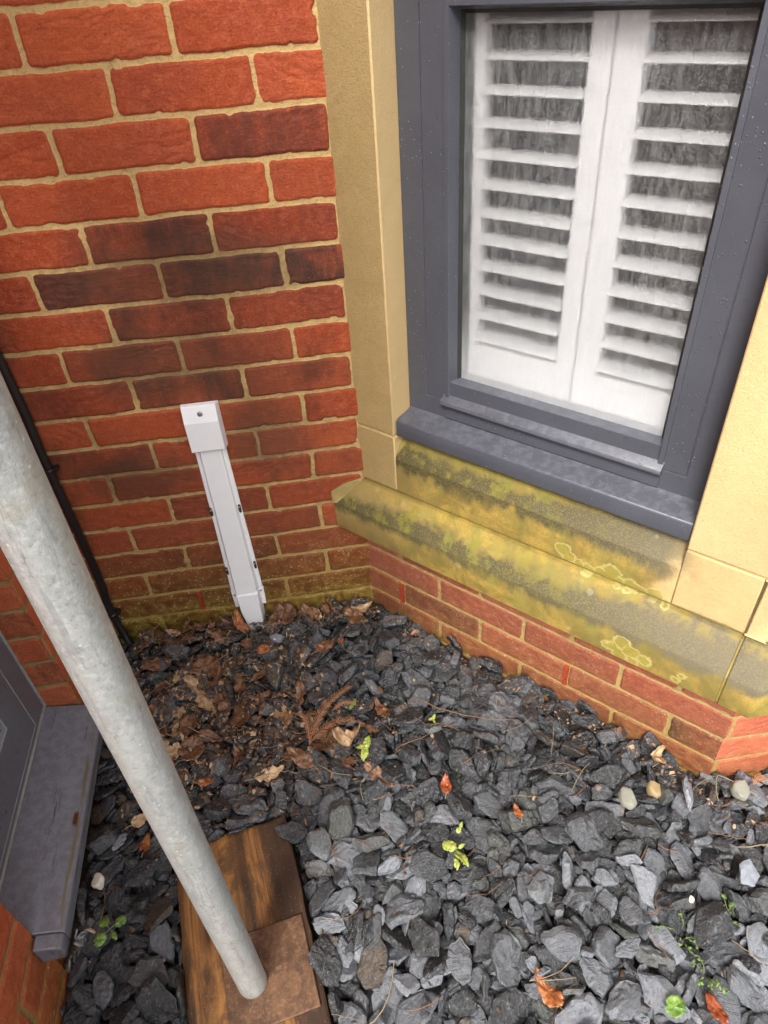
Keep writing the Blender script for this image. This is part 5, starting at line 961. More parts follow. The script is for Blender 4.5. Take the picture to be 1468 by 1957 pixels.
9,54,132,-2040,-90,93,27,-18,10,66,366,-1667,-99,82,-50,-21,16,58,94,-1736,-79,54,83,5,10,32,54,-1483,-95,23,-93,-1,22,64,80,-1306,-80,5,0,-15,8,28,28,-1249,-85,76,-63,4,
13,60,-18,-1091,-100,-95,9,-26,22,68,111,-980,-94,51,15,81,17,54,70,-867,-126,9,3,21,20,48,24,-808,-149,-25,25,91,5,40,50,-650,-88,45,9,79,3,64,57,-502,-101,-91,3,31,
20,54,-58,-217,-78,-7,-8,-72,23,42,635,-1966,-88,87,-32,-13,17,60,290,-1721,-98,17,18,-95,21,42,116,-1682,-83,-50,84,1,5,56,142,-1413,-69,28,-73,-53,10,78,126,-1251,-78,-6,-4,96,
16,92,200,-1099,-112,-8,2,-77,6,42,150,-388,-83,20,9,7,15,90,448,-2243,-85,2,-4,-70,17,26,310,-1635,-105,58,-25,-26,9,36,267,-1576,-126,5,-9,-97,7,68,250,-1425,-125,-46,-2,2,
1,54,267,-998,-111,4,-13,-88,22,48,289,-909,-115,-11,-8,-80,1,50,235,-755,-99,-39,-32,-60,15,72,264,-673,-109,14,3,77,4,36,370,-445,-109,66,-61,-40,14,42,915,-1912,-130,-1,-62,47,
20,38,352,-1711,-123,-72,58,27,7,48,395,-1429,-105,-43,6,-76,14,86,330,-1231,-92,-30,-92,-2,14,36,368,-1168,-90,11,2,-41,8,56,290,-1100,-101,-8,98,-3,14,92,372,-914,-99,-54,11,-31,
4,92,386,-774,-89,98,-14,6,11,72,523,-1942,-106,0,37,86,8,48,475,-1614,-103,-25,-2,-18,8,92,502,-1440,-83,-15,16,20,19,40,514,-1158,-125,-32,33,-85,18,62,541,-1066,-82,-5,-37,-65,
10,92,425,-867,-77,-14,-38,90,18,44,486,-672,-91,8,-21,88,23,46,625,-1995,-118,-34,-6,90,12,36,581,-1851,-104,-54,3,-8,2,52,629,-1793,-140,9,-27,-94,7,54,588,-1694,-100,17,82,50,
18,32,568,-1657,-72,-2,-95,-25,6,32,558,-1483,-111,43,3,41,14,64,621,-1285,-98,-56,53,27,16,66,613,-1102,-91,-4,-5,-55,5,32,638,-1044,-110,-5,20,68,4,56,752,-856,-98,26,2,-58,
4,62,726,-2278,-97,-15,98,-5,23,50,650,-2199,-128,-5,-33,81,20,30,465,-1815,-81,-88,-4,-8,1,58,727,-1653,-99,-3,-30,49,17,40,667,-1574,-73,96,-24,5,3,70,684,-1316,-109,52,-60,-27,
11,50,786,-839,-116,-22,-96,1,23,32,811,-2160,-93,-76,44,-26,3,54,832,-2059,-108,-1,97,16,16,30,904,-1817,-133,-46,36,-36,22,46,864,-1855,-135,-84,39,-21,16,60,942,-1743,-98,-4,22,-95,
17,68,789,-1507,-79,28,-6,18,14,38,853,-1163,-103,13,15,-84,23,50,869,-1075,-103,-46,-41,67,16,34,921,-2302,-121,27,93,-18,22,56,986,-2068,-105,12,-8,95,14,34,968,-1930,-90,-29,-90,-23,
21,92,976,-1799,-107,-21,-11,11,14,86,984,-1563,-98,20,15,71,14,46,937,-1322,-98,-35,2,-28,1,64,954,-1213,-109,-34,8,69,5,76,1062,-1105,-70,-64,-38,-65,16,52,1070,-2277,-83,-50,85,-6,
16,28,1043,-2191,-112,-81,-1,18,3,44,1072,-2078,-124,-1,54,-82,1,42,1083,-1947,-99,-92,28,18,8,32,1089,-1813,-113,35,55,-31,15,38,1077,-1734,-111,-42,57,-44,0,64,1091,-1546,-103,93,29,-14,
13,60,1049,-1377,-95,-92,-36,6,11,60,1122,-1159,-103,14,-52,63,15,22,1078,-2316,-132,-71,0,4,22,50,1101,-2190,-122,-91,-19,7,14,44,1066,-1845,-106,-74,18,42,16,46,1125,-1803,-131,-22,-73,60,
2,44,1241,-1489,-88,25,15,-92,21,46,1212,-1418,-97,12,-20,-75,3,34,1237,-1260,-133,-3,88,44,9,28,1101,-2147,-104,16,-4,3,18,36,1236,-2021,-103,-43,60,-59,13,72,1276,-1731,-104,71,-66,19,
12,52,1247,-1609,-91,85,49,1,19,40,1281,-1604,-116,-68,52,-34,0,24,1317,-1361,-146,98,12,-3,23,44,1377,-2276,-156,-89,42,0,6,34,1315,-2186,-123,-91,37,5,20,46,1402,-1864,-103,-1,-4,67,
7,54,1416,-1717,-90,42,86,-25,10,58,1354,-1585,-111,28,95,3,20,48,1452,-2272,-164,14,-10,-67,1,46,1513,-1950,-117,-23,-68,-18,8,26,1477,-1979,-138,83,26,36,12,50,1480,-1791,-116,14,7,30,
2,54,1395,-1639,-113,-46,-3,58,0,46,1562,-1963,-154,27,14,-23,7,92,1818,-1625,-124,-5,-6,92,17,42,1682,-2285,-128,5,-13,32,13,40,1721,-2147,-106,-10,9,95,19,86,1641,-2043,-97,21,24,-85,
17,56,1853,-1877,-136,0,4,61,10,58,1911,-2254,-101,-23,1,-96,5,86,1874,-2092,-87,-17,14,43,2,46,1844,-2030,-90,20,6,30,0,36,1978,-2278,-136,-16,12,67,2,22,1882,-2306,-124,94,4,-30,
9,30,2103,-2101,-146,-1,0,60,23,48,-437,-2187,-90,2,-9,22,1,28,-743,-785,-100,75,35,9,20,42,-905,-1088,-71,-97,-6,-14,7,24,-847,-1196,-91,-81,-15,0,22,38,-1300,-1043,-169,12,18,92,
0,78,-1099,-897,-104,-89,-30,2,16,66,-755,-685,-92,-15,98,7,4,48,-849,-564,-96,18,12,10,6,58,-1288,-579,-80,-20,14,-12,16,54,-1014,-642,-90,15,56,-76,6,36,-1203,-380,-114,3,-28,1,
22,50,-1301,-243,-89,-24,-82,-49,21,34,-1355,-99,-111,-42,6,86,11,32,-84,-2067,-113,40,15,40,11,50,-1041,-2232,-122,-79,15,-28,20,48,-924,-2280,-89,72,67,-2,8,54,-1176,-1875,-148,50,-83,-14,
21,86,-1261,-1683,-186,3,-13,-72,7,24,-1301,-1668,-177,-66,29,-61,15,40,-1263,-1204,-171,-6,31,-87,2,30,-1309,-1422,-191,56,-39,-67,7,30,-1219,-1188,-181,7,-8,72,17,92,-1251,-1096,-112,-22,14,83,
13,74,-1088,-931,-89,2,-26,95,1,54,-843,-1026,-67,-54,81,-19,0,66,-821,-522,-59,45,-50,57,9,44,-1252,-542,-97,-25,-22,-93,18,58,-1005,-353,-96,21,1,-34,12,80,-1236,-373,-89,-26,-14,17,
12,54,-1231,-136,-97,37,-92,-5,18,88,-1232,-127,-70,46,-87,10,11,38,-261,-2246,-97,22,64,-55,17,40,-1173,-2017,-171,92,16,4,11,62,-362,-1716,-102,-30,-68,33,2,46,-1189,-1724,-169,10,24,45,
2,46,-1270,-1688,-173,-13,-3,71,12,82,-1071,-1282,-94,96,21,9,13,32,-27,-1175,-80,-39,-19,-87,10,60,-1058,-872,-64,87,-45,2,14,20,-1228,-711,-83,-23,-74,62,9,42,-1218,-769,-116,-39,77,48,
19,80,-969,-491,-33,-17,-97,-7,23,62,-1173,-227,-70,-40,44,-32,15,48,-1047,-29,-104,-20,31,15,6,56,-280,-2210,-81,29,12,32,2,42,-904,-1883,-129,65,74,5,4,50,-997,-1842,-88,22,25,92,
17,88,70,-794,-58,0,96,-23,15,42,-610,-974,-60,-41,54,72,20,60,-1053,-1374,-98,-16,22,87,21,80,-71,-1263,-77,-30,-90,-4,18,72,-708,-801,-129,88,-5,-10,6,32,-607,-836,-48,2,-32,-56,
20,58,-1029,-759,-84,-33,22,67,11,36,-851,-603,-111,-34,-7,-8,9,24,-1010,-617,-84,72,-13,-62,10,32,-954,-427,-107,-3,37,90,5,86,-961,-367,-62,25,3,57,15,46,-915,-30,-82,-19,33,67,
14,92,-85,-1880,-67,-22,96,-10,9,20,-229,-2014,-115,57,13,-47,8,68,-272,-1851,-94,-4,-25,50,13,76,-374,-1479,-87,87,42,4,1,38,-464,-941,-72,-61,64,-42,8,24,-936,-805,-60,6,77,48,
21,70,-689,-527,-75,15,-4,-84,8,48,-824,-446,-87,1,-23,37,15,62,-794,-373,-71,24,-1,54,22,56,-823,-177,-87,8,-18,96,17,86,-741,-144,-59,55,-81,8,10,64,-397,-2309,-94,-68,2,-5,
18,36,-547,-1113,-95,3,-16,9,23,80,137,-684,-65,-32,91,24,17,44,-267,-790,-71,-22,-4,-88,14,92,-698,-743,-56,2,9,98,7,50,-731,-393,-88,24,-22,-88,16,86,-746,-322,-91,8,-2,-85,
14,54,-797,-279,-97,19,-21,43,23,32,87,-630,-92,3,85,50,14,74,-538,-853,-73,-17,-28,57,11,60,-684,-1148,-64,11,-93,29,16,78,-719,-242,-114,26,95,2,16,20,-589,-422,-119,-5,-15,94,
23,20,-681,-294,-91,-43,27,-67,8,42,-658,-107,-104,48,79,-29,19,32,-360,-1027,-123,73,49,37,8,42,-488,-526,-94,64,-75,-7,18,30,-589,-405,-110,4,-25,-83,2,42,-618,-187,-87,25,36,-82,
10,40,-435,-1380,-136,-40,31,-67,23,34,-215,-1126,-71,25,-11,-10,10,52,-204,-1074,-75,90,23,-5,3,58,-333,-937,-122,-71,-62,15,17,38,-344,-637,-95,59,53,34,23,68,-381,-489,-91,-68,71,-8,
15,50,-438,-439,-102,-21,18,-74,15,46,-367,-228,-65,-84,47,-16,9,38,-402,-131,-57,-20,-95,15,14,74,-280,-2169,-87,27,2,70,8,78,208,-2184,-68,-61,74,-15,8,92,382,-1904,-86,3,-4,10,
10,48,48,-1401,-106,-13,33,-65,0,44,-302,-1413,-75,85,46,2,23,58,-90,-1171,-61,84,23,43,22,50,-320,-1028,-84,-30,-6,-18,17,40,-160,-758,-109,-10,-43,-78,4,38,-332,-709,-104,-12,-53,-53,
5,52,-315,-650,-110,37,-43,-75,10,26,-433,-502,-120,32,6,82,11,38,-174,-342,-79,85,-6,47,8,58,-322,-212,-61,-8,-34,57,0,80,-311,-55,-83,-17,23,-19,4,56,-277,-2289,-78,21,18,-2,
3,46,377,-1777,-114,-14,25,-93,18,50,101,-1613,-87,-67,4,73,0,92,-189,-1394,-72,30,-93,11,22,56,198,-688,-85,-73,55,-36,0,52,-128,-1161,-97,-93,-8,8,1,58,-158,-828,-93,83,39,26,
5,52,-192,-652,-95,11,-36,79,0,72,-320,-550,-78,-10,-20,96,1,42,-183,-384,-68,-17,-26,-81,14,62,-141,-214,-85,-13,5,15,16,54,-166,-155,-94,43,-88,11,12,66,333,-1886,-107,35,92,5,
18,34,748,-1899,-75,-51,75,6,17,26,358,-1723,-106,-13,-65,64,5,44,114,-1533,-86,-34,16,-81,20,24,-47,-1529,-77,22,64,-72,3,40,-57,-1336,-82,-25,-33,33,21,30,-52,-1200,-94,35,-92,-6,
20,40,68,-1104,-66,8,-94,27,1,42,-40,-952,-84,30,80,-46,14,92,-65,-758,-91,75,-62,-8,19,30,-79,-651,-86,11,-36,-4,18,58,-101,-600,-108,76,-54,-3,23,28,-112,-457,-97,7,-60,73,
22,38,-134,-419,-101,1,-21,70,6,48,-55,-188,-102,5,0,19,18,48,-41,-2296,-81,-11,-95,-11,9,60,18,-2160,-73,-4,13,61,8,56,102,-1928,-93,-4,-10,-57,18,92,417,-1940,-119,-43,89,4,
14,46,205,-1705,-103,-35,-90,-5,6,46,179,-1588,-93,10,23,-96,19,36,70,-1535,-110,13,54,19,15,26,100,-1484,-92,-7,44,-87,16,56,5,-1313,-82,-31,19,87,8,44,147,-1039,-107,-7,35,17,
22,54,-5,-845,-91,36,-59,-33,5,58,22,-714,-103,-30,-13,14,2,46,58,-563,-98,76,-62,-11,4,70,-3,-461,-43,-87,-29,11,22,46,-68,-402,-71,-39,-25,-58,5,78,86,-204,-64,-50,-9,-22,
16,40,179,-2298,-80,84,-29,44,4,24,101,-2145,-86,-80,38,9,9,68,224,-1785,-111,32,17,0,3,36,178,-1543,-91,49,-3,40,17,32,135,-1142,-109,-4,-18,-67,9,86,163,-1013,-96,-10,2,-59,
17,92,181,-939,-83,54,-75,-12,13,54,158,-789,-105,-29,92,21,7,52,131,-494,-107,-80,41,-27,8,44,230,-2292,-88,30,-22,91,0,56,298,-2208,-137,-31,7,-29,22,32,317,-1677,-107,6,15,-57,
17,44,338,-1496,-61,17,-6,-91,22,48,368,-1477,-75,87,46,13,6,92,266,-1350,-88,43,87,16,5,52,302,-650,-76,2,20,-66,19,84,269,-571,-80,22,-96,2,11,60,269,-490,-95,-13,88,-39,
4,56,306,-2198,-98,-37,-82,-27,22,60,462,-2134,-101,14,-98,-6,23,92,317,-2072,-101,-13,7,-97,23,64,375,-1573,-56,8,28,-51,6,50,371,-1323,-112,14,17,96,11,50,312,-1161,-71,65,51,-23,
5,62,329,-976,-93,-52,76,-30,5,46,314,-776,-85,-26,-25,78,23,38,355,-710,-80,21,-96,-10,13,56,390,-565,-87,19,28,-15,23,48,583,-2241,-107,-37,-85,-34,9,60,497,-2204,-114,7,15,96,
16,92,719,-2127,-81,4,-3,94,23,30,467,-1879,-114,22,-82,36,4,82,474,-1789,-122,-19,3,-62,17,36,408,-1545,-122,18,-26,-45,0,62,463,-1381,-74,-7,-26,-94,6,56,424,-1276,-128,25,14,20,
4,38,449,-1198,-97,52,-31,77,23,34,454,-999,-86,-89,42,3,7,70,502,-941,-79,-4,10,-82,0,70,523,-835,-95,3,-97,-17,7,48,556,-2210,-159,-23,-7,-61,11,54,654,-2123,-71,-30,-57,54,
13,52,618,-1899,-92,6,14,28,8,32,612,-1842,-123,-23,-10,4,23,92,595,-1788,-85,14,-92,-18,13,92,616,-1213,-85,-90,36,-7,10,52,583,-1093,-76,97,16,5,10,92,626,-1013,-96,89,32,-21,
13,38,572,-996,-61,-89,-42,14,19,48,652,-777,-106,-45,-30,82,18,62,724,-2223,-101,58,-74,27,6,38,820,-2140,-71,19,-90,38,12,54,740,-2053,-107,17,-96,16,20,56,846,-1874,-137,-22,-29,80,
15,32,740,-1807,-146,-32,19,62,6,40,729,-1778,-120,94,14,-6,19,68,655,-1691,-117,66,-72,-9,8,70,646,-1490,-81,-18,13,40,4,36,744,-1169,-79,6,-42,-30,2,74,709,-1212,-105,-97,3,15,
8,50,-170,-1397,-52,64,-74,9,8,48,726,-920,-108,2,1,57,14,22,769,-915,-128,-80,-58,-1,3,92,835,-2257,-83,-80,35,2,19,38,847,-2214,-83,10,20,-25,5,48,818,-2081,-89,31,92,14,
17,28,846,-1808,-113,8,34,-83,23,32,799,-1715,-110,32,-39,-56,21,54,1114,-1334,-73,-8,0,57,18,28,761,-1442,-117,-27,-8,-30,23,92,923,-1016,-76,20,-84,47,20,34,793,-887,-125,23,96,-1,
23,58,994,-2187,-94,-96,0,-22,14,64,998,-2081,-90,-13,14,-97,18,92,913,-1995,-87,39,-90,-1,9,60,1021,-1946,-87,51,-9,-42,13,64,818,-1955,-88,-74,-14,32,2,80,866,-1202,-94,26,0,-47,
13,52,1000,-1451,-100,32,-9,38,16,84,1009,-1256,-97,-8,47,-51,2,56,992,-1090,-99,25,-16,62,10,72,1009,-2257,-104,-25,-27,39,21,40,1118,-2045,-112,22,-20,-32,8,32,1056,-1805,-78,96,21,-1,
19,40,1052,-1736,-115,3,-1,65,4,32,1113,-1588,-100,38,-83,2,18,52,1092,-1213,-106,96,-4,8,20,62,1085,-2211,-111,35,4,30,0,46,1151,-1788,-105,-13,-94,-19,2,72,1176,-1734,-98,22,-3,95,
1,34,1152,-1560,-100,72,-55,27,8,44,1206,-1422,-85,-9,-25,1,0,64,948,-1938,-133,56,-16,-70,9,60,1194,-2073,-125,-17,51,26,6,40,1249,-2015,-119,-51,50,-66,15,56,1286,-1932,-117,5,3,-91,
16,54,1324,-1828,-81,-3,6,99,22,52,1266,-1640,-78,-16,56,-23,19,48,1273,-1521,-106,-9,55,-63,8,92,1276,-2257,-127,-7,-12,98,10,46,1355,-2112,-112,24,-17,85,16,42,1319,-1696,-126,24,91,26,
2,52,1418,-1512,-135,3,17,-95,15,66,1424,-2157,-115,-78,-45,16,3,48,1479,-1933,-117,-3,10,-78,20,70,1530,-1803,-106,0,11,-88,17,92,1505,-1615,-78,5,-6,-61,14,92,1569,-2274,-117,-11,30,94,
22,92,1587,-2134,-107,-93,25,-10,18,30,1588,-2002,-127,69,-56,-18,9,42,1570,-1929,-124,25,-44,-69,13,28,1578,-1805,-98,-29,-52,46,16,76,1706,-2218,-114,9,94,-26,5,22,1743,-2185,-96,34,56,-70,
23,34,1809,-2085,-113,-24,-15,37,22,62,1771,-1861,-107,-22,11,16,3,92,1794,-1762,-117,-5,-4,-86,22,50,1865,-2004,-71,-26,-93,0,15,42,1983,-2155,-110,-7,-2,-58,6,66,-144,-2059,-110,-96,-2,15,
2,50,-418,-2246,-108,-32,-93,-9,12,58,1448,-2273,-58,-89,-23,-35,5,24,-837,-2128,-84,-15,5,97,9,64,322,-1809,-89,32,-13,86,1,40,-171,-1582,-56,-80,50,-27,1,42,-1264,-1503,-181,37,-92,-1,
23,48,-608,-1144,-50,-14,-11,-96,2,92,-172,-1204,-100,-4,22,88,6,60,-1275,-890,-122,-3,-26,-90,22,46,-1241,-994,-137,-52,17,78,5,58,-682,-792,-96,94,-8,-15,22,40,-701,-661,-67,-18,8,-39,
13,46,-907,-447,-80,-61,29,-36,1,30,-1332,-395,-89,5,-5,8,10,38,-1342,-312,-98,42,44,-41,11,62,-1322,-258,-31,39,73,48,17,50,134,-2191,-77,-1,7,61,3,30,-1265,-2214,-191,44,-62,-62,
22,44,-369,-1412,-130,-87,-11,-2,20,92,-1109,-1905,-130,-6,9,84,16,62,655,-1811,-64,-2,0,-97,8,44,-1264,-1848,-180,10,97,3,12,40,-888,-1578,-121,-36,-48,51,4,50,-1110,-1365,-134,3,-98,-10,
5,48,-90,-1383,-71,1,-40,90,19,42,-414,-1432,-103,10,-21,53,4,34,523,-1052,-82,-29,-24,0,10,50,-686,-1017,-100,-67,67,24,11,70,-1179,-988,-136,56,2,32,10,34,-533,-918,-106,67,60,40,
16,92,-1228,-658,-87,-5,-23,-96,17,74,-1166,-487,-65,88,16,35,11,50,-1229,-239,-88,-56,-80,13,16,56,-1191,-161,-84,-40,80,-35,13,44,666,-2310,-104,-64,-28,-33,6,22,-1148,-2169,-183,-5,-6,62,
4,64,-500,-2230,-89,-8,-29,78,18,20,-1206,-1887,-195,99,5,7,14,66,-1133,-1797,-154,-64,-73,-21,15,74,-1149,-1565,-138,17,0,-93,7,44,-943,-1196,-88,-66,-67,-9,18,34,-1158,-1055,-142,-4,-31,-24,
22,40,-1146,-1012,-152,-53,55,61,8,58,-854,-617,-127,-8,-35,-82,0,24,-1037,-145,-76,-11,-27,-94,21,34,-1035,-523,-17,95,-27,-10,23,36,-1084,-463,-78,-70,-19,-67,8,64,-1188,-2165,-154,-61,-13,14,
14,56,-866,-2263,-84,-9,7,60,1,34,-320,-1763,-91,5,-29,-95,2,42,312,-1883,-69,-3,-17,-6,9,72,-1097,-1670,-125,10,94,-7,7,60,-1005,-1353,-114,94,17,21,9,38,-380,-1419,-115,-86,-7,0,
21,22,-1180,-1135,-114,86,46,-3,17,66,-364,-1285,-65,82,-49,-24,7,36,-1030,-1090,-130,69,66,24,0,28,-1092,-1004,-157,20,84,-41,22,40,-717,-607,-139,-92,27,-18,22,44,-960,-653,-82,49,-79,33,
6,92,-798,-610,-61,81,50,26,0,36,-937,-503,-17,-3,6,-98,22,54,-1029,-386,-70,80,-43,-38,3,36,-1009,-254,-107,28,-14,-86,4,52,-972,-123,-67,49,85,3,11,32,-431,-2263,-94,-48,75,-36,
17,74,-298,-1882,-75,-24,-20,78,2,46,-905,-1837,-88,98,4,9,23,78,-765,-878,-48,-40,20,-68,7,38,-1039,-1089,-106,-28,-40,-3,22,56,-561,-678,-83,-25,7,3,13,60,-869,-668,-81,7,-74,63,
18,80,-892,-420,-96,75,59,25,11,44,-771,-393,-57,2,-90,33,0,92,-1033,-213,-52,17,90,37,13,22,-908,-118,-94,-12,0,74,0,56,-610,-825,-81,51,-22,-31,4,76,-863,-728,-68,28,90,-30,
7,56,-942,-614,-69,39,-16,-2,11,50,-762,-453,-77,78,-47,-27,9,56,-741,-314,-69,-6,-5,96,20,44,-791,-41,-80,-78,-56,-19,21,72,-421,-1156,-89,-93,-25,22,3,34,-673,-892,-92,38,84,-17,
3,60,-640,-864,-79,86,-35,34,1,58,-498,-615,-67,-20,-92,-6,11,84,-658,-625,-55,-6,18,49,18,50,-604,-457,-97,-32,28,-3,15,20,-694,-247,-94,0,-14,-35,6,50,-677,-221,-87,84,47,0,
3,60,-613,-1017,-79,-38,-7,-34,12,28,-86,-848,-92,-90,-37,17,22,34,-140,-742,-74,-25,-71,64,5,70,-579,-596,-80,-27,-13,74,3,34,-512,-581,-92,-7,-6,-98,15,56,-517,-452,-94,11,-15,6,
20,22,-451,-524,-89,20,8,96,13,50,-615,-204,-85,-53,-75,-36,17,26,-623,-88,-107,40,59,-59,21,46,78,-1229,-73,-41,89,1,13,34,-103,-1255,-86,-94,-27,-4,17,92,-376,-963,-50,24,-1,-47,
23,42,-525,-1010,-72,34,7,42,7,32,-368,-654,-91,73,-5,65,8,26,-445,-514,-111,-20,-75,47,11,32,-389,-316,-83,38,10,72,8,44,-437,-193,-69,-3,-34,93,8,62,625,-2287,-71,36,-21,6,
20,52,-254,-1859,-114,13,-3,-79,9,56,-308,-1673,-78,11,-6,-57,10,26,-286,-1666,-66,52,-83,-7,21,38,-174,-1537,-102,3,24,-2,11,40,9,-1142,-80,-98,-11,3,17,36,-40,-1095,-87,-21,92,2,
12,46,14,-833,-113,-59,-56,42,12,72,-437,-822,-68,-1,-20,-93,14,46,-180,-764,-74,-13,82,-54,14,84,-232,-708,-78,-13,-97,4,22,48,-286,-665,-105,61,50,9,15,86,-566,-295,-96,9,-1,-99,
10,70,-330,-279,-62,-54,75,33,11,64,-190,-52,-53,89,-26,-26,23,22,9,-2103,-92,-88,26,3,20,36,424,-2290,-117,4,-17,-89,14,22,314,-1931,-112,-5,1,-93,9,48,-238,-1791,-111,61,-76,13,
14,90,-208,-1722,-76,10,1,-81,21,80,39,-1440,-51,-95,18,15,3,34,-206,-1517,-92,-14,29,-77,9,44,-11,-1224,-102,40,82,-1,14,54,-169,-977,-103,5,-16,-94,0,46,-180,-821,-87,-66,65,-32,
22,56,98,-713,-123,28,-91,26,5,36,344,-398,-109,-48,23,-60,9,64,-145,-651,-81,5,-1,-70,19,58,-237,-441,-84,23,29,-44,2,74,362,-393,-85,76,-16,-47,21,74,-207,-236,-74,17,-22,-92,
7,76,-132,-129,-70,2,-97,18,11,54,-171,-2266,-101,6,11,73,19,38,-94,-2177,-53,50,74,20,19,32,426,-1870,-63,90,-41,7,4,20,78,-2154,-80,45,-48,71,3,64,395,-1809,-81,-91,34,18,
12,56,-78,-1595,-94,-64,61,-36,22,50,-6,-1370,-58,-23,36,89,0,28,550,-1219,-79,-80,-30,-14,2,66,24,-1043,-77,31,73,39,21,60,88,-882,-111,-3,16,-81,4,32,-32,-680,-111,-25,28,16,
4,92,-90,-570,-64,65,-44,-21,8,36,-117,-479,-89,-28,63,68,22,28,-87,-373,-89,8,-69,-65,21,76,-13,-55,-101,94,-28,10,21,48,-58,-2234,-87,-6,-94,-24,1,82,210,-2041,-67,-58,77,1,
0,92,196,-1726,-77,32,-89,-26,8,36,131,-1824,-66,-50,85,-1,11,24,788,-2030,-58,-15,3,77,15,48,92,-1141,-95,26,-12,34,8,42,141,-1041,-67,-3,9,45,22,38,107,-907,-92,-36,38,-81,
10,92,65,-777,-114,-24,14,51,13,40,3,-626,-88,2,3,92,2,42,48,-253,-103,22,23,-18,14,28,61,-136,-116,-93,23,-17,11,32,145,-2246,-92,57,-17,24,16,68,264,-2223,-88,30,54,56,
16,40,340,-1970,-112,-2,-2,-24,4,62,389,-1717,-89,27,22,53,23,40,139,-1643,-65,-18,2,-27,13,88,195,-1469,-79,5,8,22,8,56,186,-1354,-74,8,6,-43,17,92,202,-1218,-62,29,21,86,
14,38,235,-814,-88,-6,97,16,4,72,162,-829,-72,95,10,9,11,38,201,-715,-108,43,-64,-44,7,92,143,-585,-79,6,-6,90,8,56,206,-259,-104,-6,23,-39,7,30,301,-2297,-101,10,41,85,
19,46,266,-2144,-97,53,16,-74,0,30,351,-2094,-84,-3,14,-76,15,58,466,-1967,-94,-60,-74,-18,15,38,276,-1653,-89,-21,8,83,11,44,319,-1621,-67,58,75,23,6,24,320,-1450,-91,-5,3,97,
12,26,439,-1256,-107,-48,-79,-12,5,88,267,-925,-67,-21,-9,87,4,32,274,-795,-73,-63,43,33,1,70,272,-702,-70,19,14,-93,13,26,388,-2266,-125,-69,-60,37,17,40,319,-2144,-89,-12,38,85,
20,62,337,-1997,-113,-15,51,67,23,34,365,-1639,-65,-45,-85,-12,10,40,405,-1411,-86,-44,50,-35,16,36,359,-1298,-105,-14,-22,-95,23,30,354,-1120,-73,-25,-39,56,4,48,344,-1050,-87,-66,67,-13,
2,52,369,-894,-83,70,-34,-11,0,60,347,-750,-61,17,19,18,15,36,378,-621,-94,20,15,-54,22,46,283,-534,-58,0,13,43,15,50,441,-2266,-59,-7,-8,-75,14,82,483,-2188,-72,-9,-4,-1,
1,80,504,-2057,-93,7,-1,-99,9,72,509,-1871,-91,-94,29,12,17,44,465,-1670,-81,60,-33,-71,7,76,550,-1536,-91,-20,47,-63,10,56,456,-1406,-50,10,-10,97,12,38,492,-1353,-101,17,-96,-11,
7,34,353,-1183,-72,-16,24,-28,0,32,519,-1016,-98,-84,-16,-6,6,26,636,-801,-120,33,-34,-30,23,68,538,-767,-90,-1,8,-98,22,52,429,-692,-94,16,-25,86,12,34,648,-2295,-147,17,24,-36,
1,92,590,-2171,-89,-66,63,15,12,92,721,-1969,-63,44,86,20,8,36,656,-1834,-105,-11,19,46,16,48,572,-1698,-88,-56,65,15,12,44,610,-1695,-64,-86,46,2,15,20,534,-1488,-87,47,-53,-59,
21,70,542,-1394,-68,-24,-9,-95,23,62,556,-1250,-62,5,84,-48,8,26,704,-1002,-100,53,-56,60,16,40,634,-932,-112,4,-9,-72,1,48,598,-748,-117,1,17,-67,2,24,585,-804,-127,-31,-12,-89,
8,46,715,-2204,-95,-17,21,88,18,50,710,-2003,-104,-97,12,-10,12,46,788,-1828,-117,-4,-13,-95,7,58,701,-1737,-102,12,6,57,9,38,734,-1579,-85,13,17,-63,23,92,647,-1409,-53,-5,-22,86,
17,52,783,-1256,-83,-92,4,-5,18,50,794,-1246,-98,40,-10,-14,3,46,658,-1119,-68,-13,-21,55,23,58,694,-916,-86,0,-2,-9,17,30,701,-861,-115,18,16,84,9,48,912,-2176,-68,26,3,25,
13,50,847,-2164,-66,-19,26,31,8,72,795,-2051,-71,10,-19,-95,0,46,873,-1910,-120,50,-76,-39,16,34,769,-1720,-114,-20,-29,66,13,54,815,-1632,-93,14,-11,85,15,28,931,-1598,-99,18,13,-7,
14,62,850,-1298,-91,-39,33,27,19,92,833,-1199,-72,-94,3,-15,12,34,823,-1076,-109,19,15,96,19,92,855,-931,-93,64,-18,-24,16,36,972,-2240,-110,7,4,19,2,38,883,-2223,-64,-27,3,-95,
20,76,982,-1978,-73,9,9,-46,3,30,881,-1941,-116,-40,-17,55,23,40,869,-1848,-100,14,97,-8,18,40,957,-1649,-100,88,-22,23,22,46,938,-1496,-96,7,22,43,8,68,941,-1293,-97,-4,36,86,
1,34,925,-1082,-90,76,3,5,4,92,1063,-2112,-74,-98,11,9,13,22,1083,-2051,-136,-79,-45,2,4,50,1039,-1917,-63,-36,-9,-83,10,80,1070,-1636,-99,14,79,57,0,38,1044,-1595,-95,-81,44,-6,
23,26,1125,-1496,-119,80,-46,-13,5,40,1049,-1255,-85,-14,-1,80,22,66,1064,-1191,-103,-13,19,90,6,80,1111,-1864,-85,-7,14,-67,14,46,1195,-1840,-91,2,-15,71,4,62,1156,-1886,-73,3,10,-24,
1,42,1205,-1739,-90,11,16,54,4,72,1199,-1750,-58,6,-10,98,12,90,1127,-1418,-88,31,-84,-41,20,42,1202,-1292,-131,10,-43,-83,14,32,1203,-2296,-137,-71,-48,50,6,44,1318,-2000,-72,18,-2,19,
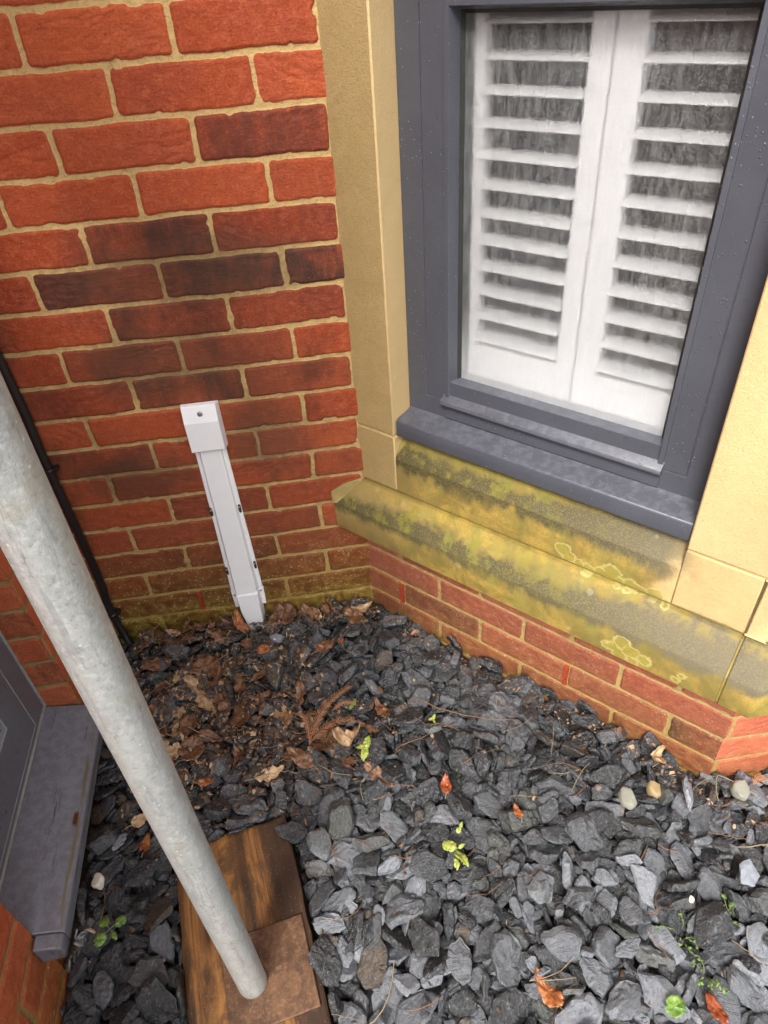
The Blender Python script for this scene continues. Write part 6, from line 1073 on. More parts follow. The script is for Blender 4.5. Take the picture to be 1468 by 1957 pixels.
14,46,1270,-1906,-98,97,-12,16,10,84,1263,-1746,-81,-19,-7,51,15,32,1435,-1584,-118,5,-4,-97,21,92,1415,-2308,-105,-3,71,69,5,32,1298,-2180,-160,-2,3,46,15,78,1366,-2060,-63,35,-86,-25,
11,92,1378,-1971,-91,17,1,9,7,32,1421,-1821,-118,-50,-81,-28,20,30,1412,-1667,-119,92,-20,-2,21,44,1356,-1495,-122,-76,-56,-6,15,30,1573,-2181,-139,-25,64,47,14,74,1499,-2125,-104,7,-46,55,
13,74,1621,-1915,-82,-47,-76,41,9,32,1529,-1900,-122,-29,-39,22,3,36,1528,-1878,-112,-31,-43,6,11,58,1460,-1685,-100,-57,26,-46,2,56,1618,-2226,-117,0,-35,-90,3,42,1558,-2191,-127,16,65,70,
21,38,1652,-1896,-114,12,-3,58,10,62,1625,-1832,-88,11,5,4,20,46,1644,-2272,-84,-12,4,-74,10,54,1695,-2095,-118,-8,95,-26,14,38,1710,-1867,-109,-54,-69,10,18,42,1960,-2291,-110,-84,44,-2,
6,40,1831,-2196,-96,55,66,-40,8,52,2019,-1934,-134,81,56,-7,6,26,1999,-2299,-125,43,82,-15,1,46,2003,-2097,-113,81,-52,-5,5,36,2069,-1976,-134,-38,37,-16,10,44,-1025,-2186,-143,-25,-12,63,
15,58,1810,-1413,-143,71,-68,6,5,64,1340,-1652,-89,-16,6,-59,18,46,-222,-1451,-86,12,-5,84,6,62,-197,-2268,-66,-8,-24,61,8,46,4,-1869,-67,62,12,59,17,26,-1090,-1812,-150,-20,59,-46,
20,70,-1172,-1336,-147,-70,-69,-2,19,56,1030,-1483,-73,-11,16,53,12,92,2046,-2156,-99,-29,-90,-8,17,74,40,-327,-54,-12,7,81,21,60,-1296,-978,-131,-81,54,-15,4,46,-1207,-1044,-162,11,55,-73,
8,72,-1281,-955,-148,-21,94,1,23,62,-1284,-325,-69,71,67,11,4,56,-1275,-268,-83,-79,44,22,19,20,-1332,-325,-81,-2,36,51,5,48,-1346,-263,-69,64,73,-20,14,38,-1364,-34,-107,-39,70,-31,
0,50,-1264,-2125,-187,41,88,0,16,26,-207,-1791,-95,16,93,-21,0,64,-199,-1633,-48,26,-20,-76,15,44,549,-695,-83,19,11,-96,18,32,-1203,-1633,-186,74,63,18,21,66,-1274,-1594,-178,64,68,11,
4,62,-1270,-1565,-156,92,16,30,16,50,-1180,-1507,-164,-97,10,-17,6,46,-164,-802,-70,-19,-9,24,17,54,1014,-1156,-81,26,87,-36,17,40,250,-729,-64,21,-12,-16,2,28,-1131,-973,-112,10,-97,-3,
21,46,-1247,-1294,-154,86,-39,10,12,58,-1265,-724,-82,7,98,-7,0,68,-1165,-585,-80,-2,98,-9,1,32,-1289,-573,-66,-10,17,2,4,46,-1227,-303,-87,-44,76,37,1,26,-1241,-190,-81,32,80,-47,
13,32,-1225,-91,-59,-5,10,92,21,34,-481,-2247,-112,5,96,9,22,86,-945,-2151,-82,4,6,13,15,36,257,-2295,-81,-56,19,-79,16,28,-1102,-2139,-164,-88,15,-23,21,24,-149,-1431,-93,-6,86,41,
0,28,-1136,-1514,-173,-21,97,4,5,34,-1224,-1544,-164,-65,75,-6,22,62,-1154,-1645,-123,-7,-12,74,9,44,-1101,-1239,-112,-34,-91,-13,20,62,314,-1394,-60,14,-5,-39,16,70,-139,-693,-66,6,7,-96,
7,40,-834,-688,-122,93,-12,-2,22,76,-967,-912,-68,-97,-2,-12,12,88,-642,-355,-61,19,-3,96,11,40,-907,-573,-72,91,-33,-20,8,66,-1088,-366,-60,61,34,-5,2,64,-1122,-157,-86,-11,-7,-14,
16,50,-1202,-65,-79,84,-25,-6,14,60,-954,-2219,-98,16,92,-30,18,44,-468,-2237,-121,-75,64,2,18,54,-1033,-1996,-138,2,-20,-79,15,92,-953,-1725,-82,5,-30,84,8,76,-1196,-1472,-127,-48,85,15,
19,48,221,-1531,-78,34,28,-10,20,70,-861,-1159,-75,-95,-21,7,4,46,-464,-1246,-138,-60,39,-50,8,22,-673,-169,-99,-59,74,14,19,74,-773,-610,-105,71,26,21,7,20,-864,-533,-86,17,-21,95,
21,38,-1037,-458,-116,4,10,-26,12,36,-1032,-459,-106,15,-5,90,7,54,-1009,-279,-71,-52,6,-45,1,70,-1158,-83,-59,-18,-95,7,19,22,518,-2304,-111,-8,25,-85,8,46,-486,-2293,-95,-32,-16,-48,
6,34,856,-2310,-91,-74,-14,-23,1,28,-565,-2293,-101,-23,2,95,18,38,-371,-1132,-102,13,30,33,3,34,-699,-1082,-104,16,-26,-86,2,60,-1045,-1030,-94,-4,23,-96,23,32,-107,-646,-77,-24,36,-53,
4,84,-668,-863,-58,-29,88,-25,9,54,-882,-616,-81,21,7,-95,11,42,-939,-685,-45,37,91,-13,12,66,-867,-429,-65,-62,-75,-10,8,36,-854,-352,-66,86,-36,34,5,62,-849,-197,-58,7,-21,96,
5,40,-879,-97,-81,-50,84,-8,18,32,-219,-2288,-107,35,24,-68,6,36,-316,-2290,-84,4,-1,58,20,92,-648,-1071,-76,2,17,97,0,60,-423,-671,-62,-72,31,-25,14,42,-459,-670,-51,59,43,-62,
12,44,-793,-718,-87,-6,-85,41,19,66,-808,-469,-57,41,88,17,11,40,-734,-230,-69,38,10,51,21,40,-775,-56,-62,5,14,30,8,92,-317,-1145,-90,16,10,-85,22,24,-513,-1051,-72,17,-2,94,
13,64,-531,-957,-89,12,9,15,20,42,-412,-739,-79,56,-4,-11,11,34,-554,-895,-65,21,-30,-41,4,38,-638,-666,-81,-98,9,5,19,28,-657,-428,-85,6,16,2,0,60,-651,-355,-91,13,10,88,
11,42,-626,-153,-83,27,22,-6,12,58,-333,-926,-86,-6,7,-53,12,58,-449,-1003,-82,-88,4,-24,15,54,-483,-1038,-70,-8,-48,32,18,92,-420,-591,-77,-35,-88,26,18,34,-578,-453,-104,-54,-70,44,
5,88,-534,-444,-55,-65,69,-6,23,92,-578,-269,-56,1,-1,-37,6,42,-370,-1217,-99,79,-26,-2,1,28,-392,-1204,-80,81,43,9,15,40,-331,-817,-81,93,15,-29,7,26,-347,-868,-76,17,-12,95,
21,56,-368,-730,-81,7,94,23,20,52,-403,-546,-96,24,65,66,5,26,-429,-421,-83,-67,55,-43,19,20,-712,-242,-71,-59,35,71,4,44,-221,-115,-79,-9,-32,36,10,64,156,-1847,-60,-50,33,-75,
1,66,-149,-1807,-85,23,-1,69,9,54,-366,-1632,-81,14,94,6,0,42,-276,-1526,-83,-95,-1,1,7,54,-173,-1454,-75,82,-37,22,11,40,163,-878,-42,6,-33,-93,12,38,-260,-1045,-92,-31,-12,-62,
5,92,-108,-948,-49,-10,4,-76,20,72,-340,-784,-74,-21,-55,-72,9,36,-326,-748,-103,-41,84,12,23,62,-344,-613,-54,78,-57,7,12,52,-378,-400,-116,-18,-10,-95,22,26,-411,-310,-87,39,38,7,
7,22,-271,-266,-97,-37,-10,67,23,22,-142,-2303,-138,-1,1,-17,7,92,-182,-2102,-70,-4,-12,97,21,24,-247,-1989,-100,16,16,-94,16,64,381,-2119,-86,-81,-56,-9,21,28,359,-1872,-67,1,-5,-14,
8,52,-112,-1418,-54,1,49,-85,11,78,-167,-1318,-56,-4,-35,-92,14,42,280,-1484,-68,-76,56,-10,3,78,-258,-1005,-67,-25,10,-56,2,36,347,-841,-82,-28,95,5,18,40,-218,-787,-101,-29,89,-31,
20,54,-197,-658,-61,-96,18,7,18,68,-167,-561,-97,-5,72,53,10,34,-106,-353,-68,9,7,10,0,58,-233,-205,-87,19,-42,-78,5,66,-80,-33,-63,20,-93,17,10,42,-29,-2271,-94,61,-72,-26,
14,88,-30,-2031,-73,-79,-49,-9,10,38,-128,-2222,-68,-22,91,31,13,28,649,-1860,-85,-57,-78,17,22,60,0,-1757,-61,-48,81,-31,18,92,-92,-1576,-65,-16,-4,22,14,32,-64,-1183,-75,64,51,23,
18,50,-31,-1139,-67,-2,94,-25,0,46,217,-760,-62,15,-26,-93,6,34,117,-815,-98,-5,27,-54,19,32,146,-527,-74,-45,-52,71,7,34,-25,-644,-113,91,-35,11,5,38,-126,-615,-47,26,-60,-74,
6,24,-76,-482,-101,45,-31,4,9,42,-11,-354,-100,-41,89,3,23,64,-332,-2276,-107,-1,-1,99,22,92,212,-1931,-80,0,18,-95,7,20,887,-1906,-108,-56,74,35,15,34,331,-1809,-77,10,29,-39,
12,54,40,-1824,-87,-25,-41,-34,2,92,-22,-1687,-55,11,-26,-41,2,60,-10,-1306,-76,24,-30,-90,13,40,-15,-1217,-88,-73,54,-37,17,30,36,-1121,-70,13,-88,43,7,46,201,-1122,-87,-35,-91,12,
23,30,90,-889,-96,2,17,-77,15,30,92,-682,-100,-74,-59,-28,3,80,20,-546,-60,1,28,-88,11,54,109,-485,-76,26,-24,66,13,46,77,-387,-90,28,92,-22,9,48,-17,-231,-103,33,-19,-88,
1,92,458,-2106,-58,-6,-5,39,23,34,514,-1809,-45,80,-45,13,0,84,186,-1606,-75,-16,-6,97,8,36,281,-1443,-66,31,3,-85,11,28,238,-1405,-99,-75,28,-15,5,44,32,-1236,-61,52,58,38,
1,76,85,-1157,-69,36,-17,42,14,80,255,-1039,-74,-2,-29,83,4,78,230,-483,-51,98,-8,-4,10,92,162,-436,-82,6,-3,97,4,24,266,-320,-121,-98,13,-2,11,78,383,-2043,-42,-1,91,-35,
7,50,262,-1997,-88,3,99,3,3,42,434,-1909,-48,85,6,-5,15,34,250,-1639,-54,-29,21,-82,18,90,269,-1578,-73,-19,-36,26,4,44,308,-1436,-81,-5,9,98,4,30,18,-1186,-94,-37,-50,20,
1,48,262,-1152,-99,13,25,-92,20,52,137,-642,-75,22,7,-12,5,34,237,-634,-72,39,81,-31,14,66,568,-2257,-65,-12,-45,58,8,92,420,-1975,-62,4,26,-95,8,24,390,-1658,-97,34,-90,-7,
7,52,441,-1500,-97,-19,-6,96,19,42,401,-1505,-90,9,-10,-13,7,34,327,-1318,-91,-16,-13,81,16,26,435,-1223,-116,-86,-24,40,21,30,392,-1173,-77,4,10,-62,5,70,335,-1073,-46,14,-10,-74,
6,48,396,-793,-62,-6,3,72,19,74,459,-700,-76,-19,-91,-32,10,28,495,-605,-92,89,-43,-7,1,40,489,-2287,-124,78,48,38,20,82,586,-1958,-61,4,11,35,17,68,527,-1875,-65,12,2,84,
19,92,480,-1759,-65,11,-27,83,14,64,427,-1692,-91,73,-23,-57,0,92,436,-1584,-58,26,30,19,18,30,595,-1300,-64,-4,93,-13,5,92,420,-1312,-75,-46,8,9,16,38,408,-1231,-114,28,-24,92,
18,30,523,-1203,-84,48,-82,-18,16,38,515,-1034,-103,-46,75,40,22,80,508,-963,-51,7,4,48,8,80,497,-807,-53,14,14,-42,3,68,582,-699,-50,-11,96,9,14,44,451,-600,-83,77,-61,3,
16,56,574,-2291,-119,-93,22,16,6,78,649,-2232,-75,-33,86,36,8,40,682,-1884,-106,15,49,-70,12,50,668,-1752,-76,86,-32,-10,12,66,560,-1630,-73,-9,26,-95,3,58,543,-1305,-62,-37,78,39,
8,52,708,-1158,-59,82,-51,-12,1,50,544,-1135,-88,39,-81,40,7,26,725,-987,-111,-47,-26,70,9,78,662,-943,-61,-2,-63,59,14,44,636,-763,-86,-1,96,-19,6,54,762,-2277,-76,40,-3,87,
8,52,726,-2179,-63,-95,28,1,13,62,799,-1942,-99,-82,-1,32,11,76,734,-1847,-88,-18,-26,90,17,60,713,-1705,-67,67,73,-2,20,48,787,-1569,-120,25,15,95,17,28,667,-1275,-71,16,84,50,
18,52,716,-1249,-88,92,-11,-35,23,30,657,-1067,-79,-33,81,-23,6,72,743,-914,-67,-73,-57,22,15,28,844,-893,-114,-48,-73,-47,21,20,842,-2307,-144,-15,-35,-84,4,60,644,-1664,-76,83,49,12,
11,74,798,-1808,-89,-55,-82,12,14,54,749,-1743,-91,16,-36,-69,10,80,802,-1626,-69,-78,58,11,3,88,878,-1424,-59,-30,8,-19,11,56,881,-1254,-82,-2,59,-76,23,32,821,-1077,-79,-65,33,-7,
20,42,853,-1095,-90,-44,60,-21,15,42,931,-972,-82,-25,-44,-75,8,76,932,-1647,-65,-46,-2,-9,11,52,776,-1539,-51,9,7,-8,6,56,710,-2068,-60,13,-97,17,17,60,1028,-1657,-84,66,65,35,
17,40,1148,-1528,-82,11,5,98,17,48,1018,-1314,-66,55,62,29,18,46,948,-1157,-92,-54,-79,-14,5,38,942,-1120,-95,-39,50,-27,8,30,699,-2020,-99,17,92,32,16,72,937,-1762,-84,-4,24,-93,
5,92,969,-1789,-56,-26,92,26,11,48,1095,-1502,-91,74,6,-1,5,28,1034,-1489,-98,75,9,21,22,56,1144,-1333,-82,-58,80,-9,20,40,1083,-1177,-90,-11,19,95,8,58,1110,-2296,-79,-20,-72,-46,
20,34,1127,-2135,-117,-69,63,-7,13,84,881,-1696,-68,-13,-32,-92,18,30,1026,-1990,-91,8,-15,-38,10,26,1001,-1720,-119,-93,32,0,5,52,1236,-1683,-75,60,-47,3,23,34,1151,-1585,-121,-36,38,-80,
12,26,1182,-1491,-110,-5,-31,-94,19,62,1165,-1340,-106,-26,-10,11,21,30,1677,-2146,-111,92,31,9,1,92,1493,-2228,-102,-4,23,95,5,60,1254,-1956,-76,1,46,-88,14,62,1252,-1878,-91,-11,97,-13,
9,56,1317,-1587,-108,-42,86,-9,5,24,1456,-1404,-140,78,23,10,21,38,1218,-1470,-96,-87,26,32,17,28,1594,-2264,-89,-19,14,96,16,56,1360,-2140,-107,2,19,-91,14,52,1618,-2059,-83,28,-7,-16,
6,42,1352,-1899,-112,70,63,0,12,30,1420,-1660,-112,49,81,-30,3,64,1677,-2266,-79,-18,39,-39,22,28,1510,-2077,-95,-62,-39,-13,22,32,1518,-2027,-81,-9,1,57,23,26,1501,-1923,-98,-88,-42,6,
2,62,1471,-1848,-102,-99,0,9,12,38,1536,-2174,-102,-4,86,-49,11,28,1569,-2035,-107,-61,51,-44,19,54,1556,-1893,-118,-38,-26,57,13,52,1519,-1822,-86,-72,-67,8,5,40,1738,-2289,-94,2,-1,-9,
4,74,1676,-2184,-80,-13,-95,-13,11,50,1707,-2083,-95,48,-82,27,16,36,1992,-1890,-145,-1,1,-96,18,62,1883,-1661,-143,1,0,-84,0,54,1828,-2211,-98,6,44,87,23,54,2055,-1844,-134,-57,81,-2,
23,32,2009,-2287,-109,15,91,-28,11,36,1951,-2064,-125,-8,47,67,5,38,2053,-2112,-137,-3,2,56,
]
# ------------------------------------------------------------------ soil and slate chippings
def top_z(x, y):
    return -.034 - .042 * sstep(-.42, -.66, x) * sstep(-.25, -.65, y) - .012 * sstep(.3, .7, x)
gx = np.concatenate([[-30, -10, -3, -1.4], np.linspace(-.9, 1.5, 200), [2, 4, 10, 30]]); gy = np.concatenate([[-30, -10, -4, -2.2], np.linspace(-1.8, .2, 170), [.8, 3, 10, 30]])
X_, Y_ = np.meshgrid(gx, gy); Zg = top_z(X_, Y_) - .050 + .004 * fb(X_ * 40, Y_ * 40, 0, 3, 3)
lit = np.exp(-(((X_ + .43) / .22) ** 2 + ((Y_ + .30) / .22) ** 2)); Zg += .020 * lit
V = np.stack([X_, Y_, Zg], -1).reshape(-1, 3); i = np.arange(len(V)).reshape(X_.shape)
F = np.stack([i[:-1, :-1], i[:-1, 1:], i[1:, 1:], i[1:, :-1]], -1).reshape(-1, 4)
g = mesh_obj('ground', np_mesh('ground', V, F), M_SOIL); tag(g, 'dark wet soil under the slate chippings', 'ground', kind='structure')

NV = 24
def chip_plan(i):
    r = np.random.RandomState(100 + i)
    n = r.randint(5, 9)
    a = np.sort((np.arange(n) + r.uniform(-.32, .32, n)) * 2 * np.pi / n)
    asp = r.uniform(.46, .80)
    rad = r.uniform(.8, 1.1, n)
    P = np.stack([np.cos(a) * rad * .5, np.sin(a) * rad * .5 * asp], 1)
    th = r.uniform(.09, .20)
    if i % 6 == 5: th = r.uniform(.24, .36)
    sh = r.uniform(-.06, .06, 2); tilt = r.uniform(-.12, .12, 2)
    return P, th, sh, tilt, r
def chip_detail(i, seed=0):
    P, th, sh, tilt, r = chip_plan(i); n = len(P); out = []
    for k in range(n):
        a, b = P[k], P[(k + 1) % n]; e = b - a; nn = np.array([e[1], -e[0]]); nn = nn / np.hypot(*nn)
        for t in (0, .22, .5, .78):
            p = a + e * t
            if t == 0: p = p * r.uniform(.93, .985)
            else: p = p + nn * r.uniform(-.028, .014)
            out.append(p)
    O = np.array(out); K = len(O)
    def ring(s, zf, jit, top=1):
        p = O * s + sh * top
        nzv = vn(p[:, 0] * 5, p[:, 1] * 5, i * 3.1, 7) * .035 + vn(p[:, 0] * 13, p[:, 1] * 13, i, 8) * .018
        dn = p @ np.array([math.cos(i), math.sin(i)]) + .06 * vn(p[:, 0] * 7, p[:, 1] * 7, i, 9)
        step = np.where(dn > .16, -.30 * th, 0) + np.where(dn < -.28, -.22 * th, 0)
        z = zf * th + (p @ tilt if top == 1 else p @ (-tilt * .5)) * (1 if abs(zf) > .3 else .2) + (nzv + step if zf > .3 else nzv * .5)
        return np.c_[p + r.uniform(-jit, jit, p.shape), z]
    rings = [ring(.30, .52, .01), ring(.62, .52, .012), ring(.88, .50, .012), ring(.975, .34, .014), ring(1.0, .0, .012, 0), ring(.96, -.34, .012, -1), ring(.84, -.5, .01, -1)]
    ctr = np.array([[sh[0], sh[1], .52 * th]]); bot = np.array([[-sh[0], -sh[1], -.5 * th]])
    V = np.concatenate([ctr] + rings + [bot]); T = []
    for k in range(K):
        k2 = (k + 1) % K
        T.append((0, 1 + k, 1 + k2))
        for m_ in range(len(rings) - 1):
            a, b, c, d = 1 + m_ * K + k, 1 + m_ * K + k2, 1 + (m_ + 1) * K + k2, 1 + (m_ + 1) * K + k
            T.append((a, d, c)); T.append((a, c, b))
        e = 1 + (len(rings) - 1) * K
        T.append((e + k, len(V) - 1, e + k2))
    E = np.concatenate([[0]] + [np.full(K, e) for e in (0, 0, .35, 1., .7, .3, 0)] + [[0]])
    return V, np.array(T), E
CD = [chip_detail(i) for i in range(NV)]
NC = len(CHIPS) // 8
ca = np.array(CHIPS, float).reshape(NC, 8)
cv = ca[:, 0].astype(int); cl = ca[:, 1] / 1000.; cp = ca[:, 2:5] / 2000.; cq = ca[:, 5:] / 99.
qw = np.sqrt(np.clip(1 - (cq ** 2).sum(1), 0, 1))
qn = np.sqrt(qw ** 2 + (cq ** 2).sum(1)); qw = qw / qn; cq = cq / qn[:, None]
def qmat(w, x, y, z):
    return np.array([[1 - 2 * (y * y + z * z), 2 * (x * y - z * w), 2 * (x * z + y * w)], [2 * (x * y + z * w), 1 - 2 * (x * x + z * z), 2 * (y * z - x * w)], [2 * (x * z - y * w), 2 * (y * z + x * w), 1 - 2 * (x * x + y * y)]])
VV = []; FF = []; EG = []; RN = []; RN2 = []; nn_ = 0
rs = np.random.RandomState(77)
def put(kv, L, Rm, p, r1, r2):
    global nn_
    v, t, eg = CD[kv]; w = v * L @ Rm.T + p
    VV.append(w); FF.append(t + nn_); EG.append(eg); RN.append(np.full(len(w), r1)); RN2.append(np.full(len(w), r2)); nn_ += len(w)
for k in range(NC):
    Rm = qmat(qw[k], *cq[k]); p = cp[k]
    r1, r2 = rs.rand(), rs.rand()
    wet = sstep(-.70, -.47, p[1] + .22 * max(p[0], 0))        # chip tone gets darker toward the back corner
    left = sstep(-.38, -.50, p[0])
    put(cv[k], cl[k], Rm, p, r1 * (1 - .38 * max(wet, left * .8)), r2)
    if .50 < p[0] < 1.0 and -.86 < p[1] < -.765:      # fill the strip along the front facet
        put(cv[k], cl[k] * .9, Rm, p + np.array([.02, .145, .002]), r1, r2)
    lx_ = (.37 - p[0] + .468) * .983 + (-2.31 - p[1] + .616) * .183; ly_ = (.37 - p[0] + .468) * .183 - (-2.31 - p[1] + .616) * .983
    if p[1] < -.68 and not (-.02 < lx_ < .245 and ly_ < .65):                                   # the same spread carried on towards the viewer
        R2 = np.diag([-1., -1., 1.]) @ Rm; p2 = np.array([.37 - p[0], -2.31 - p[1], p[2]])
        put(cv[k], cl[k], R2, p2, r1, r2)
V = np.concatenate(VV); F = np.concatenate(FF)
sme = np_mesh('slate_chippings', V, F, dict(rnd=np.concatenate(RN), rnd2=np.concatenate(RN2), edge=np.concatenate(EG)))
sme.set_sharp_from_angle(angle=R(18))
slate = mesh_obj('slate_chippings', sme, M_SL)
tag(slate, 'wet dark grey slate chippings covering the ground between the walls', 'slate chippings', kind='stuff')
BV = BVHTree.FromPolygons([tuple(v) for v in V[:]], F.tolist())
def top(x, y, default=-.04):
    h = BV.ray_cast(Vector((x, y, .4)), Vector((0, 0, -1)))
    if h[0] is None: return default, Vector((0, 0, 1))
    n = h[1] if h[1].z > 0 else -h[1]
    return h[0].z, n

# ------------------------------------------------------------------ individual stones on top
def stone(name, label, cat, x, y, L, mat, var=3, rz=0., tilt=(0, 0), dz=.35, group=None, flat=1.0, rnd=.5):
    v, t, eg = CD[var]; v = v.copy() * L; v[:, 2] *= flat
    me = np_mesh(name, v, t, dict(rnd=np.full(len(v), rnd), rnd2=np.full(len(v), .5), edge=eg))
    me.set_sharp_from_angle(angle=R(30))
    z, n = top(x, y)
    o = mesh_obj(name, me, mat, None, (x, y, z + L * .12 * dz * 2), (tilt[0], tilt[1], rz)); tag(o, label, cat, group); return o
M_PW = simple('white_pebble', (.66, .60, .50), .6, .18, 70, .0012); M_PY = simple('ochre_stone', (.30, .22, .11), .6, .45, 60, .0015); M_PG = simple('pale_greenish_stone', (.25, .25, .20), .6, .35, 60, .0015)
M_PS = simple('silver_wet_slate', (.22, .235, .26), .28, .35, 50, .0015)
def pebble(name, label, x, y, L, mat, seed, flat=.5):
    bm = bmesh.new(); bmesh.ops.create_icosphere(bm, subdivisions=3, radius=1)
    co = np.array([v.co[:] for v in bm.verts]); d = 1 + .22 * vn(co[:, 0] * 1.6, co[:, 1] * 1.6, co[:, 2] * 1.6, seed) + .06 * vn(co[:, 0] * 5, co[:, 1] * 5, co[:, 2] * 5, seed)
    for v, k in zip(bm.verts, d):
        c = v.co * float(k); v.co = Vector((c.x, c.y * .82, max(min(c.z, .62), -.6) * flat / .5)) * L * .5
    z, n = top(x, y); o = bm_obj(name, bm, mat, None, smooth=35, loc=(x, y, z + L * .14)); o.rotation_euler = (.15, -.1, seed); return tag(o, label, 'stone')
pebble('white_pebble', 'round white pebble lying beside the weathered left sill', -.622, -.630, .030, M_PW, 5)
pebble('ochre_stone', 'ochre brown stone in front of the right end of the plinth', .497, -.640, .036, M_PY, 8)
pebble('pale_stone', 'pale greenish stone left of the ochre brown stone', .432, -.655, .040, M_PG, 11)
pebble('speckled_stone', 'yellowish grey stone near the far right edge below the plinth corner', .655, -.676, .042, M_PG, 14)
pebble('white_chip', 'tiny white stone chip among the slates at the lower right', .470, -.850, .012, M_PW, 17)
pebble('white_chip', 'tiny white stone chip in the middle of the dark wet slates', -.015, -.333, .010, M_PW, 19)
stone('slate_shard', 'long pale slate shard standing on edge in front of the plinth', 'slate', .545, -.672, .070, M_SL, 7, 1.25, (1.15, 0.0), 1.2, rnd=1.0)
stone('slate_shard', 'silvery wet slate at the foot of the white cable cover', 'slate', -.262, -.105, .048, M_PS, 4, .5, (.1, .2), .6)
stone('slate_shard', 'bright silvery slate left of the pole near the white pebble', 'slate', -.585, -.565, .046, M_PS, 9, 1.3, (.2, .35), .6)
stone('slate_shard', 'pale silver slate among dark ones at the right edge of the bed', 'slate', .588, -.826, .060, M_PS, 2, 1.1, (.15, -.2), .5)

# ------------------------------------------------------------------ leaves
ML_B = mat_leaf('brown_leaf', ((.105, .048, .022), (.20, .095, .042), (.045, .022, .012)))
ML_T = mat_leaf('tan_leaf', ((.36, .22, .115), (.52, .36, .20), (.16, .085, .04)))
ML_O = mat_leaf('orange_leaf', ((.26, .080, .024), (.40, .15, .048), (.11, .035, .014)), .35)
ML_R = mat_leaf('red_brown_leaf', ((.20, .042, .016), (.34, .085, .026), (.08, .02, .010)), .3)
ML_G = mat_leaf('green_leaf', ((.085, .17, .025), (.17, .27, .045), (.05, .10, .015)), .4)
ML_Y = mat_leaf('yellow_green_leaf', ((.24, .30, .045), (.38, .40, .09), (.12, .18, .03)), .4)
ML_S = simple('pale_stem', (.30, .22, .12), .6, .35, 60); ML_SG = simple('green_stem', (.17, .22, .07), .5, .3, 60); ML_N = simple('rust_needle', (.24, .105, .042), .6, .4, 90); ML_C = simple('rust_conifer', (.38, .165, .068), .55, .25, 90)
def outline(kind, n=56):
    P = []
    for k in range(n):
        t = k / n * 2 * math.pi
        if kind == 'oval': r = .5; x = r * math.cos(t); y = .27 * math.sin(t) * (1 - .25 * math.cos(t)); x += .05 * max(0, math.cos(t)) ** 8
        elif kind == 'round': x = .5 * math.cos(t); y = .42 * math.sin(t)
        elif kind == 'star':
            q = abs(math.cos(2.5 * t)) ** 1.6; r = .20 + .32 * q; r += .03 * math.sin(t * 17); x = r * math.cos(t); y = r * math.sin(t)
        else:                                    # lobed oak outline
            w = .23 * (math.sin(t / 2) ** .9) if False else 0
            u = (1 - math.cos(t)) / 2; x = u - .5
            base = .26 * math.sin(math.pi * min(1, u * .96 + .02)) ** .7 * (.55 + .6 * (1 - u))
            y = math.copysign(base * (.62 + .42 * abs(math.sin(u * math.pi * 3.6 + .4)) ), math.sin(t)) if 0 < k < n and k != n // 2 else 0
        P.append((x, y))
    return P
def leaf_mesh(kind, L, curl, seed, thick=.0005, ragged=.06):
    rs_ = np.random.RandomState(seed); O = np.array(outline(kind)); O = O * (1 + rs_.uniform(-ragged, ragged, (len(O), 1)))
    cut = rs_.randint(len(O)); O[cut] *= .78; O[(cut + 1) % len(O)] *= .7
    rings = [O * s for s in (1, .8, .55, .3)]; K = len(O)
    V = np.concatenate(rings + [np.zeros((1, 2))])
    rr = np.hypot(V[:, 0], V[:, 1])
    ca_, sa_ = math.cos(seed), math.sin(seed); d = V @ np.array([ca_, sa_])
    z = curl * (rr ** 2) * 1.4 + curl * 1.1 * d ** 2 + (.07 + .10 * abs(curl)) * vn(V[:, 0] * 4, V[:, 1] * 4, seed, 3) + .05 * vn(V[:, 0] * 11, V[:, 1] * 11, seed, 4) - .018 * np.exp(-(V[:, 1] / .02) ** 2)
    # side veins
    z = z + .008 * np.cos((np.abs(V[:, 1]) * 1.2 - V[:, 0]) * 60) * np.minimum(1, np.abs(V[:, 1]) * 12)
    P = np.c_[V, z] * L
    n = len(P); th = np.array([0, 0, -thick]); P2 = np.concatenate([P, P + th]); F = []
    for m_ in range(3):
        for k in range(K):
            a, b, c, e = m_ * K + k, m_ * K + (k + 1) % K, (m_ + 1) * K + (k + 1) % K, (m_ + 1) * K + k
            F.append((a, b, c)); F.append((a, c, e))
    for k in range(K): F.append((3 * K + k, 3 * K + (k + 1) % K, n - 1))
    B = [(c + n, b + n, a + n) for a, b, c in F]
    S_ = []
    for k in range(K):
        a, b = k, (k + 1) % K; S_ += [(b, a, a + n), (b, a + n, b + n)]
    me = np_mesh('leaf', P2, F + B + S_, dict(rnd=np.full(len(P2), rs_.rand())))
    return me
def leaf(label, kind, x, y, L, mat, seed, rz, curl=.15, tilt=(0, 0), cat='leaf', group=None, lift=.006, zz=None, stem=True, name='fallen_leaf', par=None):
    me = leaf_mesh(kind, L, curl, seed); z, n = top(x, y)
    if zz is not None: z = zz
    o = mesh_obj(name, me, mat, par, (x, y, z + lift), (tilt[0], tilt[1], rz))
    if label: tag(o, label, cat, group)
    if stem and L > .028:
        bm = bmesh.new(); s_ = -1 if kind == 'lobed' else -1
        tube(bm, [(-.44 * L, 0, .002), (-.62 * L, .02 * L, .004 + curl * L * .3), (-.82 * L, .07 * L, .003)], [.0008, .0006, .0006], 6)
        st = bm_obj('stalk', bm, ML_S, o, smooth=60)
    return o
leaf('wet orange red leaf leaning against the foot of the white cable cover', 'oval', -.352, -.062, .062, ML_O, 3, 2.0, .35, (.5, -.5), lift=.022)
leaf('curled orange brown leaf right of the cable cover foot', 'oval', -.262, -.040, .050, ML_B, 4, .9, .5, (.5, .2), lift=.016)
leaf('small orange leaf lying flat below the cable cover', 'round', -.290, -.155, .034, ML_O, 5, .2, .2)
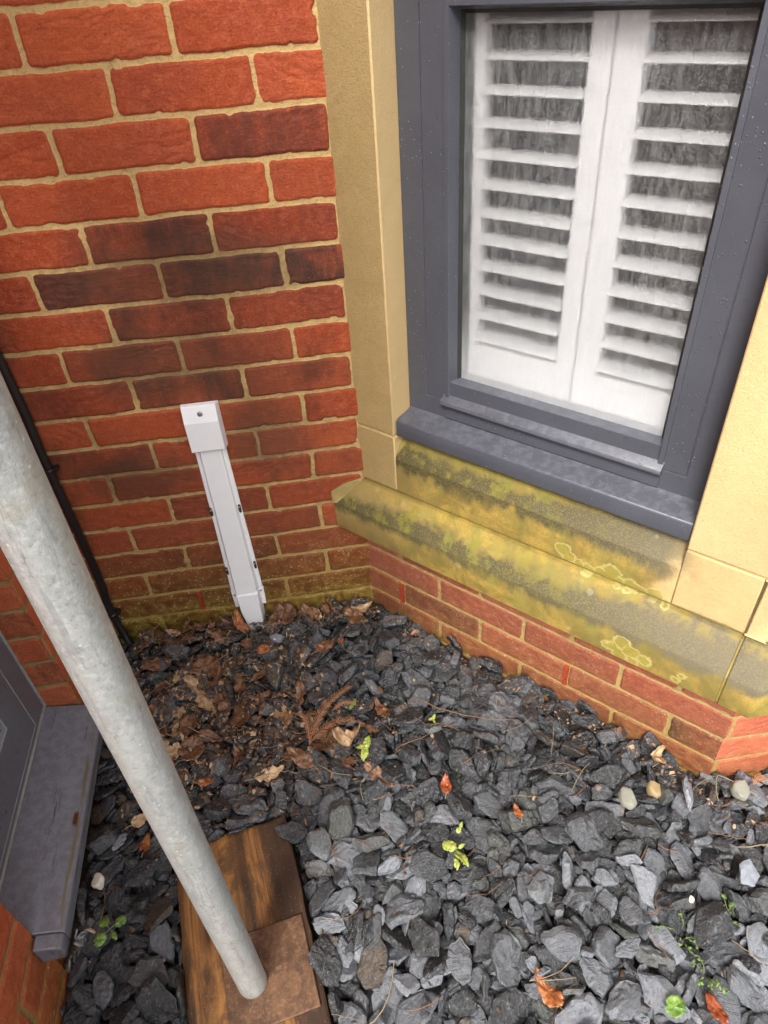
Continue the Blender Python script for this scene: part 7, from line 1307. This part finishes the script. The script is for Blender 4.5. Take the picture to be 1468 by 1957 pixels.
leaf('brown pointed leaf on the slates in front of the corner', 'oval', -.138, -.182, .056, ML_B, 6, .7, .2, (.1, .15), lift=.010)
leaf('bright orange leaf tip between two dark slates', 'oval', -.100, -.142, .028, ML_O, 7, 1.4, .3, (.4, .1), lift=.010)
leaf('tan leaf lying in the inner corner of the two walls', 'lobed', -.045, -.048, .082, ML_T, 8, .5, .35, (.3, .1), lift=.014)
leaf('dry brown curled leaf at the left of the inner corner', 'lobed', -.095, -.045, .070, ML_B, 9, 2.6, .45, (.2, -.3), lift=.014)
leaf('brown torn leaf right of the conifer sprig', 'lobed', -.025, -.374, .066, ML_B, 10, 1.9, .3, (.1, .2), lift=.010)
leaf('large dark brown oak leaf below the conifer sprig', 'star', -.125, -.472, .070, ML_B, 11, .4, .15, (.05, .1), lift=.009)
leaf('pale tan star shaped leaf beside the pole', 'star', -.490, -.285, .094, ML_T, 12, .9, .12, (.05, .08), lift=.014)
leaf('mottled tan leaf touching the star shaped leaf', 'lobed', -.435, -.262, .092, ML_T, 13, 2.2, .20, (0, .1), lift=.011)
leaf('small tan leaf beside the pole below the star shaped leaf', 'oval', -.522, -.378, .050, ML_T, 14, .5, .4, (.1, 0), lift=.011)
leaf('peach coloured broken leaf between pole and slates', 'round', -.490, -.400, .042, ML_T, 15, 1.2, .4, (.3, 0), lift=.012)
leaf('orange brown leaf lying above the wooden board', 'oval', -.412, -.480, .036, ML_O, 16, .1, .2, lift=.008)
leaf('pale brown leaf left of the pole above the silvery slate', 'oval', -.545, -.533, .044, ML_T, 17, .7, .5, (.3, .2), lift=.010)
leaf('orange leaf under the pole left of the wooden board', 'oval', -.532, -.582, .040, ML_O, 18, 1.6, .4, (.2, .3), lift=.008)
leaf('brown leaf standing up in front of the brick plinth', 'lobed', .388, -.528, .056, ML_B, 19, 1.2, .4, (.5, .2), lift=.020)
leaf('dark red leaf between slates in the middle of the bed', 'oval', .080, -.580, .040, ML_R, 20, 1.4, .4, (.2, .1), lift=.006)
leaf('small orange brown leaf right of the dark red leaf', 'oval', .207, -.655, .030, ML_O, 21, 1.7, .4, (.2, .1), lift=.006)
leaf('ragged orange red leaf in the bottom foreground', 'oval', .176, -.946, .060, ML_O, 22, 1.95, .25, (.1, .1), lift=.009)
leaf('dark red wet leaf at the bottom edge beside the green leaf', 'oval', .428, -1.012, .045, ML_R, 23, 1.7, .3, (.1, .2), lift=.008)
leaf('bright green heart shaped leaf at the bottom edge', 'round', .364, -1.000, .034, ML_G, 24, .3, .25, (.15, 0), lift=.010, stem=False)
leaf('rolled tan leaf below the conifer sprig', 'oval', -.108, -.432, .058, ML_T, 25, .05, 1.8, (.2, 0), lift=.014)
leaf('curled tan leaf leaning on the plinth brick at the right', 'oval', .522, -.585, .052, ML_T, 26, .9, .7, (.6, .3), lift=.018)
leaf('yellowish leaf beside the pole near the silvery slate', 'oval', -.520, -.520, .030, ML_Y, 27, 1.7, .3, (.2, .3), lift=.010)
leaf('olive leaf half buried left of the conifer sprig', 'round', -.238, -.440, .034, ML_B, 28, .7, .2, (.1, .1), lift=.008)
rs = np.random.RandomState(21)
spots = [(-.60, -.06), (-.56, -.05), (-.53, -.035), (-.50, -.025), (-.455, -.03), (-.41, -.075), (-.385, -.035), (-.235, -.03), (-.20, -.02), (-.15, -.06), (-.075, -.03), (-.06, -.08), (-.03, -.03), (-.57, -.11), (-.54, -.20), (-.515, -.24), (-.46, -.22), (-.405, -.22), (-.37, -.34), (-.45, -.40), (-.34, -.35), (-.30, -.20), (-.24, -.36), (-.49, -.33), (-.55, -.27), (-.51, -.10), (-.455, -.14), (-.40, -.10), (-.43, -.18), (-.37, -.17), (-.50, -.20), (-.46, -.34), (-.41, -.37), (-.385, -.30), (-.53, -.33), (-.35, -.24), (-.31, -.28), (-.26, -.33), (-.25, -.40), (-.21, -.30), (-.20, -.35), (-.15, -.33), (-.21, -.47), (-.16, -.42), (-.28, -.48), (-.35, -.42), (-.17, -.05), (-.13, -.03), (-.55, -.16), (-.48, -.45), (-.06, -.40), (-.57, -.42), (-.33, -.10), (-.43, -.04), (-.48, -.05), (-.05, -.52)]
for k, (x, y) in enumerate(spots):
    m_ = [ML_B, ML_B, ML_T, ML_B, ML_B, ML_B, ML_B][k % 7]
    leaf('dead brown leaf in the damp litter patch between cable and conifer sprig', ['lobed', 'oval', 'lobed', 'round'][rs.randint(4)], x, y, rs.uniform(.036, .078), m_, 60 + k, rs.uniform(0, 6), rs.uniform(.02, .45), (rs.uniform(-.35, .35), rs.uniform(-.35, .35)), group='dead brown leaves in the litter patch', lift=rs.uniform(.004, .012))

# crumbled litter : countless fragments, fibres and crumbs in one object
def litter_density(x, y):
    d = 1.3 * math.exp(-(((x + .42) / .17) ** 2 + ((y + .28) / .20) ** 2)) + .5 * math.exp(-(((x + .19) / .13) ** 2 + ((y + .40) / .09) ** 2)) + .8 * math.exp(-((y + .03) / .035) ** 2) * (x < 0)
    d += .22 * math.exp(-((x + y + .06 - 0) / .05) ** 2) * (x > -.02)
    return d + .004
VV = []; FF = []; RR = []; n_ = 0; rs = np.random.RandomState(9)
cnt = 0
while cnt < 17000:
    x, y = rs.uniform(-.64, .75), rs.uniform(-1.05, -.005)
    if x > -.02 and x + y > -.02: continue
    if rs.rand() > litter_density(x, y): continue
    cnt += 1
    z, n = top(x, y); L = math.exp(rs.normal(math.log(.0054), .70)); L = min(L, .024)
    a = rs.uniform(0, 6.28); c, s = math.cos(a), math.sin(a); w = L * rs.uniform(.25, .8)
    tx, ty = rs.uniform(-.5, .5, 2); q = n if n.z > .5 else Vector((0, 0, 1))
    k = 6; P = []
    for j in range(k):
        t = j / k * 2 * math.pi; r = rs.uniform(.3, 1.05)
        lx, ly = math.cos(t) * L * .5 * r, math.sin(t) * w * .5 * r
        gx_, gy_ = c * lx - s * ly, s * lx + c * ly
        P.append((x + gx_, y + gy_, z + .0014 + gx_ * (tx - q.x / q.z) + gy_ * (ty - q.y / q.z) + rs.uniform(-.0006, .0006)))
    m0 = np.mean(P, 0); m0[2] += .0006 + L * .10
    VV += P + [tuple(m0)]
    for j in range(k): FF.append((n_ + j, n_ + (j + 1) % k, n_ + k))
    RR += [rs.rand()] * (k + 1); n_ += k + 1
def mat_litter():
    m = M_('leaf_litter'); r = m.attr('rnd'); n = m.noise(m.pos(), 300, 3, .6)
    ramp = m.mix(m.ss(r, .0, .55), (.040, .023, .015), (.135, .072, .038))
    ramp = m.mix(m.ss(r, .66, .84), ramp, (.44, .28, .15)); ramp = m.mix(m.ss(r, .95, .98), ramp, (.33, .12, .04))
    c = m.mix(n, ramp, m.mix(.5, ramp, (.03, .02, .012))); m.P(Base_Color=c, Roughness=.5); return m.m
ML_L = mat_litter()
o = mesh_obj('leaf_litter', np_mesh('leaf_litter', VV, FF, dict(rnd=RR), smooth=False), ML_L)
tag(o, 'crumbled brown leaf litter scattered over the wet slates', 'leaf litter', kind='stuff')

# needles, bents and rootlets, each its own object
def strand(name, label, x, y, L, rz, mat, seed, r=.0007, arc=.15, lift=.006, group=None, cat='twig'):
    rs_ = np.random.RandomState(seed); pts = []
    for k in range(9):
        t = k / 8 - .5; px = t * L; py = arc * L * (t * t * 4 - 1) * .5 + rs_.uniform(-.01, .01) * L
        wx, wy = x + px * math.cos(rz) - py * math.sin(rz), y + px * math.sin(rz) + py * math.cos(rz)
        if wx > -.01 and wx + wy > -.012: wy = -wx - .012
        pts.append([wx, wy, top(wx, min(wy, -.01))[0]])
    zs = [p[2] for p in pts]; zs = [max(zs[max(0, i - 1):i + 2]) for i in range(9)]
    P = [(p[0] - x, p[1] - y, .5 * z + .5 * (sum(zs) / 9) + lift) for p, z in zip(pts, zs)]
    bm = bmesh.new(); tube(bm, P, [r * (1 - .5 * abs(i / 8 - .3)) for i in range(9)], 6)
    return tag(bm_obj(name, bm, mat, None, smooth=80, loc=(x, y, 0)), label, cat, group)
strand('dry_bent', 'long pale curved grass stem at the bottom right of the board', -.135, -.912, .155, .55, ML_S, 1, .0012, .55, .010, cat='grass stem')
strand('dry_bent', 'long straight tan stem beside the star shaped leaf', -.455, -.185, .16, .52, ML_S, 2, .0010, .05, .012, cat='grass stem')
strand('dry_bent', 'thin dark red twig across the slates before the plinth', .16, -.40, .24, -.42, ML_N, 3, .0010, .12, .008, cat='twig')
strand('dry_bent', 'long pale stem at the right edge of the bed', .68, -.775, .17, .05, ML_S, 4, .0011, .08, .008, cat='grass stem')
strand('dry_bent', 'curved dry stem near the far corner of the plinth', .640, -.655, .11, .75, ML_S, 5, .0011, -.35, .012, cat='grass stem')
strand('dry_bent', 'thin stem hanging below the white pebble', -.600, -.695, .085, 1.65, ML_N, 6, .0009, .12, .010, cat='grass stem')
rs = np.random.RandomState(31)
for k in range(80):
    while True:
        if k < 45: x, y = rs.normal(-.02, .25), rs.normal(-.40, .16)
        else: x, y = rs.uniform(-.2, .72), rs.uniform(-1.0, -.45)
        if y < -.03 and x > -.6 and x + y < -.05 and not (x < -.18 and y < -.55) and not (x > .60 and y > -.66): break
    strand('dry_needle', 'thin dry brown needle or rootlet lying across the slates', x, y, rs.uniform(.03, .085), rs.uniform(-1.2, 1.2) if rs.rand() < .7 else rs.uniform(0, 3), [ML_N, ML_S, ML_N][k % 3], 100 + k, rs.uniform(.0004, .0008), rs.uniform(-.3, .3), rs.uniform(.002, .007), 'dry needles and rootlets on the slates', 'needle')

# conifer sprig: three feathery branches
sp = empty('conifer_sprig', 'brown feathery conifer sprig with three branches on the litter', 'conifer sprig', loc=(-.165, -.395, top(-.165, -.395)[0] + .018))
def branch(x0, y0, x1, y1, bend, seed, nn=26, nl=.016):
    rs_ = np.random.RandomState(seed); bm = bmesh.new(); P = []
    for k in range(12):
        t = k / 11; dx, dy = x1 - x0, y1 - y0; P.append(Vector((x0 + dx * t - dy * bend * math.sin(math.pi * t), y0 + dy * t + dx * bend * math.sin(math.pi * t), .012 * math.sin(math.pi * t * .8) + .003)))
    tube(bm, P, [.0009 * (1 - .6 * k / 11) for k in range(12)], 6)
    bm_obj('stem', bm, ML_C, sp, smooth=80); bm = bmesh.new()
    for k in range(nn * 2):
        t = .12 + .88 * (k // 2) / nn; i = min(10, int(t * 11)); f_ = t * 11 - i; p = P[i].lerp(P[i + 1], f_); d = (P[i + 1] - P[i]).normalized(); sd2 = 1 if k % 2 else -1
        l = nl * (1 - .45 * t) * rs_.uniform(.75, 1.1) * (.55 + .45 * min(1, t * 4)); nrm = Vector((-d.y, d.x, 0)) * sd2; dr = (nrm * .8 + d * .75 + Vector((0, 0, rs_.uniform(-.1, .35)))).normalized()
        m2 = p + dr * l * .5 + Vector((0, 0, .0006)); e = p + dr * l + Vector((0, 0, -.0015))
        loft(bm, tube_pts([p, m2, e], [.0004, .0008, .0002], 4))
    bm_obj('needles', bm, ML_C, sp)
branch(-.025, -.045, .075, .085, .10, 1, 30, .021); branch(-.025, -.045, .078, -.005, .12, 2, 22, .019); branch(-.025, -.045, -.045, .035, -.1, 3, 16, .014); branch(.03, .03, .085, .035, .1, 4, 14, .012)
sp2 = empty('conifer_sprig', 'small rust coloured conifer tuft left of the feathery sprig', 'conifer sprig', loc=(-.262, -.283, top(-.262, -.283)[0] + .006)); sp_ = sp; sp = sp2
branch(-.012, -.006, .012, .006, .1, 5, 9, .012); branch(0, 0, .012, -.014, .1, 6, 6, .010)
sp3 = empty('conifer_sprig', 'dry fan shaped grass tuft by the far corner of the plinth', 'grass tuft', loc=(.705, -.660, top(.705, -.66)[0] + .008)); sp = sp3
branch(-.012, -.006, .014, .012, .1, 7, 9, .014); branch(0, 0, .018, -.004, .1, 8, 8, .012)

# seedlings
def seedling(label, x, y, leaves, h, mat, name='seedling', stalk=ML_SG):
    z, n = top(x, y); e = empty(name, label, 'seedling', loc=(x, y, z))
    bm = bmesh.new(); tube(bm, [(0, 0, -.012), (.001, .001, h * .5), (0, 0, h)], [.0011, .0009, .0007], 7); bm_obj('stem', bm, stalk, e, smooth=80)
    for k, (a, d, L, kind, tl) in enumerate(leaves):
        lx, ly = d * math.cos(a), d * math.sin(a); bm = bmesh.new()
        tube(bm, [(0, 0, h * .9), (lx * .35, ly * .35, h * 1.02), (lx * .6, ly * .6, h + .001)], [.0007, .0006, .0005], 6); bm_obj('leaf_stalk', bm, stalk, e, smooth=80)
        me = leaf_mesh(kind, L, -.25, 200 + k, .0005, .05); mesh_obj('leaf', me, mat, e, (lx, ly, h + .002), (tl * math.sin(a), -tl * math.cos(a), a))
seedling('small green seedling with rounded leaves beside the weathered left sill', -.566, -.742, [(.5, .020, .022, 'round', .1), (2.3, .018, .022, 'round', .3), (4.0, .021, .024, 'round', .2), (5.4, .016, .018, 'oval', .1)], .022, ML_G)
seedling('young yellow green plant in the middle of the foreground slates', .072, -.712, [(2.4, .014, .028, 'round', .2), (5.2, .018, .036, 'oval', .5), (4.6, .026, .022, 'oval', .5), (.3, .012, .014, 'oval', .2)], .028, ML_Y)
seedling('pale pointed seedling right of the large brown oak leaf', -.070, -.468, [(1.2, .012, .030, 'oval', .3), (4.4, .014, .030, 'oval', .3), (2.9, .012, .020, 'oval', .2)], .016, ML_Y)
seedling('tiny bright green shoot at the tip of the conifer sprig', -.088, -.346, [(1.0, .008, .018, 'oval', .4), (4.0, .007, .014, 'oval', .4)], .010, ML_G)
seedling('tiny yellow green seedling above the young plant', .092, -.662, [(1.0, .006, .012, 'oval', .4), (4.0, .006, .012, 'round', .4)], .008, ML_Y)
seedling('tiny yellow green sprout between slates before the brick plinth', .085, -.415, [(1.0, .006, .014, 'oval', .4), (3.0, .006, .012, 'oval', .4), (5.0, .006, .010, 'oval', .4)], .008, ML_Y)
# wispy weed bottom right
def weed(label, x, y, n, H, seed):
    z, nn2 = top(x, y); e = empty('wispy_weed', label, 'weed', loc=(x, y, z)); rs_ = np.random.RandomState(seed)
    for k in range(n):
        a = rs_.uniform(0, 6.28); sp_r = rs_.uniform(.4, 1.1) * H; h = H * rs_.uniform(.35, .9)
        P = [(0, 0, -.01), (sp_r * .3 * math.cos(a), sp_r * .3 * math.sin(a), h * .6), (sp_r * .7 * math.cos(a + .2), sp_r * .7 * math.sin(a + .2), h), (sp_r * math.cos(a + .35), sp_r * math.sin(a + .35), h * .85)]
        bm = bmesh.new(); tube(bm, P, [.0007, .0006, .0005, .0003], 6); st = bm_obj('stem', bm, ML_SG, e, smooth=80)
        for j in range(4):
            t = rs_.uniform(.35, 1); i = min(2, int(t * 3)); p = Vector(P[i]).lerp(Vector(P[i + 1]), t * 3 - i)
            me = leaf_mesh('oval', rs_.uniform(.004, .008), -.2, 300 + j, .0003, .05)
            mesh_obj('leaflet', me, ML_G, st, p + Vector((rs_.uniform(-.004, .004), rs_.uniform(-.004, .004), .001)), (rs_.uniform(-.6, .6), rs_.uniform(-.6, .6), rs_.uniform(0, 6)))
weed('wispy green weed with tiny leaflets at the lower right', .437, -.895, 8, .055, 1)
weed('sparse green weed trailing over slates right of the wispy weed', .520, -.885, 6, .048, 2)
weed('low green weed tuft below the wispy weed', .445, -.958, 6, .036, 3)
